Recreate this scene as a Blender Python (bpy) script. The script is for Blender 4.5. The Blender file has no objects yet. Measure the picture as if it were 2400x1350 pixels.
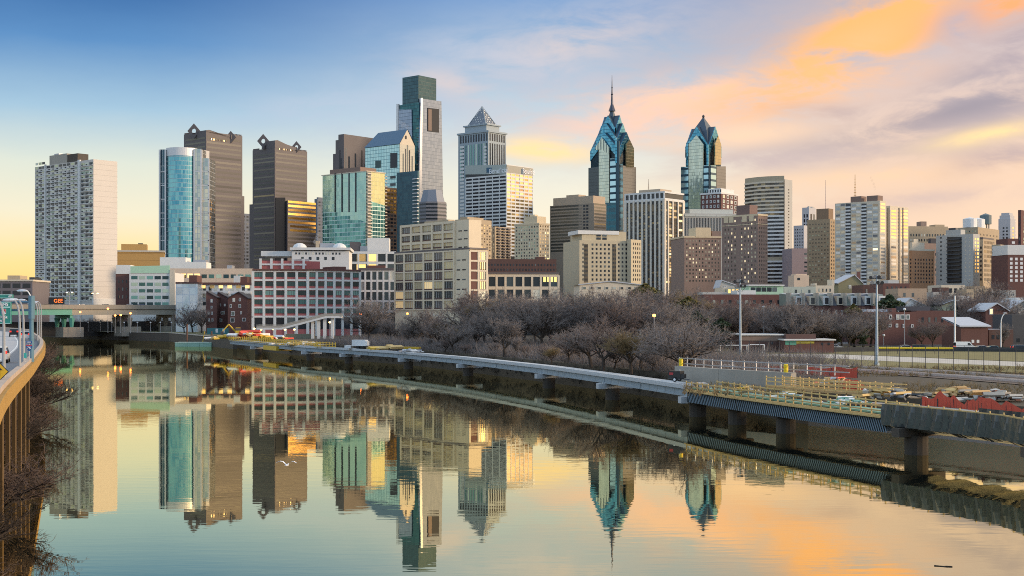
import bpy, math, random
from mathutils import Vector, Matrix
R = math.radians
sc = bpy.context.scene
col = sc.collection
rnd = random.Random(7)

# ------------------------------------------------------------ camera
F = 3000.0; H0 = 730.0; CZ = 14.0          # focal length in photo pixels, horizon row, eye height in metres
cd = bpy.data.cameras.new('camera'); cam = bpy.data.objects.new('camera', cd); col.objects.link(cam)
cd.sensor_width = 36.0; cd.lens = 45.0; cd.shift_y = 55.0/2400.0
cd.clip_start = 0.5; cd.clip_end = 30000.0
cam.location = (0, 0, CZ); cam.rotation_euler = (R(90), 0, 0)
sc.camera = cam

# ------------------------------------------------------------ render settings
sc.view_settings.view_transform = 'Standard'; sc.view_settings.look = 'None'
sc.view_settings.exposure = 0.28; sc.view_settings.gamma = 1.0
sc.render.engine = 'CYCLES'
sc.cycles.max_bounces = 5; sc.cycles.diffuse_bounces = 2; sc.cycles.glossy_bounces = 4
sc.cycles.caustics_reflective = False; sc.cycles.caustics_refractive = False
sc.cycles.use_denoising = False
sc.cycles.filter_width = 1.0
sc.cycles.sample_clamp_indirect = 4.0

def lin(c):
    return tuple(((v/255.0)/12.92 if v/255.0 <= .04045 else ((v/255.0+.055)/1.055)**2.4) for v in c)

# ------------------------------------------------------------ node helper
class NT:
    def __init__(s, tree): s.t = tree; s.n = tree.nodes; s.l = tree.links
    def put(s, sock, v):
        if v is None: return
        if isinstance(v, bpy.types.NodeSocket): s.l.new(v, sock)
        elif isinstance(v, (tuple, list)):
            if len(sock.default_value) == 4 and len(v) == 3: v = tuple(v)+(1,)
            sock.default_value = v
        else: sock.default_value = v
    def m(s, op, a, b=None, c=None, clamp=False):
        n = s.n.new('ShaderNodeMath'); n.operation = op; n.use_clamp = clamp
        for i, v in enumerate((a, b, c)): s.put(n.inputs[i], v)
        return n.outputs[0]
    def vm(s, op, a, b=None, k=None):
        n = s.n.new('ShaderNodeVectorMath'); n.operation = op
        s.put(n.inputs[0], a); s.put(n.inputs[1], b)
        if k is not None: s.put(n.inputs['Scale'], k)
        return n.outputs['Value'] if op in ('DOT_PRODUCT', 'LENGTH', 'DISTANCE') else n.outputs[0]
    def mix(s, f, a, b, mode='MIX'):
        n = s.n.new('ShaderNodeMix'); n.data_type = 'RGBA'; n.blend_type = mode
        s.put(n.inputs[0], f); s.put(n.inputs[6], a); s.put(n.inputs[7], b)
        return n.outputs[2]
    def step(s, v, a, b, kind='SMOOTHSTEP'):
        n = s.n.new('ShaderNodeMapRange'); n.interpolation_type = kind
        s.put(n.inputs[0], v); n.inputs[1].default_value = a; n.inputs[2].default_value = b
        return n.outputs[0]
    def ramp(s, f, stops, mode='LINEAR'):
        n = s.n.new('ShaderNodeValToRGB'); r = n.color_ramp; r.interpolation = mode
        while len(r.elements) < len(stops): r.elements.new(0.5)
        for e, (p, c) in zip(r.elements, stops): e.position = p; e.color = tuple(c)+(1,) if len(c) == 3 else c
        s.put(n.inputs[0], f); return n.outputs[0]
    def noise(s, vec, scale, detail=2, rough=.5, out='Fac', dist=0.0):
        n = s.n.new('ShaderNodeTexNoise'); s.put(n.inputs['Vector'], vec)
        n.inputs['Scale'].default_value = scale; n.inputs['Detail'].default_value = detail; n.inputs['Roughness'].default_value = rough
        n.inputs['Distortion'].default_value = dist
        return n.outputs[out]
    def xyz(s, v):
        n = s.n.new('ShaderNodeSeparateXYZ'); s.put(n.inputs[0], v); return n.outputs[0], n.outputs[1], n.outputs[2]
    def cmb(s, x, y, z):
        n = s.n.new('ShaderNodeCombineXYZ')
        for i, v in enumerate((x, y, z)): s.put(n.inputs[i], v)
        return n.outputs[0]
    def coord(s, w):
        return s.n.new('ShaderNodeTexCoord').outputs[w]
    def white(s, v, dim='3D'):
        n = s.n.new('ShaderNodeTexWhiteNoise'); n.noise_dimensions = dim; s.put(n.inputs['Vector'], v)
        return n.outputs['Value'], n.outputs['Color']

# ------------------------------------------------------------ sky
SUN_AZ, SUN_EL = 102.0, 12.0                # degrees to the right of the view, degrees up
wd = bpy.data.worlds.new("World"); sc.world = wd; wd.use_nodes = True
w = NT(wd.node_tree); w.n.clear()
out = w.n.new('ShaderNodeOutputWorld'); bg = w.n.new('ShaderNodeBackground'); w.l.new(bg.outputs[0], out.inputs[0])
gen = w.coord('Generated'); d = w.vm('NORMALIZE', gen)
dx, dy, dz = w.xyz(d)
el = w.m('ARCSINE', dz); az = w.m('ARCTAN2', dx, dy)
elc = w.m('MAXIMUM', el, 0.0)
wob = w.noise(w.cmb(w.m('MULTIPLY', az, 5.0), w.m('MULTIPLY', el, 16.0), 0.0), 1.6, 4, .6)
wobc = w.m('SUBTRACT', wob, .5)
elw = w.m('ADD', w.m('MULTIPLY', elc, 2.0), w.m('MULTIPLY', wobc, .03))      # 0.5 rad -> 1
def sk(l): return [(p*2, lin(c)) for p, c in l]
FL = w.ramp(elw, sk([(0, (255,206,110)), (.035, (254,222,150)), (.075, (238,230,202)), (.11, (218,224,210)), (.15, (162,194,215)), (.20, (94,142,192)), (.245, (56,102,160)), (.275, (215,218,214)), (.34, (250,238,212)), (.5, (235,232,222))]))
FM = w.ramp(elw, sk([(0, (254,230,176)), (.05, (250,236,204)), (.10, (234,231,214)), (.15, (194,208,217)), (.20, (156,182,208)), (.245, (118,155,202)), (.275, (225,220,210)), (.34, (252,238,208)), (.5, (235,232,222))]))
FR = w.ramp(elw, sk([(0, (252,222,180)), (.05, (240,210,182)), (.10, (236,206,182)), (.15, (222,198,186)), (.20, (196,184,188)), (.245, (182,172,178)), (.28, (245,222,180)), (.34, (255,236,196)), (.5, (235,230,220))]))  # pale cream above the frame is added to lighten water and facades
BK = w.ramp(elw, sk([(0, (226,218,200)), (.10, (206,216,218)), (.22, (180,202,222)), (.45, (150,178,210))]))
front = w.mix(w.step(az, -.30, .02), FL, FM)
front = w.mix(w.step(az, .04, .30), front, FR)
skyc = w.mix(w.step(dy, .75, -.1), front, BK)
# clouds: soft lit and shaded banks at fixed directions of the sky
def at(px, py): return (px-1200)/F, math.atan((H0-py)/math.hypot(F, px-1200))
cn = w.noise(w.cmb(w.m('MULTIPLY', az, 9.0), w.m('MULTIPLY', el, 22.0), 3.7), 1.5, 6, .62, dist=.6)
cn2 = w.noise(w.cmb(w.m('ADD', w.m('MULTIPLY', az, 14.0), w.m('MULTIPLY', el, -10.0)), w.m('MULTIPLY', el, 46.0), 1.3), 1.3, 5, .6, dist=.4)
def cloud(base, px, py, rx, ry, rot, c, k, soft=1.0):
    a0, e0 = at(px, py); ca, sa = math.cos(R(rot)), math.sin(R(rot))
    da = w.m('SUBTRACT', az, math.atan(a0)); de = w.m('SUBTRACT', el, e0)
    u = w.m('ADD', w.m('MULTIPLY', da, ca), w.m('MULTIPLY', de, sa))
    v = w.m('ADD', w.m('MULTIPLY', da, -sa), w.m('MULTIPLY', de, ca))
    u = w.m('DIVIDE', u, rx/F); v = w.m('DIVIDE', v, ry/F)
    q = w.m('ADD', w.m('MULTIPLY', u, u), w.m('MULTIPLY', v, v))
    g = w.m('EXPONENT', w.m('MULTIPLY', q, -1.0))
    g = w.m('MULTIPLY', g, w.step(w.m('ADD', w.m('MULTIPLY', cn, .55), w.m('MULTIPLY', cn2, .45)), .5-.15*soft, .5+.11*soft))
    return w.mix(w.m('MULTIPLY', g, k, clamp=True), base, lin(c))
for a in [(1750,110,420,130,14,(184,176,184),.65), (2080,330,420,56,4,(192,176,174),.85), (2330,215,180,90,15,(164,158,170),1.0),
          (1350,120,330,150,20,(180,190,208),.5), (1000,240,330,90,10,(180,194,214),.45),
          (1640,225,340,50,6,(252,208,178),1.15), (1530,285,240,42,8,(250,208,186),1.0), (1320,110,200,50,12,(226,206,198),.6), (1850,215,260,40,10,(250,200,166),.9),
          (2040,82,270,74,26,(255,188,118),1.6), (2340,12,150,40,12,(252,172,112),1.3), (1940,150,160,44,24,(255,194,136),1.2), (1720,320,200,30,4,(250,214,182),.9),
          (1270,352,130,28,-4,(255,226,170),1.2), (1060,200,120,30,-16,(216,202,200),.8), (1150,130,200,40,-10,(196,200,214),.5), (760,250,240,34,8,(186,198,216),.5),
          (2150,405,420,30,2,(250,212,174),.9), (1950,470,420,30,2,(242,206,176),.7), (2310,318,140,20,8,(255,224,166),1.1), (2180,465,300,22,3,(204,184,180),.7),
          (1830,375,300,26,3,(202,184,182),.8), (2250,60,60,50,30,(176,176,192),.9), (2370,365,140,30,10,(186,168,170),.9), (2230,262,220,22,12,(150,146,160),.8), (1990,265,160,20,-6,(190,172,172),.7), (2390,110,90,50,40,(170,160,172),.9)]:
    skyc = cloud(skyc, *a)
SUN = Vector((math.sin(R(SUN_AZ))*math.cos(R(SUN_EL)), math.cos(R(SUN_AZ))*math.cos(R(SUN_EL)), math.sin(R(SUN_EL))))
GLO = Vector((math.sin(R(78)), math.cos(R(78)), .07)).normalized()
glow = w.m('POWER', w.m('MAXIMUM', w.vm('DOT_PRODUCT', d, tuple(GLO)), 0.0), 5.0)
skyc = w.mix(1.0, skyc, w.mix(glow, (0,0,0), (1.1,.62,.20)), 'ADD')
# unseen sky above the frame and behind the camera is boosted to light facades
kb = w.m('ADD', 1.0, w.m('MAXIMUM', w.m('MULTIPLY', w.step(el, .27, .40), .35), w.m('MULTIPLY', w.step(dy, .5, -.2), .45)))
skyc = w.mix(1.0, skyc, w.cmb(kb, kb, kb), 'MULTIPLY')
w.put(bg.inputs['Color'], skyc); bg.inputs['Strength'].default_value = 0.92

# ------------------------------------------------------------ sun, low and soft behind the morning cloud
sd = bpy.data.lights.new('sun', 'SUN'); so = bpy.data.objects.new('sun', sd); col.objects.link(so)
sd.energy = 2.6; sd.angle = R(10); sd.color = (1.0, .74, .48)
so.rotation_euler = (-SUN).to_track_quat('-Z', 'Y').to_euler()

# ------------------------------------------------------------ materials
MATS = {}
def newmat(name):
    m = bpy.data.materials.new(name); m.use_nodes = True; t = NT(m.node_tree)
    return m, t, t.n['Principled BSDF']
def wall(name, c, rough=.85, var=.22, scale=.25, streak=True, lines=0, linew=.06, vlines=0):
    """masonry or painted surface: blotchy, streaked by rain, with optional joints every so many metres"""
    if name in MATS: return MATS[name]
    m, t, p = newmat(name); o = t.coord('Object'); x, y, z = t.xyz(o)
    n1 = t.noise(o, scale, 6, .68)
    n2 = t.noise(t.cmb(t.m('MULTIPLY', x, 1.3), t.m('MULTIPLY', y, 1.3), t.m('MULTIPLY', z, .12)), scale*3, 3, .6) if streak else t.noise(o, scale*8, 2)
    k = t.m('ADD', t.m('MULTIPLY', n1, var), t.m('MULTIPLY', n2, var))
    k = t.m('ADD', k, 1.0-var)
    rn = t.n.new('ShaderNodeObjectInfo').outputs['Random']
    c4 = t.mix(1.0, c, t.cmb(k, k, k), 'MULTIPLY')
    if lines or vlines:
        u = t.coord('UV'); ux, uy, _ = t.xyz(u)
        if lines:
            g = t.m('LESS_THAN', t.m('FRACT', t.m('DIVIDE', uy, lines)), linew)
            c4 = t.mix(t.m('MULTIPLY', g, .45), c4, tuple(v*.35 for v in c))
        if vlines:
            g = t.m('LESS_THAN', t.m('FRACT', t.m('DIVIDE', ux, vlines)), .07)
            c4 = t.mix(t.m('MULTIPLY', g, .5), c4, tuple(v*.3 for v in c))
    t.put(p.inputs['Base Color'], c4); p.inputs['Roughness'].default_value = rough
    MATS[name] = m; return m
def plain(name, c, rough=.6, metal=0.0, var=.12, emit=None, es=0):
    if name in MATS: return MATS[name]
    m, t, p = newmat(name)
    n = t.noise(t.coord('Object'), 1.5, 3, .6); k = t.m('ADD', t.m('MULTIPLY', n, var*2), 1.0-var)
    t.put(p.inputs['Base Color'], t.mix(1.0, c, t.cmb(k, k, k), 'MULTIPLY'))
    p.inputs['Roughness'].default_value = rough; p.inputs['Metallic'].default_value = metal
    if emit: p.inputs['Emission Color'].default_value = tuple(emit)+(1,); p.inputs['Emission Strength'].default_value = es
    MATS[name] = m; return m
def winmat(name, stops, rough=.12, metal=.35, lit=0.0, litc=(1,.72,.32), ls=1.4):
    """window glass: each window takes one of several tints (bare glass, blinds, curtains); a few are lit"""
    if name in MATS: return MATS[name]
    m, t, p = newmat(name)
    a = t.n.new('ShaderNodeObjectInfo').outputs['Random']; b = t.n.new('ShaderNodeNewGeometry').outputs['Random Per Island']
    r = t.m('FRACT', t.m('ADD', t.m('MULTIPLY', a, 3.17), t.m('MULTIPLY', b, 7.31)))
    t.put(p.inputs['Base Color'], t.ramp(r, stops, 'CONSTANT'))
    r2 = t.m('FRACT', t.m('MULTIPLY', r, 13.7))
    t.put(p.inputs['Roughness'], t.m('ADD', t.m('MULTIPLY', r2, .2), rough))
    p.inputs['Metallic'].default_value = metal
    tilt = t.white(t.cmb(r, r2, 0.0))[1]
    g = t.n.new('ShaderNodeNewGeometry')
    t.put(p.inputs['Normal'], t.vm('NORMALIZE', t.vm('ADD', g.outputs['Normal'], t.vm('SCALE', t.vm('SUBTRACT', tilt, (.5,.5,.5)), None, .05))))
    if lit:
        e = t.m('GREATER_THAN', t.m('FRACT', t.m('MULTIPLY', r, 29.3)), 1-lit)
        p.inputs['Emission Color'].default_value = tuple(litc)+(1,); t.put(p.inputs['Emission Strength'], t.m('MULTIPLY', e, ls))
    MATS[name] = m; return m
def curtain(name, pw, ph, lw, lh, ca, cb, cf, metal=.8, rough=.1, tilt=.025, fmetal=.2, dark=None, dh=.25, big=0.0):
    """curtain wall: panes pw x ph metres with frame lines lw, lh metres, every pane slightly out of plane; dark = spandrel strip"""
    if name in MATS: return MATS[name]
    m, t, p = newmat(name); u = t.coord('UV'); x, y, _ = t.xyz(u)
    gx, gy = t.m('DIVIDE', x, pw), t.m('DIVIDE', y, ph)
    cell = t.cmb(t.m('FLOOR', gx), t.m('FLOOR', gy), 0.0)
    wv, wc = t.white(cell)
    fx, fy = t.m('FRACT', gx), t.m('FRACT', gy)
    fr = t.m('MAXIMUM', t.m('LESS_THAN', fx, lw/pw), t.m('LESS_THAN', fy, lh/ph))
    c = t.mix(wv, ca, cb)
    if big:
        bn = t.noise(t.cmb(x, t.m('MULTIPLY', y, .5), 0.0), big, 3, .6)
        c = t.mix(t.step(bn, .4, .62), c, cb)
    if dark: c = t.mix(t.m('GREATER_THAN', fy, 1-dh), c, dark)
    t.put(p.inputs['Base Color'], t.mix(fr, c, cf))
    t.put(p.inputs['Metallic'], t.m('ADD', t.m('MULTIPLY', fr, fmetal-metal), metal))
    t.put(p.inputs['Roughness'], t.m('ADD', t.m('MULTIPLY', fr, .4), rough))
    g = t.n.new('ShaderNodeNewGeometry')
    t.put(p.inputs['Normal'], t.vm('NORMALIZE', t.vm('ADD', g.outputs['Normal'], t.vm('SCALE', t.vm('SUBTRACT', wc, (.5,.5,.5)), None, tilt))))
    MATS[name] = m; return m

# ------------------------------------------------------------ mesh builder
class MB:
    def __init__(s): s.v = []; s.f = []; s.mi = []; s.uv = []
    def poly(s, pts, m=0, uv=None):
        i = len(s.v); s.v += [tuple(p) for p in pts]; s.f.append(tuple(range(i, i+len(pts)))); s.mi.append(m)
        s.uv.append(uv if uv else [(p[0]+p[1], p[2]) for p in pts])
    def box(s, x0, x1, y0, y1, z0, z1, m=0, mt=None):
        mt = m if mt is None else mt
        P = lambda x, y, z: (x, y, z)
        s.poly([P(x0,y0,z0),P(x1,y0,z0),P(x1,y0,z1),P(x0,y0,z1)], m, [(x0,z0),(x1,z0),(x1,z1),(x0,z1)])
        s.poly([P(x1,y1,z0),P(x0,y1,z0),P(x0,y1,z1),P(x1,y1,z1)], m, [(x1,z0),(x0,z0),(x0,z1),(x1,z1)])
        s.poly([P(x0,y1,z0),P(x0,y0,z0),P(x0,y0,z1),P(x0,y1,z1)], m, [(-y1,z0),(-y0,z0),(-y0,z1),(-y1,z1)])
        s.poly([P(x1,y0,z0),P(x1,y1,z0),P(x1,y1,z1),P(x1,y0,z1)], m, [(y0,z0),(y1,z0),(y1,z1),(y0,z1)])
        s.poly([P(x0,y0,z1),P(x1,y0,z1),P(x1,y1,z1),P(x0,y1,z1)], mt)
        s.poly([P(x0,y1,z0),P(x1,y1,z0),P(x1,y0,z0),P(x0,y0,z0)], mt)
    def obox(s, a, b, wd_, z0, z1, m=0):
        """box along the line a-b (xy), wd_ wide; z0/z1 may be pairs for the two ends"""
        ax, ay = a[:2]; bx, by = b[:2]; L = math.hypot(bx-ax, by-ay) or 1e-6
        nx, ny = -(by-ay)/L*wd_/2, (bx-ax)/L*wd_/2
        za0, zb0 = z0 if isinstance(z0, tuple) else (z0, z0); za1, zb1 = z1 if isinstance(z1, tuple) else (z1, z1)
        p = [(ax-nx,ay-ny,za0),(bx-nx,by-ny,zb0),(bx+nx,by+ny,zb0),(ax+nx,ay+ny,za0),(ax-nx,ay-ny,za1),(bx-nx,by-ny,zb1),(bx+nx,by+ny,zb1),(ax+nx,ay+ny,za1)]
        for q, uvl in (((0,1,5,4),1),((2,3,7,6),1),((3,0,4,7),0),((1,2,6,5),0),((4,5,6,7),2),((3,2,1,0),2)):
            s.poly([p[i] for i in q], m, [(0,za0),(L,zb0),(L,zb1),(0,za1)] if uvl == 1 else None)
    def tube(s, a, b, r0, r1=None, n=6, m=0, cap=True):
        r1 = r0 if r1 is None else r1
        a = Vector(a); b = Vector(b); dv = b-a
        if dv.length < 1e-6: return
        q = dv.to_track_quat('Z', 'Y'); A = []; Bq = []
        for i in range(n):
            c = Vector((math.cos(2*math.pi*i/n), math.sin(2*math.pi*i/n), 0)); c = q @ c
            A.append(a+c*r0); Bq.append(b+c*r1)
        for i in range(n):
            j = (i+1) % n; s.poly([A[i], A[j], Bq[j], Bq[i]], m)
        if cap: s.poly(A[::-1], m); s.poly(Bq, m)
    def prism(s, pts, z0, z1, m=0, mt=None, top=None):
        """pts counter-clockwise footprint; top = other footprint at z1"""
        top = top or pts; n = len(pts); acc = 0
        for i in range(n):
            j = (i+1) % n; L = math.hypot(pts[j][0]-pts[i][0], pts[j][1]-pts[i][1])
            s.poly([(*pts[i], z0), (*pts[j], z0), (*top[j], z1), (*top[i], z1)], m, [(acc,z0),(acc+L,z0),(acc+L,z1),(acc,z1)]); acc += L
        s.poly([(*p, z1) for p in top], m if mt is None else mt); s.poly([(*p, z0) for p in pts[::-1]], m if mt is None else mt)
    def ball(s, c, rx, ry, rz, n=10, k=6, m=0, jit=0, rg=None):
        ring = []
        for j in range(k+1):
            th = math.pi*j/k
            ring.append([(c[0]+rx*math.sin(th)*math.cos(2*math.pi*i/n)*(1+(rg.uniform(-jit,jit) if rg else 0)), c[1]+ry*math.sin(th)*math.sin(2*math.pi*i/n), c[2]+rz*math.cos(th)) for i in range(n)])
        for j in range(k):
            for i in range(n):
                i2 = (i+1) % n
                pts = [ring[j+1][i], ring[j+1][i2], ring[j][i2], ring[j][i]]
                if j == 0: pts = [ring[1][i], ring[1][i2], ring[0][0]]
                elif j == k-1: pts = [ring[k][0], ring[j][i2], ring[j][i]]
                s.poly(pts, m)
    def add(s, o, mat4):
        i = len(s.v); s.v += [tuple(mat4 @ Vector(p)) for p in o.v]
        s.f += [tuple(k+i for k in f) for f in o.f]; s.mi += o.mi; s.uv += o.uv
    def mesh(s, name, mats, smooth=False):
        me = bpy.data.meshes.new(name); me.from_pydata(s.v, [], s.f)
        for m in (mats if isinstance(mats, (list, tuple)) else [mats]): me.materials.append(m)
        if len(me.polygons) == len(s.mi): me.polygons.foreach_set('material_index', s.mi)
        l = me.uv_layers.new(name='UVMap'); flat = []
        for u in s.uv:
            for a in u: flat += [a[0], a[1]]
        if len(flat) == 2*len(l.data): l.data.foreach_set('uv', flat)
        if smooth: me.polygons.foreach_set('use_smooth', [True]*len(me.polygons))
        me.update(); return me
    def build(s, name, mats, parent=None, loc=(0,0,0), rz=0, smooth=False):
        return link(name, s.mesh(name, mats, smooth), parent, loc, rz)
def link(name, data, parent=None, loc=(0,0,0), rz=0):
    o = bpy.data.objects.new(name, data); col.objects.link(o); o.location = loc; o.rotation_euler = (0,0,rz)
    if parent: o.parent = parent
    return o
def tag(o, label=None, cat=None, group=None, kind=None):
    if label: o['label'] = label
    if cat: o['category'] = cat
    if group: o['group'] = group
    if kind: o['kind'] = kind
    return o
def thing(name, label, cat, loc=(0,0,0), rz=0, group=None):
    return tag(link(name, None, None, loc, rz), label, cat, group)
def struct(mb, name, mats): return tag(mb.build(name, mats), kind='structure')
KIDS = {}
def dup(root, loc, rz=0, label=None, group=None, scale=None):
    kids = {}
    for o in bpy.data.objects:
        if o.parent: kids.setdefault(o.parent.name, []).append(o)
    def rec(o, par):
        c = o.copy(); col.objects.link(c)
        if par: c.parent = par
        for k in kids.get(o.name, []): rec(k, c)
        return c
    r = rec(root, None); r.location = loc; r.rotation_euler = (0,0,rz)
    if scale: r.scale = scale
    if label: r['label'] = label
    if group: r['group'] = group
    return r
def P(px, py, D): return Vector(((px-1200)/F*D, D, CZ+(H0-py)/F*D))
def G(px, D, z=4.0): return Vector(((px-1200)/F*D, D, z))
def DZ(py, z): return F*(CZ-z)/(py-H0)

# ------------------------------------------------------------ buildings
ANG = 50.1
CACHE = {}
class Bld:
    """a building seen on its corner: left face from pixel column xl to xc, right face from xc to xr, top of the corner at row yt, distance D"""
    def __init__(s, name, label, cat, xl, xc, xr, yt, D, z0=4.0, ang=ANG, group=None, Lw=None, Ls=None):
        s.C = G(xc, D, z0); s.U = (math.cos(R(ang)), math.sin(R(ang))); s.V = (-s.U[1], s.U[0]); s.z0 = z0; s.D = D; s.ang = ang
        s.root = thing(name, label, cat, tuple(s.C), R(ang), group)
        s.Ls = Ls or s.sx('R', xr); s.Lw = Lw or s.sx('L', xl); s.H = s.z(yt); s.q = {}; s.xc = xc
    def sx(s, face, px):
        k = (px-1200)/F; d_ = s.U if face == 'R' else s.V
        return (k*s.C.y-s.C.x)/(d_[0]-k*d_[1])
    def z(s, py, face=None, px=None):
        dep = s.C.y
        if face: dep += s.sx(face, px)*(s.U[1] if face == 'R' else s.V[1])
        return CZ+(H0-py)/F*dep-s.z0
    def part(s, name, mb, mats, parent=None): return mb.build(name, mats, parent or s.root)
    def core(s, mat, z1=None, z0=0, x0=0, y0=0, x1=None, y1=None, name='wall', roof=None):
        mb = MB(); mb.box(x0, s.Ls if x1 is None else x1, y0, s.Lw if y1 is None else y1, z0, s.H if z1 is None else z1, 0, 1 if roof else 0)
        return s.part(name, mb, [mat, roof] if roof else mat)
    def lbox(s, xa, xb, ya, yb, yt, yb_, mat, name='penthouse'):
        """box on the building in fractions of the plan, rows yt (top) and yb_ (bottom) read at the corner"""
        mb = MB(); mb.box(xa*s.Ls, xb*s.Ls, ya*s.Lw, yb*s.Lw, s.z(yb_) if yb_ is not None else s.H, s.z(yt)); return s.part(name, mb, mat)
    def pt(s, face, sv, z, dd): return (sv, -dd, z) if face == 'R' else (-dd, sv, z)
    def poly(s, face, pts, dd, mat, name, base=-.3):
        """flat shape on a face, its outline in photo pixels, standing dd metres proud"""
        q = [(s.sx(face, x), s.z(y, face, x)) for x, y in pts]
        ar = sum(q[i][0]*q[(i+1)%len(q)][1]-q[(i+1)%len(q)][0]*q[i][1] for i in range(len(q)))
        if (ar < 0) == (face == 'R'): q = q[::-1]
        sg = 1 if face == 'R' else -1
        mb = MB(); n = len(q)
        mb.poly([s.pt(face, a, b, dd) for a, b in q], 0, [(sg*a, b) for a, b in q])
        for i in range(n):
            j = (i+1) % n
            mb.poly([s.pt(face, *q[i], dd), s.pt(face, *q[i], base), s.pt(face, *q[j], base), s.pt(face, *q[j], dd)], 0)
        return s.part(name, mb, mat)
    def add(s, name, face, sv, z, w_, h, dd, mat, frame=None, fw=.18, mull=0):
        s.q.setdefault(name, []).append((face, sv, z, w_, h, dd, mat, frame, fw, mull))
    def grid(s, face, a, b, n, yt, yb, rows, wf=.55, hf=.6, mat=None, name='window', frame=None, dd=.06, skip=None, off=0, fw=.18, mull=0):
        s0, s1 = s.sx(face, a), s.sx(face, b); zt, zb = s.z(yt, face, a if face == 'R' else b), s.z(yb, face, a if face == 'R' else b)
        cw = (s1-s0)/n; ch = (zt-zb)/rows
        for j in range(rows):
            for i in range(n):
                if skip and skip(i, j): continue
                s.add(name, face, s0+cw*(i+.5), zt-ch*(j+1)+ch*(1-hf)/2+off*ch, abs(cw)*wf, ch*hf, dd, mat, frame, fw, mull)
    def bands(s, face, a, b, yt, yb, rows, hf, mat, name='window_band', dd=.06): s.grid(face, a, b, 1, yt, yb, rows, 1, hf, mat, name, None, dd)
    def frame(s, face, a, b, n, yt, yb, rows, pw, fh, mat, dd=.3, name='frame'):
        """concrete grid standing proud of the face: piers pw metres wide, floor edges fh metres high"""
        s0, s1 = s.sx(face, a), s.sx(face, b); e = a if face == 'R' else b; zt, zb = s.z(yt, face, e), s.z(yb, face, e); mb = MB()
        lo, hi = min(s0, s1), max(s0, s1)
        def bx(a0, a1, z0, z1, d0):
            if face == 'R': mb.box(a0, a1, -d0, .1, z0, z1)
            else: mb.box(-d0, .1, a0, a1, z0, z1)
        for i in range(n+1):
            c = s0+(s1-s0)*i/n; bx(c-pw/2, c+pw/2, zb, zt+.02, dd)
        for j in range(rows+1):
            z = zb+(zt-zb)*j/rows; bx(lo, hi, z-fh/2, z+fh/2, dd-.05)
        return s.part(name, mb, mat)
    def done(s):
        for name, L in s.q.items():
            rest = {}; 
            order = L if len(L) <= 100 else sorted(L, key=lambda e: -e[3]*e[4]+e[1]*1e-3)
            for k, (face, sv, z, w_, h, dd, mat, frame, fw, mull) in enumerate(order):
                key = (round(w_, 2), round(h, 2), dd, mat.name, frame.name if frame else '', fw, mull)
                if key not in CACHE:
                    mb = MB(); W, Hh = key[0], key[1]
                    if frame:
                        mb.box(-W/2, W/2, -dd, max(.05, -dd+.1) if dd < 0 else .05, 0, Hh, 1)
                        mb.poly([(-W/2+fw,-dd-.02,fw),(W/2-fw,-dd-.02,fw),(W/2-fw,-dd-.02,Hh-fw),(-W/2+fw,-dd-.02,Hh-fw)], 0)
                        for i in range(mull):
                            c = -W/2+W*(i+1)/(mull+1); mb.box(c-.06, c+.06, -dd-.05, -dd, fw, Hh-fw, 1)
                    else: mb.box(-W/2, W/2, -dd, -dd+.1 if dd < 0 else .05, 0, Hh, 0)
                    CACHE[key] = [mb, None]
                ent = CACHE[key]; rz = 0 if face == 'R' else -math.pi/2; loc = s.pt(face, sv, z, 0)
                if k < 100:
                    if ent[1] is None: ent[1] = ent[0].mesh(name, [mat, frame] if frame else [mat])
                    link(name, ent[1], s.root, loc, rz)
                else:
                    mk = (mat.name, frame.name if frame else '')
                    if mk not in rest: rest[mk] = MB()
                    rest[mk].add(ent[0], Matrix.Translation(loc) @ Matrix.Rotation(rz, 4, 'Z'))
            if rest:
                allm = MB(); ml = []
                for mk, mb in rest.items():
                    b0 = len(ml); ml += [bpy.data.materials[x] for x in mk if x]
                    mb.mi = [i+b0 for i in mb.mi]; allm.add(mb, Matrix())
                tag(allm.build(name, ml, s.root), kind='stuff')
        return s
# ============================================================ the setting: water, land, roads
def catmull(pts, n=8):
    out = []
    for i in range(len(pts)-1):
        p0 = Vector(pts[max(i-1, 0)]); p1 = Vector(pts[i]); p2 = Vector(pts[i+1]); p3 = Vector(pts[min(i+2, len(pts)-1)])
        for k in range(n):
            t = k/n; out.append(.5*((2*p1)+(-p0+p2)*t+(2*p0-5*p1+4*p2-p3)*t*t+(-p0+3*p1-3*p2+p3)*t**3))
    out.append(Vector(pts[-1])); return out
def lerp_line(pts, y):
    for a, b in zip(pts, pts[1:]):
        if a[1] <= y <= b[1]: return a[0]+(b[0]-a[0])*(y-a[1])/(b[1]-a[1])
    return pts[0][0] if y < pts[0][1] else pts[-1][0]
def offs(pts, dd):
    out = []
    for i, p in enumerate(pts):
        a = Vector(pts[max(i-1, 0)]); b = Vector(pts[min(i+1, len(pts)-1)]); t = (b-a).to_2d().normalized()
        out.append(Vector((p[0]-t.y*dd, p[1]+t.x*dd)))
    return out

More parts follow.
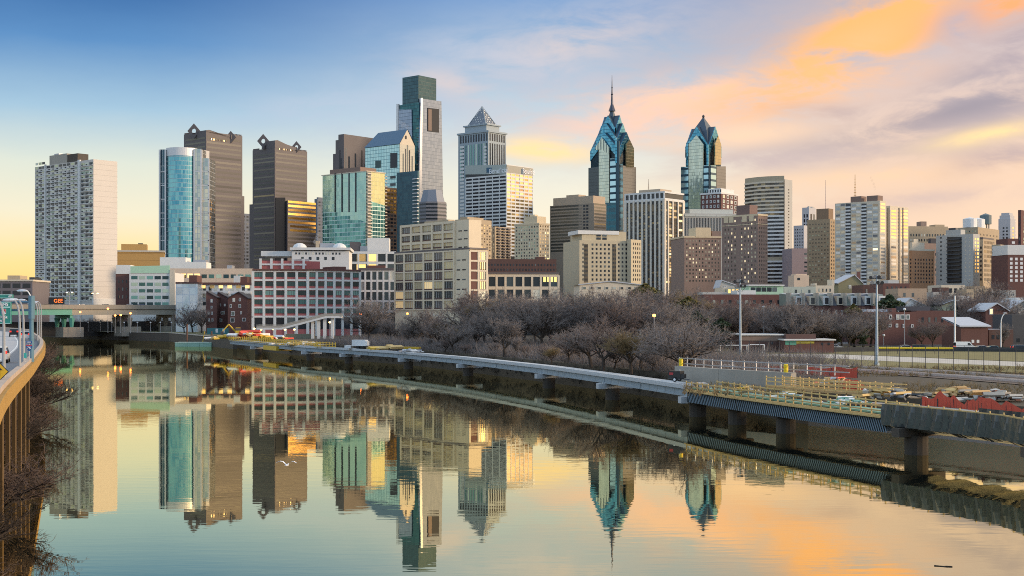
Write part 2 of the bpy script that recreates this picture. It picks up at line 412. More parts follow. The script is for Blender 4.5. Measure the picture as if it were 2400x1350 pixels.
wm, t, p_ = newmat('river_water'); o_ = t.coord('Object'); x, y, z = t.xyz(o_)
t.n.remove(p_)
gl = t.n.new('ShaderNodeBsdfGlossy'); df = t.n.new('ShaderNodeBsdfDiffuse'); mx = t.n.new('ShaderNodeMixShader')
gl.inputs['Color'].default_value = (1, .895, .58, 1); gl.inputs['Roughness'].default_value = .005
df.inputs['Color'].default_value = (.025, .032, .03, 1)
n1 = t.noise(t.cmb(t.m('MULTIPLY', x, .10), t.m('MULTIPLY', y, .55), 0.0), 1.0, 3, .55, dist=.3)
n2 = t.noise(t.cmb(t.m('MULTIPLY', x, .5), t.m('MULTIPLY', y, 1.3), 0.0), 1.0, 2, .5)
patch = t.step(t.noise(t.cmb(t.m('MULTIPLY', x, .012), t.m('MULTIPLY', y, .02), 2.0), 1.0, 3, .5), .35, .7)
hgt = t.m('MULTIPLY', t.m('ADD', n1, t.m('MULTIPLY', n2, .35)), t.m('ADD', t.m('MULTIPLY', patch, 1.1), .22))
bp = t.n.new('ShaderNodeBump'); bp.inputs['Strength'].default_value = 1.0; bp.inputs['Distance'].default_value = .0065; t.put(bp.inputs['Height'], hgt)
t.put(gl.inputs['Normal'], bp.outputs[0])
fre = t.n.new('ShaderNodeFresnel'); fre.inputs['IOR'].default_value = 1.33
t.put(mx.inputs[0], t.m('ADD', t.m('MULTIPLY', fre.outputs[0], .25), .76, clamp=True)); t.l.new(df.outputs[0], mx.inputs[1]); t.l.new(gl.outputs[0], mx.inputs[2])
t.l.new(mx.outputs[0], t.n['Material Output'].inputs[0])
mb = MB(); mb.poly([(-6000,-400,0),(6000,-400,0),(6000,9000,0),(-6000,9000,0)]); struct(mb, 'water', wm)

earth = wall('earth', (.060,.048,.032), .95, .35, .08, False)
grassm = wall('dry_grass', (.18,.155,.055), .95, .6, .09, False)
grassm2 = wall('park_grass', (.13,.13,.06), .95, .35, .1, False)
asph = wall('asphalt', (.10,.10,.105), .9, .25, .2, False)
roadm = wall('worn_concrete_road', (.40,.40,.41), .85, .18, .12, False)
conc = wall('weathered_concrete', (.36,.33,.28), .9, .3, .2)
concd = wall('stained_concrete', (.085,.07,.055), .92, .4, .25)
pathm = wall('pale_gravel', (.48,.44,.38), .95, .4, .1, False)
whitec = wall('white_painted_concrete', (.66,.655,.63), .8, .14, .2)
creamc = wall('cream_concrete', (.62,.54,.42), .85, .16, .2)
brick = wall('red_brick', (.14,.066,.055), .9, .3, .35)
brickd = wall('dark_brick', (.11,.06,.05), .9, .3, .3)
snow = wall('pale_roofing', (.46,.48,.52), .8, .15, .15, False)
darkroof = wall('dark_roofing', (.06,.06,.07), .85, .3, .2, False)
steel = plain('grey_steel', (.36,.37,.40), .45, .5)
dsteel = plain('dark_steel', (.06,.065,.075), .5, .4)
white = plain('white_paint', (.75,.75,.74), .5)
black = plain('black_paint', (.02,.02,.022), .5)
lumber = wall('new_lumber', (.60,.42,.17), .8, .25, 1.0)
orangep = plain('orange_mesh_plastic', (.75,.09,.05), .7)
gw = [(0,(.02,.03,.04)),(.45,(.05,.07,.08)),(.65,(.12,.15,.15)),(.8,(.40,.42,.38)),(.92,(.6,.58,.5))]
G_std = winmat('window_glass', gw, lit=.02)
G_dark = winmat('dark_window_glass', [(0,(.015,.02,.03)),(.6,(.03,.04,.055)),(.88,(.10,.12,.13))])
G_refl = winmat('mirror_window_glass', [(0,(.40,.38,.33)),(.4,(.55,.50,.42)),(.7,(.28,.26,.24)),(.85,(.7,.64,.5))], .08, .9)
G_warm = winmat('warm_window_glass', [(0,(.06,.05,.04)),(.4,(.5,.42,.28)),(.65,(.14,.12,.10)),(.8,(.65,.52,.3))], .1, .6, lit=.10)
G_teal = winmat('teal_window_glass', [(0,(.02,.05,.06)),(.3,(.05,.13,.13)),(.6,(.12,.26,.24)),(.85,(.40,.5,.42))], .1, .5)
G_apt = winmat('apartment_glass', [(0,(.015,.022,.03)),(.45,(.28,.36,.27)),(.66,(.52,.54,.33)),(.8,(.04,.055,.06)),(.9,(.6,.62,.5))], .2, .1, lit=0)

# banks
RB = [(120,-60),(82,60),(64,112),(52,133),(43,149),(36,158),(31,176),(22,210),(8,248),(-10,293),(-27,333),(-61,390),(-101,478),(-158,598),(-215,652),(-252,705),(-330,800),(-520,980)]
LB = [(-8,-60),(-12,20),(-29,68),(-40,100),(-77,200),(-148,400),(-196,520),(-232,600),(-300,690),(-430,830),(-600,960)]
def land(bank, side, zt, slope, name, mat, far):
    up = offs(bank, -slope*side); mb = MB(); n = len(bank)
    for i in range(n-1):
        a, b = bank[i], bank[i+1]; c, d2 = up[i], up[i+1]
        q = [(a[0],a[1],-1.5),(b[0],b[1],-1.5),(d2.x,d2.y,zt),(c.x,c.y,zt)]
        mb.poly(q[::-1] if side > 0 else q, 0)
    pts = [(v.x, v.y, zt) for v in up]+far
    mb.poly(pts if side < 0 else pts[::-1], 0)
    return struct(mb, name, mat)
o = land(RB, 1, 4.0, 2.5, 'ground', earth, [(-2500,9000,4),(9000,9000,4),(9000,-60,4)])
o = land(LB, -1, 3.0, 6.0, 'riverbank', earth, [(-2500,9000,3),(-9000,9000,3),(-9000,-60,3)][1:])
# sports field, gravel path on it, park lawn by the bulkhead, street
fz = 4.06
mb = MB(); mb.poly([(*G(1560,300)[:2],fz),(*G(1690,262)[:2],fz),(*G(2050,232)[:2],fz),(*G(2420,205)[:2],fz),(170,180,fz),(260,330,fz),(130,372,fz),(60,352,fz)]); struct(mb, 'field', grassm)
mb = MB(); L1 = [(1690,286),(1800,300),(1960,296),(2120,280),(2280,262),(2420,250),(2700,230)]; L2 = [(1690,280),(1800,286),(1960,270),(2120,252),(2280,240),(2420,230),(2700,212)]
for i in range(6): mb.poly([G(*L2[i], fz+.01), G(*L2[i+1], fz+.01), G(*L1[i+1], fz+.01), G(*L1[i], fz+.01)])
struct(mb, 'path', pathm)
mb = MB(); mb.poly([G(175,640,4.05),G(330,616,4.05),G(430,585,4.05),G(545,505,4.05),G(560,560,4.05),G(470,680,4.05),G(330,720,4.05),G(150,730,4.05)]); struct(mb, 'lawn', grassm2)
mb = MB(); mb.poly([G(1660,385,4.03),G(2000,395,4.03),G(2700,330,4.03),G(2700,372,4.03),G(2000,425,4.03),G(1660,415,4.03)]); struct(mb, 'street', asph)
# railway beds
def ribbon(pts, wd_, z, name, mat):
    a = offs(pts, wd_/2); b = offs(pts, -wd_/2); mb = MB()
    for i in range(len(pts)-1): mb.poly([(b[i].x,b[i].y,z),(b[i+1].x,b[i+1].y,z),(a[i+1].x,a[i+1].y,z),(a[i].x,a[i].y,z)])
    return struct(mb, name, mat)
ballast = wall('track_ballast', (.16,.115,.09), .95, .4, .3, False)
RLs = [[(v.x, v.y) for v in catmull([G(2520,a-12)[:], G(2400,a)[:], G(2150,a+22)[:], G(1900,a+44)[:], G(1620,a+72)[:], G(1350,a+112)[:], G(1050,a+180)[:], G(800,a+250)[:]], 6)] for a in (178, 190)]
railm = plain('worn_rail_steel', (.60,.58,.58), .4, .7)
for ln in RLs:
    ribbon(ln, 6.5, 4.1, 'railway_bed', ballast)
    mb = MB()
    for off in (-.75, .75):
        q = offs(ln, off)
        for i in range(len(q)-1): mb.obox(q[i], q[i+1], .2, 4.2, 4.5)
    struct(mb, 'railway_track', railm)
# bulkhead of the park and concrete quay wall on the near right
def wallrun(name, label, cat, pts, th, z0, z1, mat, cope=None):
    rt = thing(name, label, cat, (pts[0][0], pts[0][1], 0)); ox, oy = pts[0][0], pts[0][1]; mb = MB(); cp = MB(); acc = 0
    for a, b in zip(pts, pts[1:]):
        A = (a[0]-ox, a[1]-oy); B_ = (b[0]-ox, b[1]-oy)
        mb.obox(A, B_, th, z0, z1); cp.obox(A, B_, th+.3, z1, z1+.3)
    mb.build('wall', mat, rt)
    if cope: cp.build('coping', cope, rt)
    return rt
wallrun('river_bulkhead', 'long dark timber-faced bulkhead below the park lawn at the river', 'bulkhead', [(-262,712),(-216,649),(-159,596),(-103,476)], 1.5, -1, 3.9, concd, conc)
wallrun('quay_wall', 'stained concrete quay wall behind the boardwalk near the right edge', 'quay wall', [(84,58),(65.5,112),(53,132.5),(44,148),(37,157.5)], 1.6, -1, 3.0, conc, conc)
wallrun('retaining_wall', 'upper concrete retaining wall beside the black generator trailer on the boardwalk', 'retaining wall', [tuple(G(1588,186)[:2]), tuple(G(1690,176)[:2]), tuple(G(1860,165)[:2])], 1.0, 2, 6.1, conc, None)

# ============================================================ the skyline
gran = wall('brown_granite', (.112,.096,.098), .6, .2, .1)
granl = wall('grey_granite', (.19,.175,.165), .55, .2, .1)
# --- left apartment slab
b = Bld('apartment_tower', 'tall white apartment slab at the far left with blank right wall', 'apartment tower', 82, 219, 275, 373, 720)
slabm = wall('joined_white_concrete', (.60,.555,.50), .85, .1, .1, True, 3.0, .05)
b.core(slabm)
for (a, c, n) in ((83,106,3),(109,185,8),(190,218,3)):
    b.grid('L', a, c, n, 377, 704, 33, .84, .56, G_apt, 'window', None, .05)
mb = MB()
for px, wd_ in ((108,.9),(187.5,2.2)):
    s_ = b.sx('L', px); mb.box(-.9, .05, s_-wd_/2, s_+wd_/2, 0, b.H+.6)
b.part('shaft', mb, whitec)
mb = MB(); s0, s1 = b.sx('L', 218), b.sx('L', 83); zt, zb = b.z(377,'L',218), b.z(704,'L',218); ch = (zt-zb)/33
for j in range(33): mb.box(-.35, 0, s0, s1, zb+ch*j-.05, zb+ch*j+.35)
b.part('balcony_edge', mb, whitec)
mb = MB()
for j in range(33):
    for i in range(14):
        c = s0+(s1-s0)*(i+.35)/14; z = zb+ch*j+.36; mb.box(-.42,-.1,c,c+1.0,z,z+.62)
tag(b.part('air_vent', mb, dsteel), kind='stuff')
b.lbox(.02,.42,.45,.75, 350, None, conc, 'penthouse'); b.lbox(.05,.5,.28,.46, 353, None, concd, 'penthouse'); b.lbox(.1,.3,.62,.70, 346, 351, steel, 'roof_unit')
b.lbox(-.05,1.1,-.02,0, 700, 714, whitec, 'plinth')
b.done()
# --- brown towers with diamond finials
def commerce(label, xl, xc, xr, yt, D, pk1, pk2, low):
    b = Bld('granite_tower', label, 'office tower', xl, xc, xr, yt, D)
    b.core(gran); Ls, Lw, H = b.Ls, b.Lw, b.H
    b.bands('R', xc+2, xr-3, yt+8, 620, 27, .44, G_band); b.bands('L', xl+3, xc-2, yt+10, 620, 30, .40, G_dkl)
    # raised crown with a sagging ridge between two pierced diamonds
    z1 = b.z(pk1[1]+14); mb = MB(); a, c = b.sx('R', xc-2) if False else -.3, b.sx('R', pk2[0]+1)
    ya, yb_ = .15*Lw, .45*Lw
    prof = [(0,H-.1),(c,H-.1),(c,z1-3.5),(c*.85,z1-3.8),(c*.5,z1-2.2),(c*.12,z1+.6),(0,z1)]
    mb.poly([(x, -.25, z) for x, z in prof], 0); mb.poly([(x, yb_, z) for x, z in prof][::-1], 0)
    for i in range(len(prof)):
        j = (i+1) % len(prof); mb.poly([(prof[i][0],-.25,prof[i][1]),(prof[i][0],yb_,prof[i][1]),(prof[j][0],yb_,prof[j][1]),(prof[j][0],-.25,prof[j][1])], 0)
    b.part('crown', mb, gran)
    mbw = MB()
    for i in range(7):
        x = c*(.2+.1*i); mbw.box(x-.5, x+.5, -.4, -.2, z1-8, z1-6.6)
    b.part('crown_light', mbw, G_warm)
    for px, py, r in ((pk1[0],pk1[1]+13,5.6),(pk2[0],pk2[1]+11,4.6)):
        cx = b.sx('R', px) if px > xc else -2.0; cy = yb_ if px < xc else -.1
        cpos = P(px, py, 0 or D)
        lx = max(-1, b.sx('R', px)) if px > xc else -1.5
        ly = 0.0 if px > xc else b.sx('L', px)
        z = b.z(py); mb = MB(); N = 8
        oct_ = [(math.cos(R(45*k)), math.sin(R(45*k))) for k in range(8)]
        dia = [(r if k%2 == 0 else r*.5, k) for k in range(8)]
        u = (math.cos(R(-b.ang)), math.sin(R(-b.ang)))
        def pp(k, rr, dd): return (lx+u[0]*oct_[k][0]*rr-u[1]*dd, ly+u[1]*oct_[k][0]*rr+u[0]*dd, z+oct_[k][1]*rr*1.18)
        for k in range(8):
            k2 = (k+1) % 8; o1, o2 = (r if k%2 == 0 else r*.707), (r if k2%2 == 0 else r*.707); ri = r*.34
            for dd, fl in ((-.6, 0), (.6, 1)):
                q = [pp(k,ri,dd), pp(k,o1,dd), pp(k2,o2,dd), pp(k2,ri,dd)]; mb.poly(q if not fl else q[::-1])
            mb.poly([pp(k,o1,-.6), pp(k,o1,.6), pp(k2,o2,.6), pp(k2,o2,-.6)]); mb.poly([pp(k,ri,.6), pp(k,ri,-.6), pp(k2,ri,-.6), pp(k2,ri,.6)])
        b.part('diamond_finial', mb, gran)
        b.part('finial_stem', (lambda m_: (m_.tube((lx,ly,H-.2),(lx,ly,z-r*.4),1.6,1.2,6), m_)[1])(MB()), gran)
    # lower shoulder
    mb = MB(); xs, ys = low; s1 = b.sx('R', xr+6); s2 = b.sx('L', xl-9)
    mb.box(Ls-.01, s1, 0.8, Lw, 0, b.z(ys)); b.part('shoulder', mb, gran)
    mb = MB(); mb.box(.8, Ls, Lw, s2, 0, b.z(ys+6)); b.part('shoulder', mb, gran)
    mb = MB()
    for f_, s_ in ((0, Ls), (1, Lw)):
        n = 7
        for i in range(n):
            a0 = s_*(.72+.28*i/n); 
            if f_ == 0: mb.box(a0, a0+s_*.02, .1, .9, H, H+1.2)
            else: mb.box(.1, .9, a0, a0+s_*.02, H, H+1.2)
    b.part('parapet_block', mb, gran)
    return b
G_band = winmat('black_band_glass', [(0,(.012,.013,.018)),(.7,(.022,.024,.03))], .3, 0)
G_dkl = winmat('banded_grey_glass', [(0,(.06,.065,.06)),(.4,(.12,.115,.095)),(.7,(.05,.055,.055)),(.92,(.24,.19,.10))], .2, .45)
b = commerce('brown granite tower with diamond finials, rising behind the curved glass tower', 431, 483, 568, 308, 1102, (458,291), (541,303), (574,452)); b.done()
b = commerce('brown granite tower with diamond finials, free-standing with gold-lit lower windows', 592, 644, 720, 346, 1172, (620,315), (695,327), (736,468))
b.poly('R', [(645,463),(668,463),(668,620),(645,620)], .5, G_dark, 'glass_channel')
mb = MB(); s0, s1 = b.sx('R', 669), b.sx('R', 736); mb.box(s0, s1, -3, .1, 0, b.z(470)); b.part('annex', mb, gran)
G_gold = winmat('gold_reflection_tint', [(0,(.95,.62,.18)),(.5,(.9,.55,.14)),(.8,(.8,.5,.16))], .08, .95)  # sunrise reflection is put into the gold base colour
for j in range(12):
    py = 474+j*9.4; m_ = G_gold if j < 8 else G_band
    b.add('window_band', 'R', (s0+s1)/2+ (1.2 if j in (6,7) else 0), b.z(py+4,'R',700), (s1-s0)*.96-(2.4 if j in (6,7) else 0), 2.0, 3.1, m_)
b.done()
# --- curved glass tower
D = 1030; c0 = G(428, D-14); rt = thing('curved_glass_tower', 'blue-green glass tower with bowed front, in front of the brown towers', 'glass tower', tuple(c0))
cg = curtain('curved_curtain_wall', 1.5, 3.5, .14, .45, (.035,.20,.30), (.15,.36,.40), (.30,.40,.44), .85, .06, .02, big=.05)
def lx(px, dep=D): return (px-1200)/F*dep-c0.x
def lz(py, dep=D): return CZ+(H0-py)/F*dep-4
xa, xb = lx(396), lx(462); arc = []
for i in range(15):
    u = i/14; x_ = xa+(xb-xa)*u; arc.append((x_, 9.5-9.5*math.sin(math.pi*(.12+.78*u))))
mb = MB(); top = lz(369); acc = 0
for i in range(14):
    L = math.dist(arc[i], arc[i+1]); mb.poly([(*arc[i],0),(*arc[i+1],0),(*arc[i+1],top),(*arc[i],top)], 0, [(acc,0),(acc+L,0),(acc+L,top),(acc,top)]); acc += L
mb.poly([(*q, top) for q in arc]+[(xb,30,top),(xa,30,top)]); mb.poly([(xb,arc[-1][1],0),(xb,30,0),(xb,30,top),(xb,arc[-1][1],top)]); mb.poly([(xa,30,0),(xa,arc[0][1],0),(xa,arc[0][1],top),(xa,30,top)])
mb.build('curtain_wall', cg, rt)
silver = plain('silver_cladding', (.55,.56,.58), .4, .35)
mb = MB(); cr = [(x_*1.0, y_-.4) for x_, y_ in arc]; mb.prism(cr+[(xb+7,26),(xa,26)], top, lz(350)); mb.build('crown_band', silver, rt)
dw = curtain('wing_glass', 3.0, 14.0, .3, .5, (.02,.05,.08), (.05,.10,.13), (.45,.5,.52), .7, .08, .02)
mb = MB(); mb.box(lx(381), xa, 6.5, 30, 0, lz(353)); mb.build('left_wing', dw, rt)
rw = curtain('right_wing_glass', 2.6, 3.6, .35, .3, (.48,.46,.38), (.20,.27,.29), (.45,.48,.5), .9, .06, .03)
mb = MB(); mb.box(xb, lx(478), 5.0, 30, 0, lz(352)); mb.build('right_wing', rw, rt)
mb = MB(); mb.box(lx(478), lx(494), 7.5, 30, 0, lz(373)); mb.build('right_wing', rw, rt)
mb = MB()
for px in (381.5, 395, 462, 477.5, 493.5): mb.box(lx(px)-.6, lx(px)+.6, 4.4 if px < 490 else 7, 8.0, 0, lz(354 if px < 490 else 374))
for k in range(8): z = lz(405+k*32); mb.box(lx(381), xa, 6.0, 6.6, z-.35, z+.35); mb.box(xb, lx(478), 4.5, 5.1, z-.35, z+.35); mb.box(lx(478), lx(494), 7.0, 7.6, z-.35, z+.35)
mb.build('frame', silver, rt)
# --- stepped brown tower
b = Bld('stepped_granite_tower', 'stepped dark brown tower behind the green glass apartment block', 'office tower', 793, 806, 880, 314, 1500); b.core(gran)
mb = MB(); mb.box(1, b.Ls-2, b.Lw, b.sx('L',785), 0, b.z(326)); b.part('shoulder', mb, gran)
mb = MB(); mb.box(3, b.Ls-4, b.Lw, b.sx('L',776), 0, b.z(357)); b.part('shoulder', mb, gran)
for i in range(9): b.add('window_strip', 'R', b.Ls*(.06+.1*i), b.z(470-(i*7)%13), 2.4, 62-(i*13)%30, .2, G_dark)
for i in range(3): b.add('window_strip', 'L', b.Lw*(.25+.25*i), 60, 2, 120+10*i, .2, G_dark)
b.done()
# --- tallest glass tower
tg = curtain('dark_teal_curtain', 1.6, 4.2, .2, .5, (.02,.085,.10), (.045,.13,.14), (.02,.06,.07), .75, .1, .02)
sg = curtain('silver_curtain', 3.0, 4.2, .12, .4, (.23,.27,.34), (.18,.22,.29), (.10,.13,.17), .85, .12, .012)
b = Bld('tallest_glass_tower', 'tallest tower of all, silver glass with darker square top', 'skyscraper', 932, 982, 1034, 240, 1550)
b.core(tg, name='core')
b.poly('R', [(984,231),(1033,238),(1037,470),(1037,560),(976,560)], 1.2, sg, 'glass_face')
b.poly('L', [(933,257),(966,257),(968,345),(971,560),(930,560)], 1.2, sg, 'glass_face')
b.poly('L', [(931,244),(936,244),(936,560),(929,560)], 1.6, silver, 'edge_fin'); b.poly('R', [(984,230),(988.5,230),(984,560),(977,560)], 1.9, silver, 'edge_fin')
b.poly('R', [(1000,253),(1026.5,256),(1026.5,311),(1000,308)], 1.8, G_dark, 'sky_opening'); b.poly('R', [(1001,256),(1009,257),(1009,307),(1001,306)], 2.1, plain('opening_side',(.16,.11,.09)), 'opening_side')
mb = MB(); b2 = [b.sx('R', 980), b.sx('R', 1026), b.sx('L', 978), b.sx('L', 941)]
mb.box(1.6, b2[1], 2.5, b2[3], b.H-14, b.z(175)); b.part('upper_block', mb, curtain('upper_block_glass', 3.0, 4.2, .2, .6, (.03,.07,.085), (.045,.095,.11), (.02,.05,.06), .6, .12, .02))
for i in range(12): b.add('lit_balcony', 'L', 2.2, b.H-20-i*9.3-(i%3)*2, 3.0, .8, .5, G_warm)
b.done()
# --- gabled pale blue-green tower
pg = curtain('pale_green_curtain', 2.4, 3.6, .35, .5, (.32,.52,.54), (.42,.60,.60), (.17,.32,.35), .6, .15, .015)
b = Bld('gabled_glass_tower', 'pale green gridded tower with dark blue pitched roof, left of the tallest tower', 'office tower', 856, 936, 972, 337, 1330)
b.core(pg)
slate = plain('blue_slate_metal', (.05,.13,.22), .45, .4)
mb = MB(); hx = b.Ls/2; zr = b.z(300); ov = .8; yb_ = b.Lw
mb.poly([(-ov,-ov,b.H),(-ov,yb_+ov,b.H),(hx,yb_-8,zr),(hx,-ov,zr)][::-1]); mb.poly([(b.Ls+ov,-ov,b.H),(b.Ls+ov,yb_+ov,b.H),(hx,yb_-8,zr),(hx,-ov,zr)]); mb.poly([(-ov,yb_+ov,b.H),(b.Ls+ov,yb_+ov,b.H),(hx,yb_-8,zr)])
b.part('roof', mb, slate)
mb = MB(); mb.poly([(0,-.3,b.H-.5),(b.Ls,-.3,b.H-.5),(hx,-.3,zr-.4)]); mb.poly([(0,.3,b.H-.5),(hx,.3,zr-.4),(b.Ls,.3,b.H-.5)]); b.part('gable', mb, creamc)
mb = MB(); mb.box(.3, b.Ls-.3, -.35, .1, 0, b.H-.5); b.part('end_wall', mb, wall('pale_end_wall', (.5,.47,.38), .6, .1, .1, True, 3.6))
for x0, x1, y0, y1 in ((880,893,377,394),(915,931,359,394),(915,927,413,419),(915,927,430,436)): b.poly('L', [(x0,y0),(x1,y0-1),(x1,y1-1),(x0,y1)], .3, G_teal if x0 == 880 else G_dark, 'recess')
for x_, y0 in ((944.5,360),(950,349),(954.5,340),(959,352),(965.5,366)): b.poly('R', [(x_-1.2,y0),(x_+1.2,y0),(x_+1.2,420),(x_-1.2,420)], .6, G_dark, 'window_strip')
b.poly('R', [(948.5,318),(952.5,318),(952.5,326),(948.5,326)], .5, G_dark, 'gable_window')
b.done()
# --- green glass residential block
gg = curtain('sea_green_curtain', 2.2, 3.3, .10, .18, (.22,.40,.37), (.33,.50,.43), (.45,.58,.54), .55, .1, .03, big=.06)
gy = curtain('yellow_green_curtain', 2.2, 3.3, .12, .2, (.42,.42,.22), (.48,.48,.28), (.30,.30,.2), .7, .1, .04)
gl2 = curtain('lower_teal_curtain', 3.0, 3.3, .2, .5, (.04,.16,.17), (.14,.34,.31), (.55,.68,.64), .55, .1, .04)
b = Bld('green_glass_block', 'sea-green glass apartment block with balconies on its corner', 'apartment tower', 756, 858, 902, 401, 1000); b.core(gg)
zl = b.z(505)
b.poly('L', [(757,497),(790,497),(790,506),(820,506),(820,516),(845,516),(857,521),(857,600),(757,600)], .35, gl2, 'lower_glass')
b.poly('R', [(869,403),(901,405),(901,600),(869,600)], .35, gy, 'glass_face'); b.poly('R', [(869,472),(901,482),(901,600),(869,600)], .6, gl2, 'lower_glass')
for px in (786,802,818,834): b.poly('L', [(px-1.1,405),(px+1.1,405),(px+1.1,497),(px-1.1,497)], .5, G_dark, 'window_strip')
b.poly('R', [(858.5,401),(869,402),(869,600),(858.5,600)], .3, G_dark, 'balcony_recess')
for j in range(24): b.add('balcony', 'R', b.sx('R', 864), b.z(408+j*7.8), 4.6, .9, 1.6, creamc)
for j in range(24): b.add('balcony', 'R', b.Ls+.8, b.z(409+j*7.8), 2.2, .5, .8, creamc)
b.lbox(.05,.9,.15,.85, 389, None, wall('brown_plant_room', (.22,.15,.12)), 'penthouse'); b.lbox(-.02,1.02,-.02,1.02, 400, 402, creamc, 'roof_edge')
b.done()
# --- orange-lit grid block, navy block, octagonal block
b = Bld('bronze_office_block', 'bronze gridded block with orange-lit upper windows, beside the navy block', 'office building', 893, 898, 938, 438, 1180); b.core(wall('bronze_frame', (.13,.07,.04), .6))
b.grid('R', 899, 937, 5, 441, 600, 19, .78, .6, G_gold, 'window', None, .06, skip=lambda i, j: j > 6 or (j > 4 and i < 2)); b.grid('R', 899, 937, 5, 441, 600, 19, .78, .6, G_dark, 'window', None, .06, skip=lambda i, j: not (j > 6 or (j > 4 and i < 2))); b.done()
nv = curtain('navy_curtain', 2.4, 3.3, .2, .5, (.012,.05,.08), (.025,.085,.115), (.05,.12,.15), .35, .25, .02)
b = Bld('navy_tower', 'dark navy glass slab between the orange-lit block and the octagonal block', 'apartment tower', 930, 979, 983, 400, 1090); b.core(nv)
for j in range(14): b.add('balcony', 'L', 2.0, b.z(420+j*8.4), 6, .7, 1.4, silver)
b.done()
c0 = G(1012, 1250); rt = thing('octagonal_block', 'grey octagonal banded block with sloping top, right of the navy slab', 'office building', tuple(c0))
def octp(r, ry, y0): return [(r*math.cos(R(22.5+45*k)), y0+ry*math.sin(R(22.5+45*k))) for k in range(8)]
H_ = lambda py: CZ+(H0-py)/F*1250-4
og = wall('grey_stone', (.22,.215,.23), .6, .15, .1)
mb = MB(); mb.prism(octp(14.5,14,14), 0, H_(472)); mb.build('wall', og, rt)
mb = MB(); mb.prism(octp(12.8,12.5,14), H_(472), H_(443), top=octp(9.5,9.5,14)); mb.build('roof', plain('slate_grey_metal', (.20,.22,.26), .5, .2), rt)
for j in range(9):
    z = H_(476+j*8.6); mb = MB(); mb.prism(octp(14.65,14.15,14), z-1.6, z); mb.build('window_band', G_dark, rt)
# --- pyramid-topped tower
b = Bld('pyramid_tower', 'grey stone tower with openwork pyramid top behind the white gridded block', 'skyscraper', 1074, 1144, 1186, 309, 1480)
st = wall('pale_blue_stone', (.28,.34,.38), .55, .1, .1); b.core(st)
for face, a, c, n in (('L',1077,1168-24-0,11),('R',1146,1184,7)):
    b.grid(face, a, c, n, 334, 420, 1, .42, .98, G_teal if face == 'L' else G_dark, 'window_strip', None, .25)
    b.grid(face, a, c, n*1, 311, 330, 1, .5, .9, G_dark, 'attic_window', None, .25)
b.grid('L', 1076, 1090, 1, 340, 560, 26, .7, .6, whitec, 'spandrel', None, .3); b.grid('L', 1132, 1142, 1, 340, 430, 11, .7, .6, whitec, 'spandrel', None, .3)
b.lbox(-.03,1.03,-.03,1.03, 305, 309, st, 'cornice')
b.lbox(.14,.86,.14,.86, 289, None, st, 'drum'); b.lbox(.10,.90,.10,.90, 287, 290, st, 'cornice')
cx, cy = b.Ls/2, b.Lw/2; q = [(.19*b.Ls,.19*b.Lw),(.81*b.Ls,.19*b.Lw),(.81*b.Ls,.81*b.Lw),(.19*b.Ls,.81*b.Lw)]
pz0, pz1 = b.z(288), b.z(243)
mb = MB(); 
for i in range(4): mb.poly([(*q[i],pz0),(*q[(i+1)%4],pz0),(cx,cy,pz1)])
b.part('pyramid', mb, plain('pyramid_metal', (.16,.18,.21), .4, .5))
mb = MB(); rg = random.Random(3)
for (A, Bp) in ((q[0],q[1]),(q[3],q[0])):
    for j in range(7):
        for i in range(7-j):
            f0 = (j+.45)/8; 
            u = (i+.6+.5*j*0)/(7-j+.2); z = pz0+(pz1-pz0)*f0
            ex = A[0]+(Bp[0]-A[0])*u; ey = A[1]+(Bp[1]-A[1])*u; ex = ex+(cx-ex)*f0; ey = ey+(cy-ey)*f0
            if rg.random() < .75: mb.box(ex-.45, ex+.45, ey-.45, ey+.45, z-.4, z+.9)
tag(b.part('pyramid_light', mb, plain('pyramid_opening', (.7,.72,.7), .4)), kind='stuff')
mb = MB()
for i in range(4): mb.tube((*q[i],pz0),(cx,cy,pz1+1.5),.45,.3,5)
b.part('pyramid_rib', mb, st)
for face in 'LR': b.grid(face, 1096 if face == 'L' else 1150, 1140 if face == 'L' else 1176, 6, 292, 303, 1, .4, .8, G_dark, 'attic_window', None, -4.4) if False else None
b.done()
# --- white gridded bank block with the lettering
b = Bld('white_gridded_block', 'white gridded office block with a sign band at its top', 'office building', 1091, 1187, 1249, 386, 1150); b.core(G_dk2 := plain('dark_core', (.03,.035,.04), .3))
b.frame('L', 1092, 1187, 6, 410, 600, 23, .9, 1.5, whitec, .35); b.frame('R', 1187, 1248, 6, 404, 598, 23, .9, 1.5, whitec, .35)
b.grid('L', 1092, 1187, 6, 410, 600, 23, .92, .8, G_dark, 'window', None, .06); b.grid('R', 1187, 1248, 6, 404, 598, 23, .92, .8, G_gold2 := winmat('amber_reflection_tint', [(0,(.72,.52,.22)),(.4,(.55,.38,.14)),(.6,(.78,.6,.3)),(.8,(.4,.26,.14))], .1, .9), 'window', None, .06)  # warm sky reflection on the right face is put into the amber colour
b.poly('L', [(1091,388),(1187,386),(1187,408),(1091,409)], .4, wall('sign_band', (.38,.42,.39), .7, .1), 'sign_band'); b.poly('R', [(1187,386),(1249,394),(1249,412),(1187,404)], .4, wall('sign_band_tan', (.36,.34,.28), .7, .1), 'sign_band')
b.lbox(-.01,1.01,-.01,1.01, 385, 387, whitec, 'parapet'); b.lbox(.3,.5,.35,.6, 380, None, concd, 'penthouse')
def text(s, size, mat, parent, loc, rot, name='lettering', ex=.05, align='CENTER', sx=1.0):
    cu = bpy.data.curves.new(name, 'FONT'); cu.body = s; cu.size = size; cu.extrude = ex; cu.align_x = align; cu.align_y = 'CENTER'; cu.materials.append(mat)
    o = bpy.data.objects.new(name, cu); col.objects.link(o); me = bpy.data.meshes.new_from_object(o); bpy.data.objects.remove(o)
    o = link(name, me, parent, loc); o.rotation_euler = rot; o.scale = (sx,1,1); return o
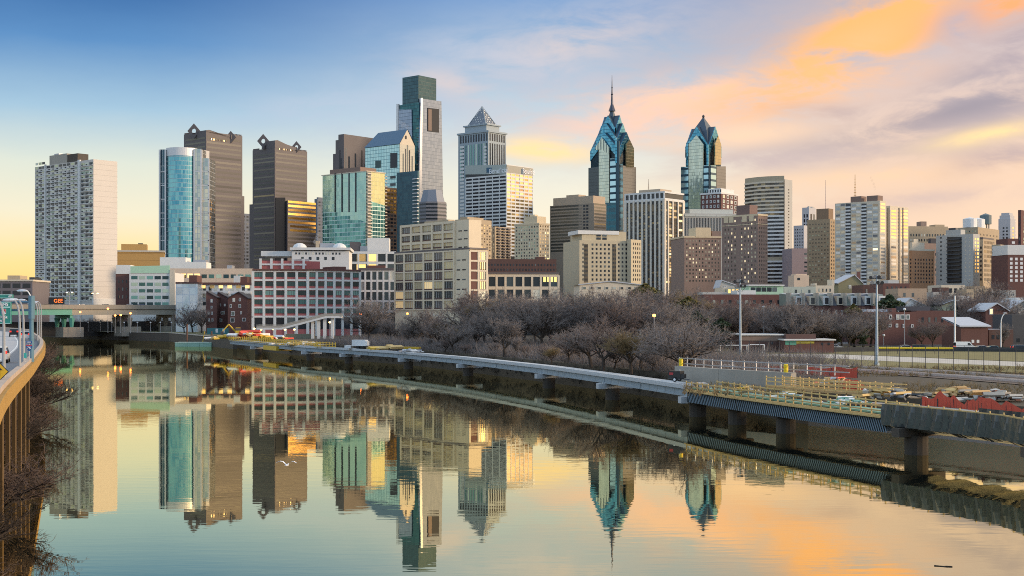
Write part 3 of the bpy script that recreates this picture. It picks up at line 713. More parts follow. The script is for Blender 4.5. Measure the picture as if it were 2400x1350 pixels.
wtext = plain('white_lettering', (.85,.87,.9), .5); bluep = plain('blue_sign', (.03,.10,.17), .5)
b.poly('L', [(1141,393),(1153,393),(1153,405),(1141,405)], .6, bluep, 'logo_panel'); b.poly('R', [(1221,396),(1228,397),(1228,409),(1221,408)], .6, bluep, 'logo_panel')
text('Beneficial', 6.6, wtext, b.root, (-.75, b.sx('L',1170), b.z(399)), (R(90),0,R(-90)), sx=.92); text('Beneficial', 6.6, wtext, b.root, (b.sx('R',1238), -.75, b.z(403,'R',1238)), (R(90),0,0), sx=.72)
b.done()
# --- brown-grey banded office, white strip tower
b = Bld('banded_office_block', 'broad grey-brown banded office block left of the spired tower', 'office building', 1289, 1392, 1421, 476, 1150); b.core(wall('taupe_stone', (.30,.24,.18), .75, .15, .1))
b.bands('L', 1291, 1356, 478, 590, 15, .55, G_dkl); b.bands('R', 1393, 1420, 474, 590, 15, .5, G_dkl); b.grid('L', 1366, 1380, 2, 478, 590, 15, .7, .6, G_dark); b.bands('L', 1357, 1364, 478, 590, 15, .1, G_dark)
b.lbox(.02,.98,.02,.93, 458, None, wall('tan_stone', (.42,.33,.24), .8, .15, .1), 'penthouse'); b.lbox(.2,.8,.40,.68, 452, 458, wall('tan_stone', ()), 'penthouse'); b.done()
b = Bld('white_strip_tower', 'dark glass tower striped by tall white piers, right of the spired tower', 'office tower', 1466, 1557, 1601, 449, 1000); b.core(G_dk2)
bronze = winmat('bronze_glass', [(0,(.05,.045,.04)),(.3,(.13,.11,.08)),(.55,(.06,.06,.06)),(.75,(.24,.19,.11)),(.9,(.1,.1,.1))], .12, .55)
b.grid('L', 1467, 1556, 9, 474, 664, 26, .98, .62, bronze, 'window', None, .05); b.grid('R', 1558, 1600, 4, 474, 664, 26, .98, .62, G_warm, 'window', None, .05)
warmw = wall('warm_white_concrete', (.66,.61,.52), .8, .14, .2); s0, s1 = b.sx('L', 1466), b.sx('L', 1557)
for i in range(10): b.add('pier', 'L', s0+(s1-s0)*i/9, 0, 1.6 if 0 < i < 9 else 2.6, b.z(466), .8, warmw)
r1 = b.sx('R', 1601)
for i, f_ in enumerate((0,.18,.42,.7,1)): b.add('pier', 'R', r1*f_, 0, 1.5 if 0 < i < 4 else 3.0, b.z(466), .8, warmw)
b.lbox(-.02,1.02,-.02,1.02, 464, 470, whitec, 'floor_band'); b.lbox(-.02,1.02,-.02,1.02, 448, 452, whitec, 'parapet')
for i in range(10): b.add('attic_pier', 'L', s0+(s1-s0)*i/9, b.z(466), 1.3, b.z(450)-b.z(466), .6, whitec)
b.poly('L', [(1478,478),(1540,480),(1540,496),(1478,494)], .45, bronze, 'attic_glass')
b.lbox(.2,.8,.2,.75, 440, None, wall('tan_stone', ()), 'penthouse'); b.done()
# --- the two tall towers with chevron tops
teal = curtain('bright_teal_glass', 2.4, 3.8, .15, .5, (.05,.22,.33), (.13,.35,.45), (.02,.10,.15), .8, .08, .03)
dteal = plain('dark_slate_teal', (.035,.075,.105), .35, .45)
stripe = curtain('teal_striped_glass', 40, 7.6, .01, 2.6, (.38,.56,.62), (.28,.46,.54), (.015,.055,.085), .8, .1, .02)
grayst = wall('grey_green_granite', (.10,.115,.115), .45, .12, .08, True, 3.8, .18)
goldst = wall('warm_granite', (.17,.155,.135), .5, .12, .08, True, 3.8, .18)
bayg = curtain('pale_bay_glass', 1.6, 3.8, .18, .35, (.40,.45,.38), (.50,.54,.46), (.20,.25,.23), .8, .1, .03)
bayy = curtain('gold_bay_glass', 1.6, 3.8, .18, .35, (.34,.29,.17), (.40,.34,.2), (.17,.15,.1), .8, .1, .03)
def cross_gable(b, f, ze, zp, zb, nm):
    """square tier with a gable on every side: f = inset fraction, zb base, ze eaves, zp peaks"""
    x0, x1, y0, y1 = b.Ls*f, b.Ls*(1-f), b.Lw*f, b.Lw*(1-f); cx, cy = b.Ls/2, b.Lw/2
    wl = MB(); rf = MB(); tr = MB()
    for k, (A, Bp, M_) in enumerate((((x0,y0),(x1,y0),(cx,y0)),((x1,y0),(x1,y1),(x1,cy)),((x1,y1),(x0,y1),(cx,y1)),((x0,y1),(x0,y0),(x0,cy)))):
        wl.poly([(*A,zb),(*Bp,zb),(*Bp,ze),(*M_,zp),(*A,ze)], 0)
        rf.poly([(*A,ze+.1),(*M_,zp+.1),(cx,cy,zp+.1)]); rf.poly([(*M_,zp+.1),(*Bp,ze+.1),(cx,cy,zp+.1)])
        nx, ny = ((0,-1),(1,0),(0,1),(-1,0))[k]; bw = (zp-ze)*.55; pr = 1.0
        o = lambda p_, z, q=pr: (p_[0]+nx*q, p_[1]+ny*q, z)
        for (S, E) in ((A, M_), (M_, Bp)):
            zs, zee = (ze, zp) if S is A else (zp, ze)
            tr.poly([o(S,zs-bw),o(E,zee-bw),o(E,zee),o(S,zs)]); tr.poly([o(S,zs),o(E,zee),o(E,zee,0),o(S,zs,0)]); tr.poly([o(S,zs-bw,0),o(E,zee-bw,0),o(E,zee-bw),o(S,zs-bw)])
    b.part('tier', wl, dteal); b.part('tier_roof', rf, plain('slate_blue_roof', (.07,.095,.125), .4, .35)); b.part('gable_trim', tr, teal)
def liberty(name, label, xl, xc, xr, ysh, D, tiers, apex, shaft):
    b = Bld(name, label, 'skyscraper', xl, xc, xr, ysh, D); b.core(grayst)
    mb = MB(); f = shaft; mb.box(b.Ls*f, b.Ls*(1-f), b.Lw*f, b.Lw*(1-f), b.H, b.z(tiers[0][1])); b.part('upper_shaft', mb, grayst)
    zprev = b.H
    for f_, ye, yp in tiers:
        cross_gable(b, f_, b.z(ye), b.z(yp), zprev, ''); zprev = b.z(ye)-4
    if apex is None:
        cx, cy = b.Ls/2, b.Lw/2; sq = lambda f_: [(b.Ls*f_,b.Lw*f_),(b.Ls*(1-f_),b.Lw*f_),(b.Ls*(1-f_),b.Lw*(1-f_)),(b.Ls*f_,b.Lw*(1-f_))]
        mb = MB(); mb.prism(sq(.13), b.z(336), b.z(302), top=sq(.25)); mb.prism(sq(.25), b.z(302), b.z(266), top=sq(.495)); b.part('cap', mb, plain('slate_blue_roof', ())); return b
    f_, yb_, yt_ = apex; cx, cy = b.Ls/2, b.Lw/2; mb = MB()
    q = [(b.Ls*f_,b.Lw*f_),(b.Ls*(1-f_),b.Lw*f_),(b.Ls*(1-f_),b.Lw*(1-f_)),(b.Ls*f_,b.Lw*(1-f_))]
    q2 = [(cx+(x-cx)*.12, cy+(y-cy)*.12) for x, y in q]
    mb.prism(q, b.z(yb_), b.z(yt_), top=q2); b.part('cap', mb, plain('slate_blue_roof', ()))
    return b
b = liberty('spired_tower', 'taller blue tower with nested chevron gables and a needle spire', 1379, 1452, 1490, 387, 1464,
    [(.05,348,306),(.17,322,284),(.27,296,264)], (.36,292,243), .05)
cx, cy = b.Ls/2, b.Lw/2
mb = MB(); mb.tube((cx,cy,b.z(252)),(cx,cy,b.z(236)),4.2,1.6,8); mb.tube((cx,cy,b.z(236)),(cx,cy,b.z(205)),1.5,.8,8); mb.tube((cx,cy,b.z(205)),(cx,cy,b.z(166)),.8,.2,8); mb.ball((cx,cy,b.z(212)),1.4,1.4,1.2); mb.ball((cx,cy,b.z(196)),1.0,1.0,1.0)
b.part('spire', mb, plain('spire_metal', (.08,.085,.11), .4, .6))
b.poly('L', [(1405,336),(1411,322),(1418,330),(1429,348),(1429,475),(1405,475)], 1.2, bayg, 'glass_bay'); b.poly('L', [(1396,347),(1405,334),(1412,324),(1429,345),(1429,362),(1412,350),(1398,352)], 1.5, curtain('striped_gable_glass', 2.2, 50, .9, .01, (.55,.6,.5), (.6,.64,.52), (.05,.09,.11), .6, .1), 'gable_glass')
b.poly('L', [(1431,372),(1444,372),(1444,475),(1431,475)], .9, stripe, 'striped_bay'); b.poly('L', [(1431,475),(1449,475),(1449,540),(1380,540),(1380,475)], .7, curtain('deep_teal_glass', 3, 7.6, .8, 2.5, (.03,.09,.12), (.03,.07,.1), (.05,.20,.24), .6, .1), 'lower_glass')
b.poly('L', [(1445,330),(1452,330),(1452,540),(1445,540)], 1.1, dteal, 'corner_strip'); b.poly('L', [(1443,320),(1447.5,326),(1448,382),(1443,382)], 1.6, teal, 'corner_glass'); b.poly('R', [(1452.5,385),(1458,385),(1458,540),(1452.5,540)], 1.1, stripe, 'striped_bay')
b.poly('R', [(1466,338),(1474,327),(1484,348),(1484,392),(1466,392)], 1.2, bayy, 'glass_bay'); b.poly('R', [(1459,388),(1490,392),(1490,540),(1459,540)], .5, goldst, 'stone_bay'); b.done()
b = liberty('chevron_tower', 'shorter blue chevron-gabled tower with a small ball finial', 1596, 1664, 1701, 390, 1470, [(.11,338,292)], None, .11)
cx, cy = b.Ls/2, b.Lw/2; mb = MB(); mb.tube((cx,cy,b.z(272)),(cx,cy,b.z(266)),1.2,.6,6); mb.ball((cx,cy,b.z(265)),1.6,1.6,1.9); mb.tube((cx,cy,b.z(264)),(cx,cy,b.z(260)),.5,.1,6); b.part('finial', mb, dsteel)
b.poly('L', [(1615,338),(1633,317),(1649,338),(1649,500),(1615,500)], -2.5 if False else .9, bayg, 'glass_bay'); b.poly('R', [(1675,335),(1682,318),(1689,340),(1689,386),(1675,386)], .9, bayy, 'glass_bay')
b.poly('L', [(1596.5,391),(1614,391),(1614,500),(1596.5,500)], .7, stripe, 'striped_bay'); b.poly('L', [(1650,388),(1661,388),(1661,500),(1650,500)], .8, stripe, 'striped_bay'); b.poly('R', [(1665,388),(1677,388),(1677,500),(1665,500)], .8, stripe, 'striped_bay'); b.poly('R', [(1678,390),(1700,390),(1700,500),(1678,500)], .7, goldst, 'stone_bay')
b.poly('L', [(1609,334),(1614,336),(1614,388),(1608,388)], .9, teal, 'corner_glass'); b.poly('L', [(1657,338),(1661.5,338),(1661.5,388),(1657,388)], .9, teal, 'corner_glass')
b.done()
# ============================================================ buildings of the middle distance
def slab(name, label, cat, xl, xc, xr, yt, D, mat, L=(), Rr=(), ph=(), par=None, roof=None, ang=ANG, Lw=None, Ls=None, z0=4.0, fin=True, group=None):
    b = Bld(name, label, cat, xl, xc, xr, yt, D, z0, ang, group, Lw, Ls); b.core(mat, roof=roof)
    for g in L: b.grid('L', *g[:9], name=g[9] if len(g) > 9 else 'window', frame=g[10] if len(g) > 10 else None)
    for g in Rr: b.grid('R', *g[:9], name=g[9] if len(g) > 9 else 'window', frame=g[10] if len(g) > 10 else None)
    for p in ph: b.lbox(*p[:5], None, p[5], p[6] if len(p) > 6 else 'penthouse')
    if par: b.lbox(-.015, 1.015, -.015, 1.015, yt-2, yt+2, par, 'parapet')
    return b.done() if fin else b
def absorb(a, b):
    """the second wing of one building: its parts join the first"""
    bpy.context.view_layer.update()
    mi = a.root.matrix_world.inverted() @ b.root.matrix_world
    for o in [o for o in bpy.data.objects if o.parent == b.root]:
        m = mi @ o.matrix_basis.copy(); o.parent = a.root; o.matrix_basis = m
    bpy.data.objects.remove(b.root)
ochre = wall('ochre_brick', (.42,.27,.10), .85, .15, .15); tan = wall('tan_brick', (.43,.34,.23), .85, .18, .2); beige = wall('beige_brick', (.50,.43,.30), .85, .18, .2)
mauve = wall('brown_prewar_brick', (.27,.19,.155), .88, .2, .25); greyw = wall('grey_render', (.44,.43,.40), .85, .16, .2); limest = wall('limestone', (.64,.52,.35), .85, .16, .2)
peach = wall('peach_render', (.62,.48,.36), .85, .12, .15); orangeb = wall('orange_brick', (.44,.23,.12), .88, .2, .2); bluegrey = wall('blue_grey_stone', (.15,.17,.21), .7, .15, .1)
pinkb = wall('pink_painted_brick', (.40,.12,.115), .85, .2, .3); palegreen = wall('pale_green_paint', (.42,.62,.45), .8, .15, .2); purple = wall('grey_purple_concrete', (.17,.15,.16), .85, .2, .2)
W = 'window'
G_pre = winmat('prewar_glass', [(0,(.05,.05,.045)),(.45,(.35,.32,.25)),(.7,(.1,.09,.08)),(.88,(.55,.5,.36))], .2, .1, lit=.16, litc=(1,.82,.5), ls=.75)
slab('office_building', 'dark purple-grey low office with big square windows at the left edge', 'office building', 0, -90, 76, 657, 650, purple, Rr=[(-90,74,7,661,712,3,.78,.62,G_dark)], ph=[(.62,.8,.1,.5,645,tan),(.93,1,.1,.5,649,dsteel)], par=creamc, ang=4, Lw=30)
slab('warehouse', 'windowless ochre brick block between the white slab and the curved glass tower', 'warehouse', 0, 272, 384, 588, 800, wall('ochre_banded_brick', (.40,.26,.10), .85, .15, .15, True, 4.2, .08), ph=[(.10,.64,.1,.6,571,ochre),(.45,.55,.2,.4,568,dsteel,'roof_unit')], par=greyw, ang=14, Lw=34)
slab('office_building', 'dark blue-grey block glimpsed between the two brown towers', 'office building', 560, 566, 592, 500, 1320, bluegrey, Rr=[(568,592,3,503,620,14,.6,.5,G_dark)])
slab('office_building', 'dark blue-grey block glimpsed right of the gold-lit brown tower', 'office building', 737, 744, 768, 466, 1320, bluegrey, Rr=[(745,768,3,470,560,12,.6,.5,G_dark)], ph=[(.1,.6,.1,.6,462,bluegrey)])
slab('brick_house', 'narrow dark-red brick building right beside the white apartment slab', 'brick building', 0, 271, 303, 642, 690, brick, Rr=[(274,301,3,650,705,3,.3,.4,G_std)], ph=[(.05,1.1,-.02,.8,621,whitec)], ang=6, Lw=14)
b = slab('parking_garage', 'white open-sided building with rows of square openings above the road bridge', 'parking garage', 0, 303, 410, 639, 680, whitec, ang=4, Lw=26, fin=False)
b.grid('R', 306, 397, 5, 643, 720, 5, .8, .5, G_teal, W); b.poly('R', [(306,624),(398,622),(398,640),(306,640)], .3, palegreen, 'painted_panel'); b.poly('R', [(398,632),(410,632),(410,725),(398,725)], .5, creamc, 'pier'); b.done()
b = slab('apartment_block', 'long peach apartment block with a recessed window strip below its roof', 'apartment block', 0, 398, 592, 629, 722, peach, ang=3, Lw=30, ph=[(-.12,.19,.0,.5,603,whitec),(.19,.44,.0,.5,614,whitec),(.27,.42,.1,.4,608,steel,'roof_unit'),(.68,.74,.1,.4,621,steel,'roof_unit')], fin=False)
b.grid('R', 402, 440, 2, 640, 720, 5, .6, .45, G_dark, W); b.grid('R', 470, 590, 7, 642, 653, 1, .72, .8, G_teal, W); b.grid('R', 405, 470, 4, 640, 652, 1, .8, .8, G_warm2 := winmat('lit_window_glass', [(0,(.7,.45,.15)),(.7,(.3,.3,.25))], .3, .1, lit=.75, litc=(1,.62,.2), ls=1.1), W); b.done()
b = slab('apartment_block', 'white balconied apartment block with red flat roof behind the brick townhouses', 'apartment block', 0, 440, 592, 667, 645, wall('white_stucco', (.62,.62,.62), .85, .15, .2), ang=3, Lw=22, ph=[(.02,.14,.0,.6,645,brick),(.81,.92,.0,.6,648,brick),(.71,.81,-.02,.6,646,whitec)], fin=False)
b.lbox(-.02,1.02,-.04,1.02, 662, 667, brick, 'roof_edge')
b.grid('R', 460, 590, 10, 668, 720, 3, .5, .5, G_std, W); b.grid('R', 466, 590, 6, 668, 676, 1, .5, .9, G_warm2, W, dd=.1)
for k in range(5): b.add('balcony', 'R', b.sx('R',472+26*k), b.z(688+(k%2)*12), 5.5, 1.1, 1.6, whitec)
b.done()
gm = curtain('painted_glass_wall', 3.2, 3.6, .35, .4, (.30,.44,.50), (.62,.66,.70), (.62,.66,.70), .3, .2, .06, big=.12)
slab('glass_stair_building', 'pale blue glass-fronted block with painted panes, left of the brick townhouses', 'glass building', 0, 412, 463, 663, 628, gm, ang=4, Lw=14, par=brick)
# gabled brick townhouses
def gable_house(name, label, xa, xb, yeave, yapex, D, dep, mat, roofm, wins, apex=.5, z0=4.0, ang=4, frame=whitec, shed=False, chim=None, group=None, cat='house'):
    b = Bld(name, label, cat, 0, xa, xb, yeave, D, z0, ang, group, Lw=dep); ax = b.Ls*apex; za = b.z(yapex); mb = MB(); H = b.H; L = b.Ls
    mb.box(0, L, 0, dep, 0, H); mb.poly([(0,0,H),(L,0,H),(ax,0,za)]); mb.poly([(L,dep,H),(0,dep,H),(ax,dep,za)]); b.part('wall', mb, mat)
    mb = MB(); e = .5
    for s_, c_ in ((-e, 0), (L+e, 0)):
        zz = H-(za-H)*e/max(ax, .1) if s_ < 0 else H-(za-H)*e/max(L-ax, .1)
        q = [(s_,-e,zz),(ax,-e,za),(ax,dep+e,za),(s_,dep+e,zz)]
        if abs(ax-s_) > .6:
            mb.poly([(x,y,z+.35) for x,y,z in q]); mb.poly([(x,y,z) for x,y,z in q][::-1]); mb.poly([q[0],q[1],(q[1][0],q[1][1],q[1][2]+.35),(q[0][0],q[0][1],q[0][2]+.35)])
    b.part('roof', mb, roofm)
    for px, py, w_, h in wins: b.add('window', 'R', b.sx('R', px), b.z(py+h/2), w_*D/F, h*D/F, .12, G_std, frame, .22)
    if chim:
        mb = MB(); c = L*chim; mb.box(c-.6, c+.6, dep*.3, dep*.3+1.2, H, za+1.6); b.part('chimney', mb, brick)
    return b.done()
gable_house('brick_townhouse', 'left red-brick townhouse with single slanted roof by the construction site', 483, 508, 697, 683, 585, 12, brick, darkroof, [(496,705,5,8),(496,720,4,6),(489,734,4,7),(497,734,4,7),(490,750,4,7),(498,750,4,7)], apex=.02, chim=None)
gable_house('brick_townhouse', 'recessed red-brick townhouse with dark balcony between two gabled ones', 508, 536, 699, 685, 594, 12, brick, darkroof, [(516,715,4,6),(527,715,4,6),(522,733,9,8),(518,750,6,9)], apex=.1)
gable_house('brick_townhouse', 'widest red-brick townhouse with steep pointed gable facing the river', 534, 580, 699, 685, 580, 14, brick, darkroof, [(548,703,6,9),(562,702,4,8),(541,717,5,8),(562,717,6,8),(546,735,9,11),(565,733,4,7),(545,750,9,11),(572,749,9,8)], apex=.55)
gable_house('brick_townhouse', 'dark-roofed brick townhouse half hidden beside the red-white gridded building', 574, 594, 708, 690, 596, 12, brickd, darkroof, [(582,722,6,10),(582,742,6,10)], apex=.2)
# red and white gridded building, two wings meeting at a blunt corner
b = Bld('gridded_loft_building', 'five-storey building of white concrete grid with pink-red spandrels', 'loft building', 0, 593, 721, 633, 520, 4, 8, Lw=30); b.core(pinkb)
b2 = Bld('wing', None, None, 0, 721, 843, 633, (520*1.0)+ (721-593)/F*520*math.tan(R(8)), 4, 32, Lw=30); b2.core(pinkb)
for q, a, c, n in ((b,593,721,5),(b2,721,843,6)):
    q.grid('R', a, c, n, 635, 742, 5, .88, .50, G_loft := winmat('dark_teal_loft_glass', [(0,(.012,.03,.03)),(.4,(.03,.07,.065)),(.7,(.06,.15,.14)),(.88,(.16,.30,.27))], .2, .1), W, G_dk2, .1, off=.10, fw=.05, mull=3); q.frame('R', a, c, n, 635, 742, 5, 1.05, .75, whitec, .45)
    q.grid('R', a, c, n, 744, 772, 1, .84, .95, G_dark, 'shopfront', dd=.1); q.lbox(-.01,1.01,-.03,1, 630, 634, brick, 'parapet')
    for i in range(n+1): q.add('ground_pier', 'R', q.sx('R', a+(c-a)*i/n), 0, 1.1, q.z(744,'R',a), .45, whitec)
b.lbox(.12,.95,.25,.8, 609, None, pinkb, 'setback'); 
mb = MB(); L = b.Ls
for i in range(5): x_ = L*(.12+.2*i); mb.box(x_-.5, x_+.5, b.Lw*.25-.5, b.Lw*.25, b.H, b.z(604)-0)
mb.box(L*.10, L*.97, b.Lw*.25-.45, b.Lw*.25, b.z(620), b.z(616)); b.part('setback_frame', mb, whitec)
b2.lbox(-.02,.40,.3,.8, 610, None, pinkb, 'penthouse'); b2.lbox(.62,.85,.2,.6, 622, None, brick, 'roof_unit'); b2.lbox(.1,.25,.4,.7, 604, 610, steel, 'roof_unit')
b2.done(); b.done(); absorb(b, b2)
# white grid extension and the rows behind it
b = slab('gridded_loft_building', 'plain white-gridded four-storey wing left of the tall white-gridded loft', 'loft building', 0, 842, 927, 631, 566, G_dk2, ang=4, Lw=24, fin=False, ph=[(.2,.7,.2,.6,621,brick)])
b.grid('R', 842, 927, 6, 634, 730, 4, .86, .8, G_std, W); b.frame('R', 842, 927, 6, 634, 730, 4, .8, .9, whitec, .35); b.lbox(-.02,1.02,-.03,1, 628, 633, gran, 'parapet'); b.done()
b = slab('gridded_loft_building', 'white-gridded upper floors with glowing orange windows behind the domed hall', 'loft building', 0, 812, 928, 590, 640, G_dk2, ang=3, Lw=24, fin=False, ph=[(.06,.26,.1,.6,566,gran),(.42,.86,.05,.6,557,whitec),(.27,.42,.1,.5,576,steel,'roof_unit')])
b.grid('R', 840, 928, 4, 592, 640, 2, .84, .8, G_std, W); b.grid('R', 834, 884, 2, 592, 640, 2, .84, .7, G_warm2, W, dd=.12); b.frame('R', 818, 928, 5, 592, 640, 2, .9, 1.2, whitec, .35); b.done()
b = slab('domed_hall', 'white classical hall with low domed roof corners behind the red-white building', 'hall', 0, 684, 818, 588, 600, whitec, ang=4, Lw=26, fin=False, ph=[(-.55,.0,.1,.8,600,whitec)])
b.grid('R', 690, 800, 14, 591, 597, 1, .5, .8, G_std, 'attic_window'); b.grid('R', 700, 790, 5, 601, 610, 1, .35, .8, G_std, W); b.lbox(-.03,1.03,-.04,1.02, 580, 586, whitec, 'cornice')
for f_ in (.12, .82):
    mb = MB(); mb.ball((b.Ls*f_, 5, b.z(581)), 3.4, 3.4, 2.6, 14, 8); b.part('dome', mb, whitec)
b.lbox(.48,.72,.2,.6, 568, 580, steel, 'roof_unit'); b.lbox(.40,.46,.2,.3, 563, 580, tan, 'chimney'); b.done()
# big loft
loftc = wall('loft_concrete', (.72,.60,.43), .85, .16, .2)
b = Bld('tall_loft_building', 'tallest white-gridded loft with two tiers and a gold-lit brick end', 'loft building', 926, 1099, 1141, 584, 505, 4, 40); b.core(loftc); z6 = b.z(584)
loftw = winmat('loft_glass', [(0,(.05,.055,.05)),(.25,(.48,.40,.24)),(.45,(.64,.51,.27)),(.62,(.13,.12,.11)),(.76,(.60,.47,.26)),(.9,(.14,.10,.08))], .2, .1, lit=.05, litc=(1,.72,.35), ls=.4)
nl = 6
for px in (1065,): pass
b.grid('L', 927, 1065, 6, 588, 726, 6, .9, .74, loftw, W, whitec, .08, off=.05, fw=.08, mull=3); b.frame('L', 927, 1065, 6, 588, 726, 6, 1.1, .5, loftc, .45)
b.grid('L', 927, 1065, 6, 588, 726, 6, .9, .13, brickd, 'spandrel', None, .3, off=-.37)
b.grid('L', 1068, 1094, 2, 588, 726, 6, .62, .13, G_dark, 'slot_window', off=-.4)
mb = MB(); r1 = b.sx('R',1141); mb.box(0, r1, -.15, 0, 0, b.H-.3); b.part('end_wall', mb, brick)
b.grid('R', 1100, 1140, 2, 588, 726, 6, .86, .8, G_std, W, None, .2, skip=lambda i, j: i == 0); b.grid('R', 1119, 1137, 4, 588, 680, 4, .45, .75, G_warm2, W, None, .3); b.frame('R', 1100, 1140, 2, 588, 726, 6, .9, .7, creamc, .45)
b.lbox(-.01,1.01,-.01,1.01, 580, 584, gran, 'parapet')
x0, x1, y0, y1 = b.Ls*.08, b.Ls*.8, b.Lw*.02, b.Lw*.9; zt = b.z(514); mb = MB(); mb.box(.9, x1, 1.2, b.sx('L',936), b.H, zt); b.part('upper_tier', mb, loftc)
b.grid('L', 938, 1062, 5, 522, 580, 3, .9, .74, loftw, W, whitec, -.8, off=.05, fw=.08, mull=3); 
mb = MB(); s0, s1 = b.sx('L',938), b.sx('L',1062)
for i in range(6): c = s0+(s1-s0)*i/5; mb.box(.2, 1.0, c-.6, c+.6, b.H, zt)
for j in range(4): z = b.H+(zt-.5-b.H)*j/3; mb.box(.3, 1.0, s1, s0, z-.5, z+.5)
b.part('upper_frame', mb, loftc); b.grid('L', 1068, 1094, 2, 522, 580, 3, .62, .13, G_dark, 'slot_window', None, -.8, off=-.4)
b.grid('L', 938, 1062, 5, 522, 580, 3, .9, .13, brickd, 'spandrel', None, -.55, off=-.37)
b.lbox(.15,.5,.3,.62, 509, 515, tan, 'roof_unit'); b.lbox(.25,.5,.05,.2, 511, 515, tan, 'roof_unit'); b.done()
slab('apartment_tower', 'tan brick apartment house with small punched windows behind the tall loft', 'apartment building', 1066, 1100, 1152, 513, 800, tan, L=[(1068,1098,5,516,620,16,.45,.5,G_warm)], Rr=[(1101,1151,8,522,640,18,.45,.5,G_warm)], ph=[(-.02,.7,.1,.6,508,tan)])
b = slab('apartment_tower', 'tan apartment house with stacked balconies beside the tall loft', 'apartment building', 1140, 1160, 1197, 531, 830, tan, L=[(1142,1159,4,535,640,15,.4,.5,G_warm)], fin=False)
for j in range(16):
    for px in (1168,1180,1191): b.add('balcony', 'R', b.sx('R',px), b.z(536+j*6.6), 3.0, .8, 1.3, gran)
b.grid('R', 1162, 1196, 3, 533, 640, 16, .8, .5, G_dark, W); b.done()
slab('hotel', 'cream limestone hotel with rows of small windows right of the gridded bank tower', 'hotel', 1206, 1263, 1288, 524, 960, limest, L=[(1208,1262,9,527,625,13,.42,.5,G_apt)], Rr=[(1264,1287,4,526,625,13,.42,.5,G_warm)], ph=[(.05,.9,.1,.62,506,limest),(.3,.6,.3,.5,501,limest)], par=limest)
slab('brick_building', 'low dark-brick block below the cream hotel', 'brick building', 0, 1140, 1304, 607, 660, brickd, Rr=[(1142,1302,22,615,660,4,.4,.45,G_dark)], ang=5, Lw=22, ph=[(.72,.84,.1,.5,601,brickd)])
b = slab('gridded_loft_building', 'low white-gridded wing with three gold-lit bays at its right end', 'loft building', 0, 1143, 1309, 642, 540, G_dk2, ang=5, Lw=22, fin=False)
b.grid('R', 1143, 1309, 8, 645, 705, 2, .86, .8, G_std, W, None, .1); b.grid('R', 1272, 1306, 4, 645, 662, 1, .7, .85, G_warm2, W, None, .16); b.frame('R', 1143, 1309, 8, 645, 705, 2, .9, 1.3, creamc, .4); b.lbox(-.01,1.01,-.03,1, 638, 642, gran, 'parapet'); b.done()
b = slab('apartment_house', 'sand-brick prewar apartment house with two dark light courts', 'apartment building', 1322, 1358, 1478, 563, 700, beige, ang=16, Lw=28, fin=False, ph=[(.08,.95,.1,.8,541,beige)])
b.grid('R', 1384, 1432, 5, 568, 660, 9, .42, .5, G_dark, W); b.grid('R', 1446, 1472, 3, 568, 660, 9, .42, .5, G_dark, W); b.grid('R', 1364, 1369, 1, 568, 660, 9, .5, .5, G_dark, W)
for px in (1373,1439): b.poly('R', [(px-4,572),(px+5,572),(px+5,662),(px-4,662)], .1, wall('shaded_court', (.12,.10,.07)), 'light_court'); b.grid('R', px-4, px+5, 2, 572, 660, 9, .5, .5, G_dark, W, None, .16)  # flat panel; the court's shade is put into its dark colour
b.lbox(.0,.8,.08,.7, 539, 548, whitec, 'roof_band'); b.grid('R', 1400, 1428, 2, 547, 562, 2, .7, .7, G_dark, W, None, -2.6); b.done()
slab('apartment_house', 'sand-brick end wing with narrow paired windows left of the white-striped tower', 'apartment building', 1470, 1479, 1503, 561, 705, beige, Rr=[(1482,1502,4,566,660,9,.4,.55,G_dark)])
b = gable_house('long_hall', 'long cream hall with a pale metal pitched roof above the bare trees', 1358, 1503, 668, 660, 480, 14, creamc, snow, [(1370+i*17.5,675,9,7) for i in range(8)], apex=.5, ang=6, frame=creamc, cat='hall')
# office row between the striped tower and the right
b = slab('office_building', 'wide pale office with fine vertical ribs behind the two prewar blocks', 'office building', 0, 1604, 1728, 500, 1020, greyw, ang=8, Lw=34, fin=False, ph=[(.12,.95,.1,.7,489,palegrey := wall('pale_grey_stone', (.52,.54,.50), .8, .1, .1))])
b.grid('R', 1605, 1727, 34, 510, 560, 1, .5, 1, G_dark, 'window_strip'); b.grid('R', 1605, 1727, 5, 502, 508, 1, .98, .7, palegrey, 'cornice_block', None, .5); b.done()
b = slab('apartment_tower', 'red-brick and white tower top in front of the chevron tower', 'apartment tower', 1642, 1690, 1729, 452, 1120, brick, fin=False, ph=[(.1,.9,.1,.7,440,whitec)])
b.grid('L', 1644, 1688, 5, 454, 500, 4, .5, .6, G_std, W, whitec, .1, fw=.5); b.grid('R', 1692, 1728, 4, 454, 500, 4, .55, .7, G_apt, W, whitec, .1, fw=.5); b.grid('L', 1646, 1688, 7, 442, 451, 1, .5, .8, G_dark, 'attic_window', None, -2.8)
b.lbox(-.02,1.02,-.02,1.02, 450, 454, whitec, 'cornice'); b.done()
slab('prewar_hotel', 'mauve-brown prewar block with gold-lit arched pavilion, left of its darker neighbour', 'hotel', 0, 1604, 1690, 555, 860, mauve, Rr=[(1606,1688,11,560,662,12,.38,.5,G_pre)], ph=[(.30,.72,-.02,.5,533,limest),(.75,1,.0,.5,541,mauve)], par=limest, ang=10, Lw=30)
b = slab('prewar_hotel', 'darker brown prewar block with tall penthouse and stone-arched top windows', 'hotel', 1692, 1776, 1799, 503, 800, mauve, ang=42, fin=False, ph=[(.1,.9,.25,.62,478,wall('dark_prewar_brick', (.19,.125,.11), .88, .2, .25))], par=limest)
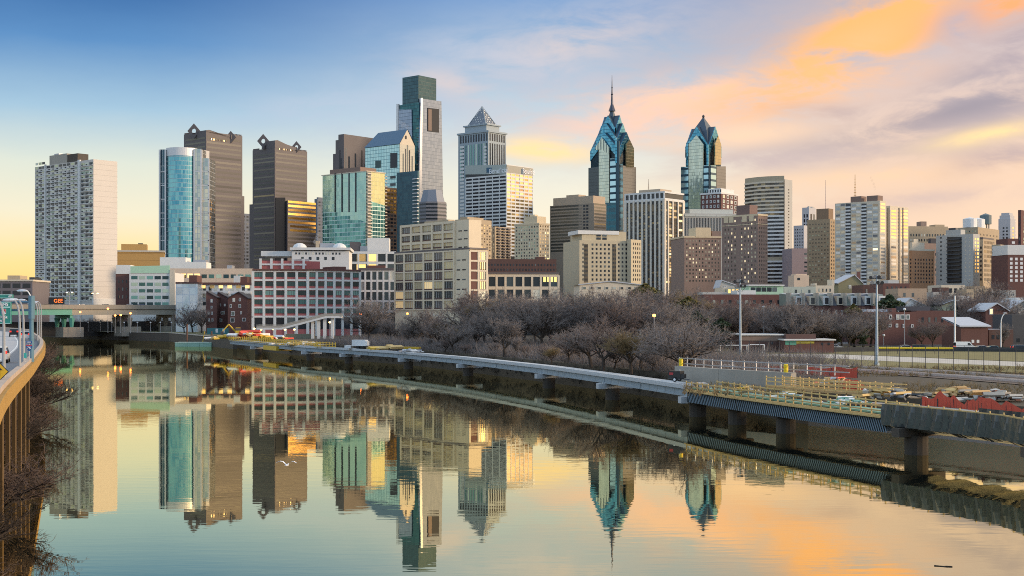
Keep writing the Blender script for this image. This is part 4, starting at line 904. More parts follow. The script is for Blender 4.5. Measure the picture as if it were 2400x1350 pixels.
b.grid('L', 1696, 1774, 10, 510, 664, 16, .36, .5, G_pre, W, None, .06, skip=lambda i, j: i in (4,) ); b.grid('R', 1778, 1798, 4, 510, 664, 16, .34, .5, G_dark, W)
for px in (1702,1714,1745,1761): b.add('arched_surround', 'L', b.sx('L',px), b.z(518), 3.6, 3.6, .2, limest)
b.lbox(-.01,1.01,-.01,1.01, 524, 525.5, limest, 'string_course'); b.done()
# tan tower with bowed balconies
b = Bld('balcony_tower', 'tall tan tower with curved white balcony bands and plain grey side', 'apartment tower', 1747, 1839, 1857, 420, 920); b.core(greyw)
s0, s1 = b.sx('L',1839), b.sx('L',1747); H = b.H
def bow(u, base=.6, k=4.5): return -(base+k*math.sin(math.pi*min(1, max(0, u))))
N = 10; zz = b.z(412); mb = MB(); pts = [(bow(i/N), s0+(s1-s0)*i/N) for i in range(N+1)]
for i in range(N):
    a, c = pts[i], pts[i+1]; mb.poly([(c[0],c[1],0),(a[0],a[1],0),(a[0],a[1],zz),(c[0],c[1],zz)])
mb.poly([(p_[0],p_[1],zz) for p_ in pts[::-1]]+[(2,s0,zz),(2,s1,zz)][:0]); b.part('bowed_front', mb, wall('tan_concrete', (.40,.34,.24), .8, .15, .2))
for j in range(27):
    z = b.z(428+j*8.9)
    if j == 20: continue
    mb = MB()
    for i in range(N):
        a, c = [(bow(k/N, 1.5), s0+(s1-s0)*k/N) for k in (i, i+1)]
        mb.poly([(c[0],c[1],z),(a[0],a[1],z),(a[0],a[1],z+1.25),(c[0],c[1],z+1.25)]); mb.poly([(c[0],c[1],z+1.25),(a[0],a[1],z+1.25),(a[0]+1.6,a[1],z+1.25),(c[0]+1.6,c[1],z+1.25)])
        mb.poly([(c[0]+1.6,c[1],z),(a[0]+1.6,a[1],z),(a[0],a[1],z),(c[0],c[1],z)])
    b.part('balcony', mb, whitec if j > 7 else creamc)
    mb = MB()
    for i in range(N):
        a, c = [(bow(k/N, .75), s0+(s1-s0)*k/N) for k in (i, i+1)]; mb.poly([(c[0],c[1],z-1.35),(a[0],a[1],z-1.35),(a[0],a[1],z),(c[0],c[1],z)])
    b.part('window_band', mb, G_dark if j > 8 else bronze)
b.grid('R', 1841, 1856, 1, 440, 600, 22, .16, .4, G_dark, W); b.done()
slab('art_deco_tower', 'pale grey stepped art deco tower behind the tan brick block', 'office tower', 1880, 1896, 1912, 486, 1180, wall('pale_deco_stone', (.47,.46,.47), .8, .12, .1), L=[(1882,1895,2,500,545,4,.5,.7,G_dark)], Rr=[(1898,1911,2,500,520,1,.6,.9,G_dark)], ph=[(.1,.3,.1,.3,483,greyw),(.6,.9,.1,.9,483,greyw)])
slab('office_building', 'pale grey shoulder block at the left foot of the art deco tower', 'office building', 1860, 1884, 1900, 528, 1150, wall('pale_deco_stone', ()), L=[(1861,1883,4,534,600,9,.4,.4,G_dark)])
slab('office_building', 'mauve-grey low block between the tan balcony tower and tan brick block', 'office building', 0, 1856, 1894, 582, 900, wall('mauve_render', (.30,.24,.25), .85), Rr=[(1884,1893,1,590,650,6,.7,.4,G_std)], ang=8, Lw=20)
slab('apartment_house', 'tan brick block with square penthouse, left of the white balconied slab', 'apartment building', 1892, 1945, 1958, 513, 850, wall('warm_tan_brick', (.36,.27,.17), .88, .2, .2), L=[(1895,1944,7,520,660,16,.3,.35,G_apt)], Rr=[(1946,1957,2,516,660,16,.4,.5,G_dark)], ph=[(.1,.95,.08,.62,488,wall('dark_tan_brick', (.24,.16,.10)))])
# white balcony slab
b = Bld('balcony_slab', 'broad white apartment slab with stacked balconies and gold-lit right side', 'apartment tower', 1957, 2062, 2077, 470, 780, 4, 44); b.core(creamc)
aw = winmat('slab_glass', [(0,(.30,.33,.35)),(.3,(.5,.52,.5)),(.5,(.12,.13,.15)),(.6,(.55,.47,.34)),(.75,(.62,.62,.62)),(.9,(.4,.3,.2))], .15, .35, lit=.01)
b.grid('L', 1958, 1981, 2, 476, 668, 24, .86, .62, aw, W); b.grid('L', 1995, 2018, 2, 476, 668, 24, .86, .62, aw, W); b.grid('L', 2032, 2058, 2, 476, 668, 24, .86, .62, aw, W)
for a, c in ((1982,1994),(2019,2031)):
    b.poly('L', [(a,477),(c,477),(c,668),(a,668)], .05, dsteel, 'balcony_recess')
    for j in range(24): b.add('balcony', 'L', b.sx('L',(a+c)/2), b.z(483+j*8), 3.6, 1.0, .8, whitec)
b.grid('R', 2063, 2075, 1, 474, 545, 9, .85, .55, G_lit := winmat('sun_reflection_tint', [(0,(.95,.72,.35)),(.5,(.9,.62,.25))], .1, .95), W); b.grid('R', 2063, 2075, 1, 545, 668, 15, .85, .5, aw, W)  # sun reflection is put into the gold glass colour
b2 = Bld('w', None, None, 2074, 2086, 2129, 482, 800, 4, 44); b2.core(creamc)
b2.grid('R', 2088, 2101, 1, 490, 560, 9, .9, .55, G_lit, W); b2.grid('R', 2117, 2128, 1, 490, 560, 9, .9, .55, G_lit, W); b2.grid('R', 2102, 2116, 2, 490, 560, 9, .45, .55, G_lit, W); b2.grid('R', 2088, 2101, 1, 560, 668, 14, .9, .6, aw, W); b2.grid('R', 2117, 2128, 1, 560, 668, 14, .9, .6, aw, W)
b2.grid('R', 2102, 2116, 2, 560, 668, 14, .45, .6, aw, W)
for px in (2080,2104,2113): b2.poly('R', [(px+1,487),(px+4.5,487),(px+4.5,668),(px+1,668)], .1, dsteel, 'dark_joint')  # dark strips standing slightly proud of the face
b.lbox(.1,.9,.06,.30, 457, None, wall('brown_plant_room', ()), 'penthouse'); b.lbox(.1,.9,.42,.66, 456, None, wall('brown_plant_room', ()), 'penthouse'); b2.done(); b.done(); absorb(b, b2)
# far right group
slab('civic_building', 'long tan classical block in the far right distance left of the water tanks', 'office building', 0, 2128, 2222, 530, 1250, tan, Rr=[(2132,2220,14,545,580,3,.4,.5,G_std)], ang=10, Lw=30, ph=[(.36,.5,.1,.4,518,mauve),(.72,.95,.1,.5,525,tan)])
b = slab('civic_building', 'tan brick block with round water tanks on its roof at far right', 'office building', 2224, 2292, 2342, 532, 1150, tan, L=[(2227,2290,9,538,600,8,.35,.45,G_apt)], Rr=[(2294,2340,6,545,600,7,.4,.5,G_dark)], fin=False)
for k, (px, py, r) in enumerate(((2276,518,6.2),(2290,518,6.2),(2310,514,5.2))):
    z = b.z(532); mb = MB(); x_ = b.Ls*(.1+.2*k); y_ = b.Lw*(.35-.12*k); mb.tube((x_,y_,z+(4 if k == 2 else 0)),(x_,y_,z+(12 if k == 2 else 8)),r,r,14); mb.tube((x_,y_,z+(12 if k == 2 else 8)),(x_,y_,z+(14 if k == 2 else 9.5)),r,.3,14)
    if k == 2:
        for q in range(4): mb.tube((x_+3*math.cos(q*1.57),y_+3*math.sin(q*1.57),z),(x_+3*math.cos(q*1.57),y_+3*math.sin(q*1.57),z+4),.5)
    b.part('water_tank', mb, plain('dark_tank', (.10,.15,.17)) if k == 2 else white)
b.done()
slab('brick_building', 'orange-brick block with cream top storey right of the white balconied slab', 'apartment building', 2131, 2138, 2190, 585, 780, orangeb, Rr=[(2142,2188,7,604,665,7,.35,.5,G_dark)], L=[(2132,2137,1,604,665,7,.5,.5,G_dark)], ph=[(.0,.55,.0,.8,568,creamc),(.1,.3,.2,.6,560,creamc)], par=creamc, ang=30)
slab('brick_building', 'dark brick mass between the orange-brick and grey balconied blocks', 'office building', 2150, 2160, 2216, 570, 900, mauve, Rr=[(2190,2214,4,590,650,5,.4,.5,G_dark)], ph=[(.4,.95,.1,.7,558,darkroof)], ang=20)
b = slab('balcony_block', 'grey block with a column of dark curved balconies near the right edge', 'apartment building', 2194, 2281, 2296, 548, 770, greyw, fin=False, ph=[(.1,.8,.35,.75,536,greyw),(.2,.6,.5,.7,531,dsteel,'roof_unit')], ang=38)
b.poly('L', [(2220,555),(2254,555),(2254,664),(2220,664)], .05, G_apt, 'glazing'); b.grid('L', 2197, 2214, 1, 552, 660, 11, .18, .4, G_dark, W); b.grid('L', 2258, 2278, 2, 552, 660, 11, .3, .3, creamc, W)
for j in range(12): b.add('balcony', 'L', b.sx('L',2237), b.z(560+j*9), 9.0, .7, 1.7, dsteel)
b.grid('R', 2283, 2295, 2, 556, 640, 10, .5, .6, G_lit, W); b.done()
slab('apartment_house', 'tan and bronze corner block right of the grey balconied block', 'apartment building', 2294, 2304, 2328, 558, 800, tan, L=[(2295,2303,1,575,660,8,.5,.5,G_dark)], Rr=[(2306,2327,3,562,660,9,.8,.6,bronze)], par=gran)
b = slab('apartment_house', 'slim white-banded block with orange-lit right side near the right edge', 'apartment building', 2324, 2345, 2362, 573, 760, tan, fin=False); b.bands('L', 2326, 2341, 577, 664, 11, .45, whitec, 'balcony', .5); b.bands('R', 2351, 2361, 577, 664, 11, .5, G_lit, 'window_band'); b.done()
slab('apartment_house', 'dark red-brick block with white windows and white top at the right edge', 'apartment building', 0, 2362, 2450, 597, 740, brick, Rr=[(2364,2448,7,602,662,6,.5,.62,white)], ph=[(-.01,1.01,-.01,.9,574,whitec)], ang=6, Lw=20)
slab('rounded_tower', 'pale grey tower with rounded shoulders at the far right', 'office tower', 2340, 2368, 2380, 512, 1220, wall('pale_deco_stone', ()), L=[(2348,2364,2,530,600,9,.5,.5,G_dark)], Rr=[(2371,2378,1,530,600,9,.5,.5,G_lit)], ph=[(.08,.92,.06,.94,504,wall('pale_deco_stone', ())),(.18,.82,.16,.84,498,wall('pale_deco_stone', ()))])
slab('brick_tower', 'dark maroon brick tower cut by the right edge of the view', 'office tower', 2386, 2393, 2430, 492, 1100, wall('maroon_brick', (.13,.06,.055)), L=[(2387,2392,1,505,580,9,.5,.6,G_dark)], Rr=[(2396,2420,3,505,580,9,.4,.6,G_apt)])
slab('brick_building', 'small maroon block with one square window below the rounded tower', 'brick building', 0, 2362, 2386, 559, 900, wall('maroon_brick', ()), Rr=[(2368,2382,1,565,572,1,.5,.8,white)], ang=8, Lw=16)
# masts and plumes
for nm, lab, px, yb_, yt_, D, c in (('radio_mast','thin orange-lit lattice mast behind the white balconied slab',2004,470,409,1400,(.7,.35,.06)),('radio_mast','faint thin mast rising behind the tan brick block',1935,490,422,1700,(.45,.3,.28)),('roof_antenna','small antenna on the white-striped tower roof',1520,442,420,1040,(.5,.4,.3))):
    q0, q1 = P(px, yb_, D), P(px, yt_, D); rt = thing(nm, lab, 'mast', (q0.x, q0.y, 4)); mb = MB(); h0, h1 = q0.z-4, q1.z-4; r = 1.5 if px == 2004 else .5
    for k in range(4):
        an = k*math.pi/2+.6; mb.tube((r*math.cos(an), r*math.sin(an), h0*.2), (r*.15*math.cos(an), r*.15*math.sin(an), h1), .28, .14, 4)
    for k in range(10): z = h0+(h1-h0)*k/10; mb.box(-r*(1-k/11), r*(1-k/11), -r*(1-k/11), r*(1-k/11), z, z+.35)
    mb.build('lattice', plain('mast_paint_%d' % px, c, .5), rt); mb = MB(); mb.tube((0,0,0),(0,0,h0*.25),.8,.8,6); mb.build('foot', steel, rt)
def plume(label, px, py, D, pts, dens, colr):
    mm = bpy.data.materials.new('steam'); mm.use_nodes = True; t = NT(mm.node_tree); t.n.remove(t.n['Principled BSDF'])
    pv = t.n.new('ShaderNodeVolumePrincipled'); pv.inputs['Color'].default_value = tuple(colr)+(1,); pv.inputs['Density'].default_value = dens; t.l.new(pv.outputs[0], t.n['Material Output'].inputs['Volume'])
    c = P(px, py, D); mb = MB(); s = D/F
    for (x, y, r) in pts: mb.ball((x*s, 0, -y*s), r*s, r*s, r*s*1.2, 8, 6)
    o = mb.build('smoke_plume', mm, None, tuple(c)); tag(o, label, 'smoke', None, 'stuff'); return o
plume('wisp of grey-brown smoke above the white balconied slab', 2050, 452, 850, [(0,0,1.5),(1,-7,2.2),(0,-14,3),(-2,-21,3.2),(-6,-29,3.4),(-9,-36,2.6)], .09, (.45,.38,.34))
plume('small white steam puff beside the gold-lit brown tower', 742, 555, 1000, [(0,0,3),(2,-6,3.6),(0,4,4.6),(-3,12,5.5),(4,16,6)], .12, (.9,.9,.9))
plume('thin white steam puff over the far right roofs', 2170, 530, 1200, [(0,0,3),(-6,-5,4),(6,3,3.5)], .02, (.95,.9,.85))
plume('white steam puff rising against the tallest glass tower', 945, 292, 1500, [(0,0,7),(-8,-5,5),(9,6,6),(16,11,4)], .02, (.95,.95,.95))
# ============================================================ rowhouses and low buildings on the right
for k in range(7):
    xa = 1852+k*32.5; lab = ['leftmost unit of the mansard row, green-grey dormer roof','second mansard rowhouse from the left, dark sloped roof','third mansard rowhouse from the left, white dormer front','middle mansard rowhouse with grey slate slope','third mansard rowhouse from the right with white dormer','second mansard rowhouse from the right end of the terrace','right end mansard rowhouse beside the evergreen'][k]
    b = Bld('mansard_rowhouse', lab, 'rowhouse', 0, xa, xa+32, 716, 425-k*1.5, 4, 7, 'terrace of mansard rowhouses', Lw=11); b.core(brick)
    zt = b.z(690); L = b.Ls; mb = MB(); mb.poly([(0,-.3,b.H),(L,-.3,b.H),(L,3.4,zt),(0,3.4,zt)]); mb.poly([(0,3.4,zt),(L,3.4,zt),(L,11,zt+.4),(0,11,zt+.4)]); mb.poly([(0,11,b.H),(0,-.3,b.H),(0,3.4,zt),(0,11,zt+.4)]); mb.poly([(L,-.3,b.H),(L,11,b.H),(L,11,zt+.4),(L,3.4,zt)])
    b.part('mansard_roof', mb, [wall('slate_green', (.17,.20,.17), .8, .3, .5), wall('slate_dark', (.10,.105,.12), .8, .3, .5)][k%2])
    mb = MB(); mb.box(-.25,.25,-.5,3.6,b.H,zt+.5); b.part('party_wall', mb, conc)
    mb = MB(); c = L*.6; mb.box(c-1.1,c+1.1,-.5,2.8,b.H+.2,zt-.5); b.part('dormer', mb, whitec if k not in (1,3) else creamc)
    mb = MB(); mb.box(c-.6,c+.6,-.6,-.5,b.H+.5,zt-1.1); b.part('dormer_window', mb, G_dark)
    mb = MB(); mb.poly([(0,3.5,zt+.06),(L,3.5,zt+.06),(L,11,zt+.46),(0,11,zt+.46)]); b.part('flat_roof', mb, snow)
    b.grid('R', xa+3, xa+30, 2, 722, 790, 3, .28, .5, G_std, 'window', whitec, .1, fw=.15); b.done()
b = slab('brick_apartment_row', 'long dark-red brick terrace behind the bare trees, left of the mansard row', 'apartment row', 0, 1650, 1850, 690, 440, brick, Rr=[(1664,1835,9,698,775,4,.3,.45,G_std)], ang=5, Lw=16, roof=darkroof, fin=False)
b.lbox(.4,.62,.1,.6, 680, 690, whitec, 'penthouse'); b.lbox(.01,.3,.2,.7, 684, 690, greyw, 'penthouse'); b.done()
b = slab('roof_pavilion_house', 'pale green rooftop pavilion with dark glass and white railing', 'house', 0, 1755, 1836, 669, 470, palegreen, ang=5, Lw=12, Rr=[(1759,1822,5,673,684,1,.85,.9,G_dark)], roof=snow, fin=False)
b.lbox(-.02,1.02,-.05,1.02, 667, 670, whitec, 'roof_edge'); b.done()
b = slab('low_house', 'low house with orange-lit eaves and white roof left of the green rooftop pavilion', 'house', 0, 1694, 1752, 674, 480, creamc, ang=5, Lw=12, Rr=[(1696,1750,6,677,688,1,.6,.8,G_warm2)], roof=snow)
gable_house('gabled_house', 'pale house with slanted grey roof left of the lattice floodlight', 1688, 1722, 668, 658, 520, 10, greyw, snow, [(1700,672,5,4)], apex=.1)
slab('chimney_house', 'small square peach block house in front of the tan brick tower', 'house', 0, 1861, 1896, 645, 560, peach, ang=6, Lw=8, Rr=[(1864,1880,1,650,658,1,.4,.7,G_dark)], ph=[(.15,.9,.1,.9,642,peach)])
slab('low_house', 'pale green-grey low house right of the green rooftop pavilion', 'house', 0, 1838, 1912, 672, 490, wall('pale_sage', (.42,.45,.40), .85), ang=5, Lw=12, roof=snow, Rr=[(1842,1905,4,676,690,1,.3,.6,G_std)])
slab('low_house', 'cream house with raised side parapets above the mansard row', 'house', 0, 1912, 1955, 669, 500, creamc, ang=5, Lw=12, Rr=[(1916,1950,4,674,686,1,.3,.6,G_std)], ph=[(-.02,.06,0,.5,664,creamc),(.9,1.02,0,.5,655,creamc)])
gable_house('gabled_house', 'olive gabled house with red-brick side below the white balconied slab', 1965, 2022, 664, 645, 520, 12, wall('olive_render', (.24,.22,.13), .9), snow, [(1992,672,6,8)], apex=.65, chim=.97)
slab('brick_house', 'low brick house with grey roof deck right of the olive gabled house', 'house', 0, 2022, 2070, 668, 500, brickd, ang=5, Lw=12, roof=snow, Rr=[(2026,2066,4,674,690,1,.4,.6,G_std)])
slab('brick_house', 'brown brick houses with flat roofs below the orange-brick block', 'house', 0, 2070, 2132, 664, 480, brick, ang=5, Lw=14, roof=snow, Rr=[(2075,2128,5,668,695,2,.3,.5,G_std)], ph=[(.3,.7,.2,.7,656,greyw)])
slab('tan_house', 'blank tan gable-end house behind the bare trees at right', 'house', 0, 2105, 2172, 676, 455, wall('tan_render', (.42,.31,.22), .9, .2), ang=5, Lw=12, Rr=[(2110,2150,2,682,700,1,.25,.5,G_dark)])
gable_house('white_roofed_house', 'low house with broad white roof between bare trees at right', 2115, 2165, 716, 700, 425, 10, whitec, snow, [(2150,718,6,5)], apex=.35)
gable_house('gabled_house', 'small pale gabled house beside the white utility pole', 2208, 2242, 715, 704, 415, 9, wall('sage_render', (.36,.40,.30), .9), darkroof, [(2228,718,4,5)], apex=.9)
b = slab('low_store', 'flat dark-roofed store with cream front and blue awning at right', 'shop', 0, 2206, 2262, 668, 620, creamc, ang=5, Lw=16, Rr=[(2210,2258,4,672,690,1,.6,.6,G_dark)], roof=darkroof)
slab('brick_rowhouse', 'long low brick rowhouse with flat snowy roof under the right horizon trees', 'rowhouse', 0, 2290, 2420, 706, 450, brickd, ang=5, Lw=12, roof=snow, Rr=[(2295,2410,8,712,735,1,.35,.5,G_std)])
b = slab('brick_apartment_house', 'red-brick house with white-framed windows behind the outfield fence', 'apartment house', 0, 2028, 2148, 731, 372, wall('bright_brick', (.155,.07,.058), .9, .25, .5), ang=4, Lw=14, roof=snow, fin=False)
for px, py, w_, h in ((2047,743,6,11),(2062,743,6,11),(2087,743,7,11),(2104,743,8,12),(2116,743,12,12),(2128,743,8,12),(2042,763,12,9),(2065,764,11,12),(2086,763,7,8),(2102,763,6,9),(2118,764,5,9),(2138,764,6,8)): b.add('window', 'R', b.sx('R',px), b.z(py+h/2), w_*372/F, h*372/F, .12, G_std, whitec, .24)
b.lbox(.55,.64,.1,.4, 722, 731, brick, 'chimney'); b.lbox(.1,.28,.2,.6, 725, 731, snow, 'roof_unit'); b.lbox(.38,.5,.2,.6, 725, 731, snow, 'roof_unit'); b.done()
slab('brick_rowhouse', 'brick rowhouse with mixed flat roofs behind the dark bare tree at right', 'rowhouse', 0, 2148, 2238, 728, 385, brick, ang=4, Lw=14, roof=snow, Rr=[(2155,2232,5,738,785,2,.3,.5,G_std)], ph=[(-.2,.5,.3,.8,718,darkroof)])
b = slab('brick_workshop', 'plain low brick building with sloped white roof at right behind parked cars', 'workshop', 0, 2252, 2316, 764, 352, brick, ang=6, Lw=12, Rr=[(2274,2298,2,796,804,1,.5,.9,white)], fin=False)
mb = MB(); L = b.Ls; mb.poly([(-.6,-.6,b.H+.1),(L+.6,-.6,b.H+.1),(L+.2,12,b.H+2.4),(-.2,12,b.H+2.4)]); mb.poly([(-.6,-.6,b.H-.3),(-.2,12,b.H+2),(L+.2,12,b.H+2),(L+.6,-.6,b.H-.3)]); mb.poly([(-.6,-.6,b.H-.3),(L+.6,-.6,b.H-.3),(L+.6,-.6,b.H+.1),(-.6,-.6,b.H+.1)]); b.part('roof', mb, snow)
b.done()
gable_house('gabled_house', 'brick gabled house with one white window above the white-roofed workshop', 2310, 2362, 728, 712, 400, 12, brick, snow, [(2323,730,9,14)], apex=.5)
gable_house('gabled_house', 'pale grey gabled house cut by the right edge', 2352, 2425, 732, 706, 410, 14, greyw, snow, [(2386,736,7,9)], apex=.62)
slab('brick_workshop', 'low brick annexe with snowy roof right of the workshop by the curved lamp', 'workshop', 0, 2318, 2375, 772, 356, brickd, ang=5, Lw=12, roof=snow, Rr=[(2322,2345,2,780,800,1,.5,.5,G_dark)])
slab('dark_building', 'dark-walled flat building at the right edge behind the parked cars', 'workshop', 0, 2372, 2440, 737, 362, wall('dark_wall', (.07,.07,.075), .9), ang=5, Lw=12, Rr=[(2378,2430,3,790,805,1,.4,.6,G_dark)])
b = slab('field_house', 'low flat brick field house with painted panels beside the football goals', 'field house', 0, 1738, 1838, 786, 312, brickd, ang=5, Lw=9, roof=snow, fin=False)
b.poly('R', [(1739,787),(1836,788),(1836,799),(1739,798)], .15, wall('taupe_board', (.22,.16,.13)), 'fascia'); b.grid('R', 1800, 1836, 2, 800, 808, 1, .3, .8, G_dark, W); b.lbox(-.03,1.02,-.06,1.02, 783, 786, whitec, 'roof_edge'); b.done()
b = slab('field_house', 'lower wing of the field house with white roof edge and yellow-green panel', 'field house', 0, 1838, 1955, 797, 308, brick, ang=5, Lw=8, roof=snow, fin=False)
b.poly('R', [(1840,799),(1866,799),(1866,809),(1840,808)], .12, wall('teal_panel', (.10,.32,.24)), 'panel'); b.poly('R', [(1866,800),(1908,800),(1908,805),(1866,805)], .12, wall('yellow_panel', (.5,.42,.06)), 'panel'); b.grid('R', 1920, 1950, 2, 802, 810, 1, .3, .8, G_dark, W); b.lbox(-.02,1.02,-.08,1.02, 795, 798, whitec, 'roof_edge')
mb = MB(); mb.box(b.Ls*.1,b.Ls*.7,2.5,7,b.H,b.z(784)); b.part('upper_wall', mb, brickd); b.done()
slab('site_hut', 'small teal-green site hut with white doors at the foot of the brick townhouses', 'hut', 0, 485, 534, 769, 560, wall('teal_hut', (.06,.20,.22)), ang=4, Lw=4, Rr=[(500,532,2,770,780,1,.35,.9,white)], roof=darkroof)

# ============================================================ bare winter trees
barkg = wall('grey_brown_bark', (.05,.038,.03), .95, .3, 1.0, False); twigm = wall('grey_twigs', (.205,.175,.16), .95, .25, .3, False); twigr = wall('reddish_twigs', (.175,.135,.12), .95, .25, .3, False); twigo = wall('ochre_twigs', (.21,.15,.07), .95, .3, .3, False)
leafe = wall('evergreen_needles', (.045,.065,.028), .9, .5, .4, False); leafo = wall('olive_needles', (.12,.10,.025), .9, .5, .4, False)
def tree_mesh(seed, h, spread, nlimb=6, twigs=1500, up=.55, tw=.028):
    rg = random.Random(seed); tr = MB(); cr = MB(); ends = []
    def br(p, dv, L, r, lev):
        n = 3 if lev < 2 else 2; q = Vector(p); dv = dv.normalized()
        for i in range(n):
            dv = (dv+Vector((rg.gauss(0,.16), rg.gauss(0,.16), rg.gauss(.04,.10)))).normalized(); q2 = q+dv*(L/n); r2 = r*(.86 if lev else .9)
            (tr if lev < 3 else cr).tube(q, q2, r, r2, 5 if lev < 2 else 3, 0, False); q = q2; r = r2
            if lev >= 2: ends.append((Vector(q), Vector(dv)))
            if lev < 3 and (i > 0 or lev):
                for k in range(2 if lev else 1):
                    a = rg.uniform(0, 6.28); side = Vector((math.cos(a), math.sin(a), rg.uniform(-.1,.7)*up*1.6)); br(q, (dv*.55+side*spread).normalized(), L*rg.uniform(.55,.8), r*.6, lev+1)
        if lev < 3:
            for k in range(2): 
                a = rg.uniform(0, 6.28); br(q, (dv+Vector((math.cos(a), math.sin(a), .2))*spread*.8).normalized(), L*rg.uniform(.6,.8), r*.65, lev+1)
    base = Vector((0,0,-.4)); t1 = Vector((rg.gauss(0,.3), rg.gauss(0,.3), h*.2)); tr.tube(base, t1, h*.032, h*.024, 7, 0, False)
    for k in range(nlimb):
        a = 6.28*k/nlimb+rg.uniform(-.4,.4); br(t1, Vector((math.cos(a)*spread, math.sin(a)*spread, rg.uniform(.5,1.3))), h*rg.uniform(.28,.40), h*.015, 1)
    for i in range(twigs):
        e, dv = ends[rg.randrange(len(ends))]; v = (dv*.5+Vector((rg.gauss(0,.7), rg.gauss(0,.7), rg.gauss(.15,.55)))).normalized(); L = rg.uniform(.4,1.3)*h/13
        m_ = e+v*L*.55; v2 = (v+Vector((rg.gauss(0,.35), rg.gauss(0,.35), rg.gauss(0,.35)))).normalized()
        cr.tube(e, m_, tw, tw*.7, 3, 0, False); cr.tube(m_, m_+v2*L*.6, tw*.7, tw*.35, 3, 0, False)
        if i % 2 == 0: v3 = (v+Vector((rg.gauss(0,.6), rg.gauss(0,.6), rg.gauss(0,.5)))).normalized(); cr.tube(m_, m_+v3*L*.5, tw*.6, tw*.3, 3, 0, False)
    zs = max(v[2] for v in cr.v)
    k = h/zs
    for M_ in (tr, cr): M_.v = [(x*k, y*k, z*k) for x, y, z in M_.v]
    return tr.mesh('trunk', barkg), cr
TP = []
for sd_, sp, nl, tg_ in ((1,.75,6,twigm),(2,.6,5,twigr),(3,.9,7,twigm),(4,.5,5,twigo),(5,.8,6,twigr),(6,.65,6,twigm),(7,.4,4,twigm)):
    tm, cr = tree_mesh(sd_, 13, sp, nl, 2600, .55, .034); TP.append((tm, cr.mesh('crown', tg_)))
def tree(px, D, ytop, kind, label, group=None, z=4.0, name='bare_tree', cat='bare tree', wide=1.0, rot=None, pos=None):
    p_ = G(px, D, z) if pos is None else Vector(pos); h = (CZ+(H0-ytop)/F*D)-p_.z; k = h/13
    r = thing(name, label, cat, tuple(p_), rnd.uniform(0,6.28) if rot is None else rot, group); r.scale = (k*wide, k*wide, k)
    for nm, me in zip(('trunk','crown'), TP[kind]): link(nm, me, r)
    return r
def bwD(px):
    q = sorted(BWP0)
    for (a, A), (c, C_) in zip(q, q[1:]):
        if a <= px <= c: return A+(C_-A)*(px-a)/(c-a)
    return q[0][1] if px < q[0][0] else q[-1][1]
BWP0 = [(1760,156),(1640,171),(1440,203),(1290,234),(1100,278),(960,312),(820,345),(730,366)]
GW = 'bare trees in the thicket behind the boardwalk'; LW_ = 'bare grey-brown tree in the thicket between the boardwalk and the rail tracks'
for a in ((868,400,684,2,'broad bare tree with forked dark trunk in front of the red-white gridded building'),(1000,372,712,0,'bare grey tree standing before the tall white-gridded loft'),(1092,420,672,6,'slender pale bare tree against the brick end of the tall loft'),
          (1225,330,676,0,'bluish-grey bare tree left of the broken white trunk'),(1350,318,684,2,'dark-trunked bare tree near the middle of the thicket'),(1450,310,676,1,'big brownish bare tree with spreading limbs above the boardwalk middle'),(1545,300,678,5,'bare tree with a fan of upright limbs near the right end of the thicket'),(1135,345,688,3,'ochre-tinged bare tree at the left end of the dense thicket')):
    tree(*a)
for i in range(30):
    px = 1100+i*19+rnd.uniform(-8,8); tree(px, max(bwD(px)+50, rnd.uniform(300,400)), rnd.choice((rnd.uniform(664,690),rnd.uniform(690,728)))-8*math.exp(-((px-1500)/90)**2), rnd.randrange(7), LW_, GW)
for i in range(22):
    px = 1010+i*29+rnd.uniform(-8,8); D = bwD(px)+8+28*rnd.random(); z_ = rnd.choice((rnd.uniform(6.5,9),rnd.uniform(9,14)))
    tree(px, D, H0-(z_-CZ)*F/D, rnd.randrange(7), 'low scrubby bare tree at the water edge right behind the boardwalk', 'low bare trees along the boardwalk', wide=1.35)
for i in range(10):
    px = 900+i*18; tree(px, 400-i*6+rnd.uniform(-10,25), rnd.uniform(735,765), rnd.randrange(7), 'low bare tree on the bank between the concrete stairs and the tall loft', 'bare trees before the tall loft')
for i in range(22):
    px = 1590+i*14+rnd.uniform(-6,6); tree(px, rnd.uniform(318,400), rnd.uniform(690,722), rnd.choice((1,1,4,4,0,5)), 'reddish bare tree massed in front of the long dark-red brick terrace', 'bare trees before the brick terrace')
for i in range(12):
    px = 1905+i*13+rnd.uniform(-6,6); tree(px, rnd.uniform(330,372), rnd.uniform(712,735), rnd.choice((0,1,4,5)), 'bare tree below the mansard rowhouses', 'bare trees before the mansard row')
for i in range(16):
    px = 2150+i*17+rnd.uniform(-6,6); tree(px, rnd.uniform(400,470), rnd.uniform(676,705), rnd.choice((0,1,4,5)), 'hazy bare street tree among the houses at right', 'bare street trees among the right-hand houses')
for a in ((2160,352,742,1,'dark rounded bare tree in front of the brick rowhouse right of the white-windowed house'),(2185,345,748,4,'brown bare bush-like tree beside the white utility pole'),(2298,500,650,4,'rounded dark-red bare tree below the white-topped brick block'),(2250,470,668,0,'tall bare tree left of the rounded dark-red tree'),(2350,345,752,6,'bare tree with few limbs near the curved street lamp')): tree(*a)
for i in range(9):
    tree(150+i*29+rnd.uniform(-8,8), rnd.uniform(640,690), rnd.uniform(738,752), rnd.randrange(7), 'small bare tree in the shade below the road bridge', 'bare trees below the road bridge')
for a in ((452,600,705,1,'bare tree shading the right half of the painted glass block'),(432,590,728,4,'low reddish bare tree at the foot of the painted glass block'),(472,585,716,0,'bare tree pressed against the left brick townhouse')): tree(*a)
for i in range(8): tree(1295+i*26, rnd.uniform(520,600), rnd.uniform(680,694), rnd.choice((1,4,5)), 'distant bare tree under the sand-brick house', 'distant bare trees before the prewar blocks')
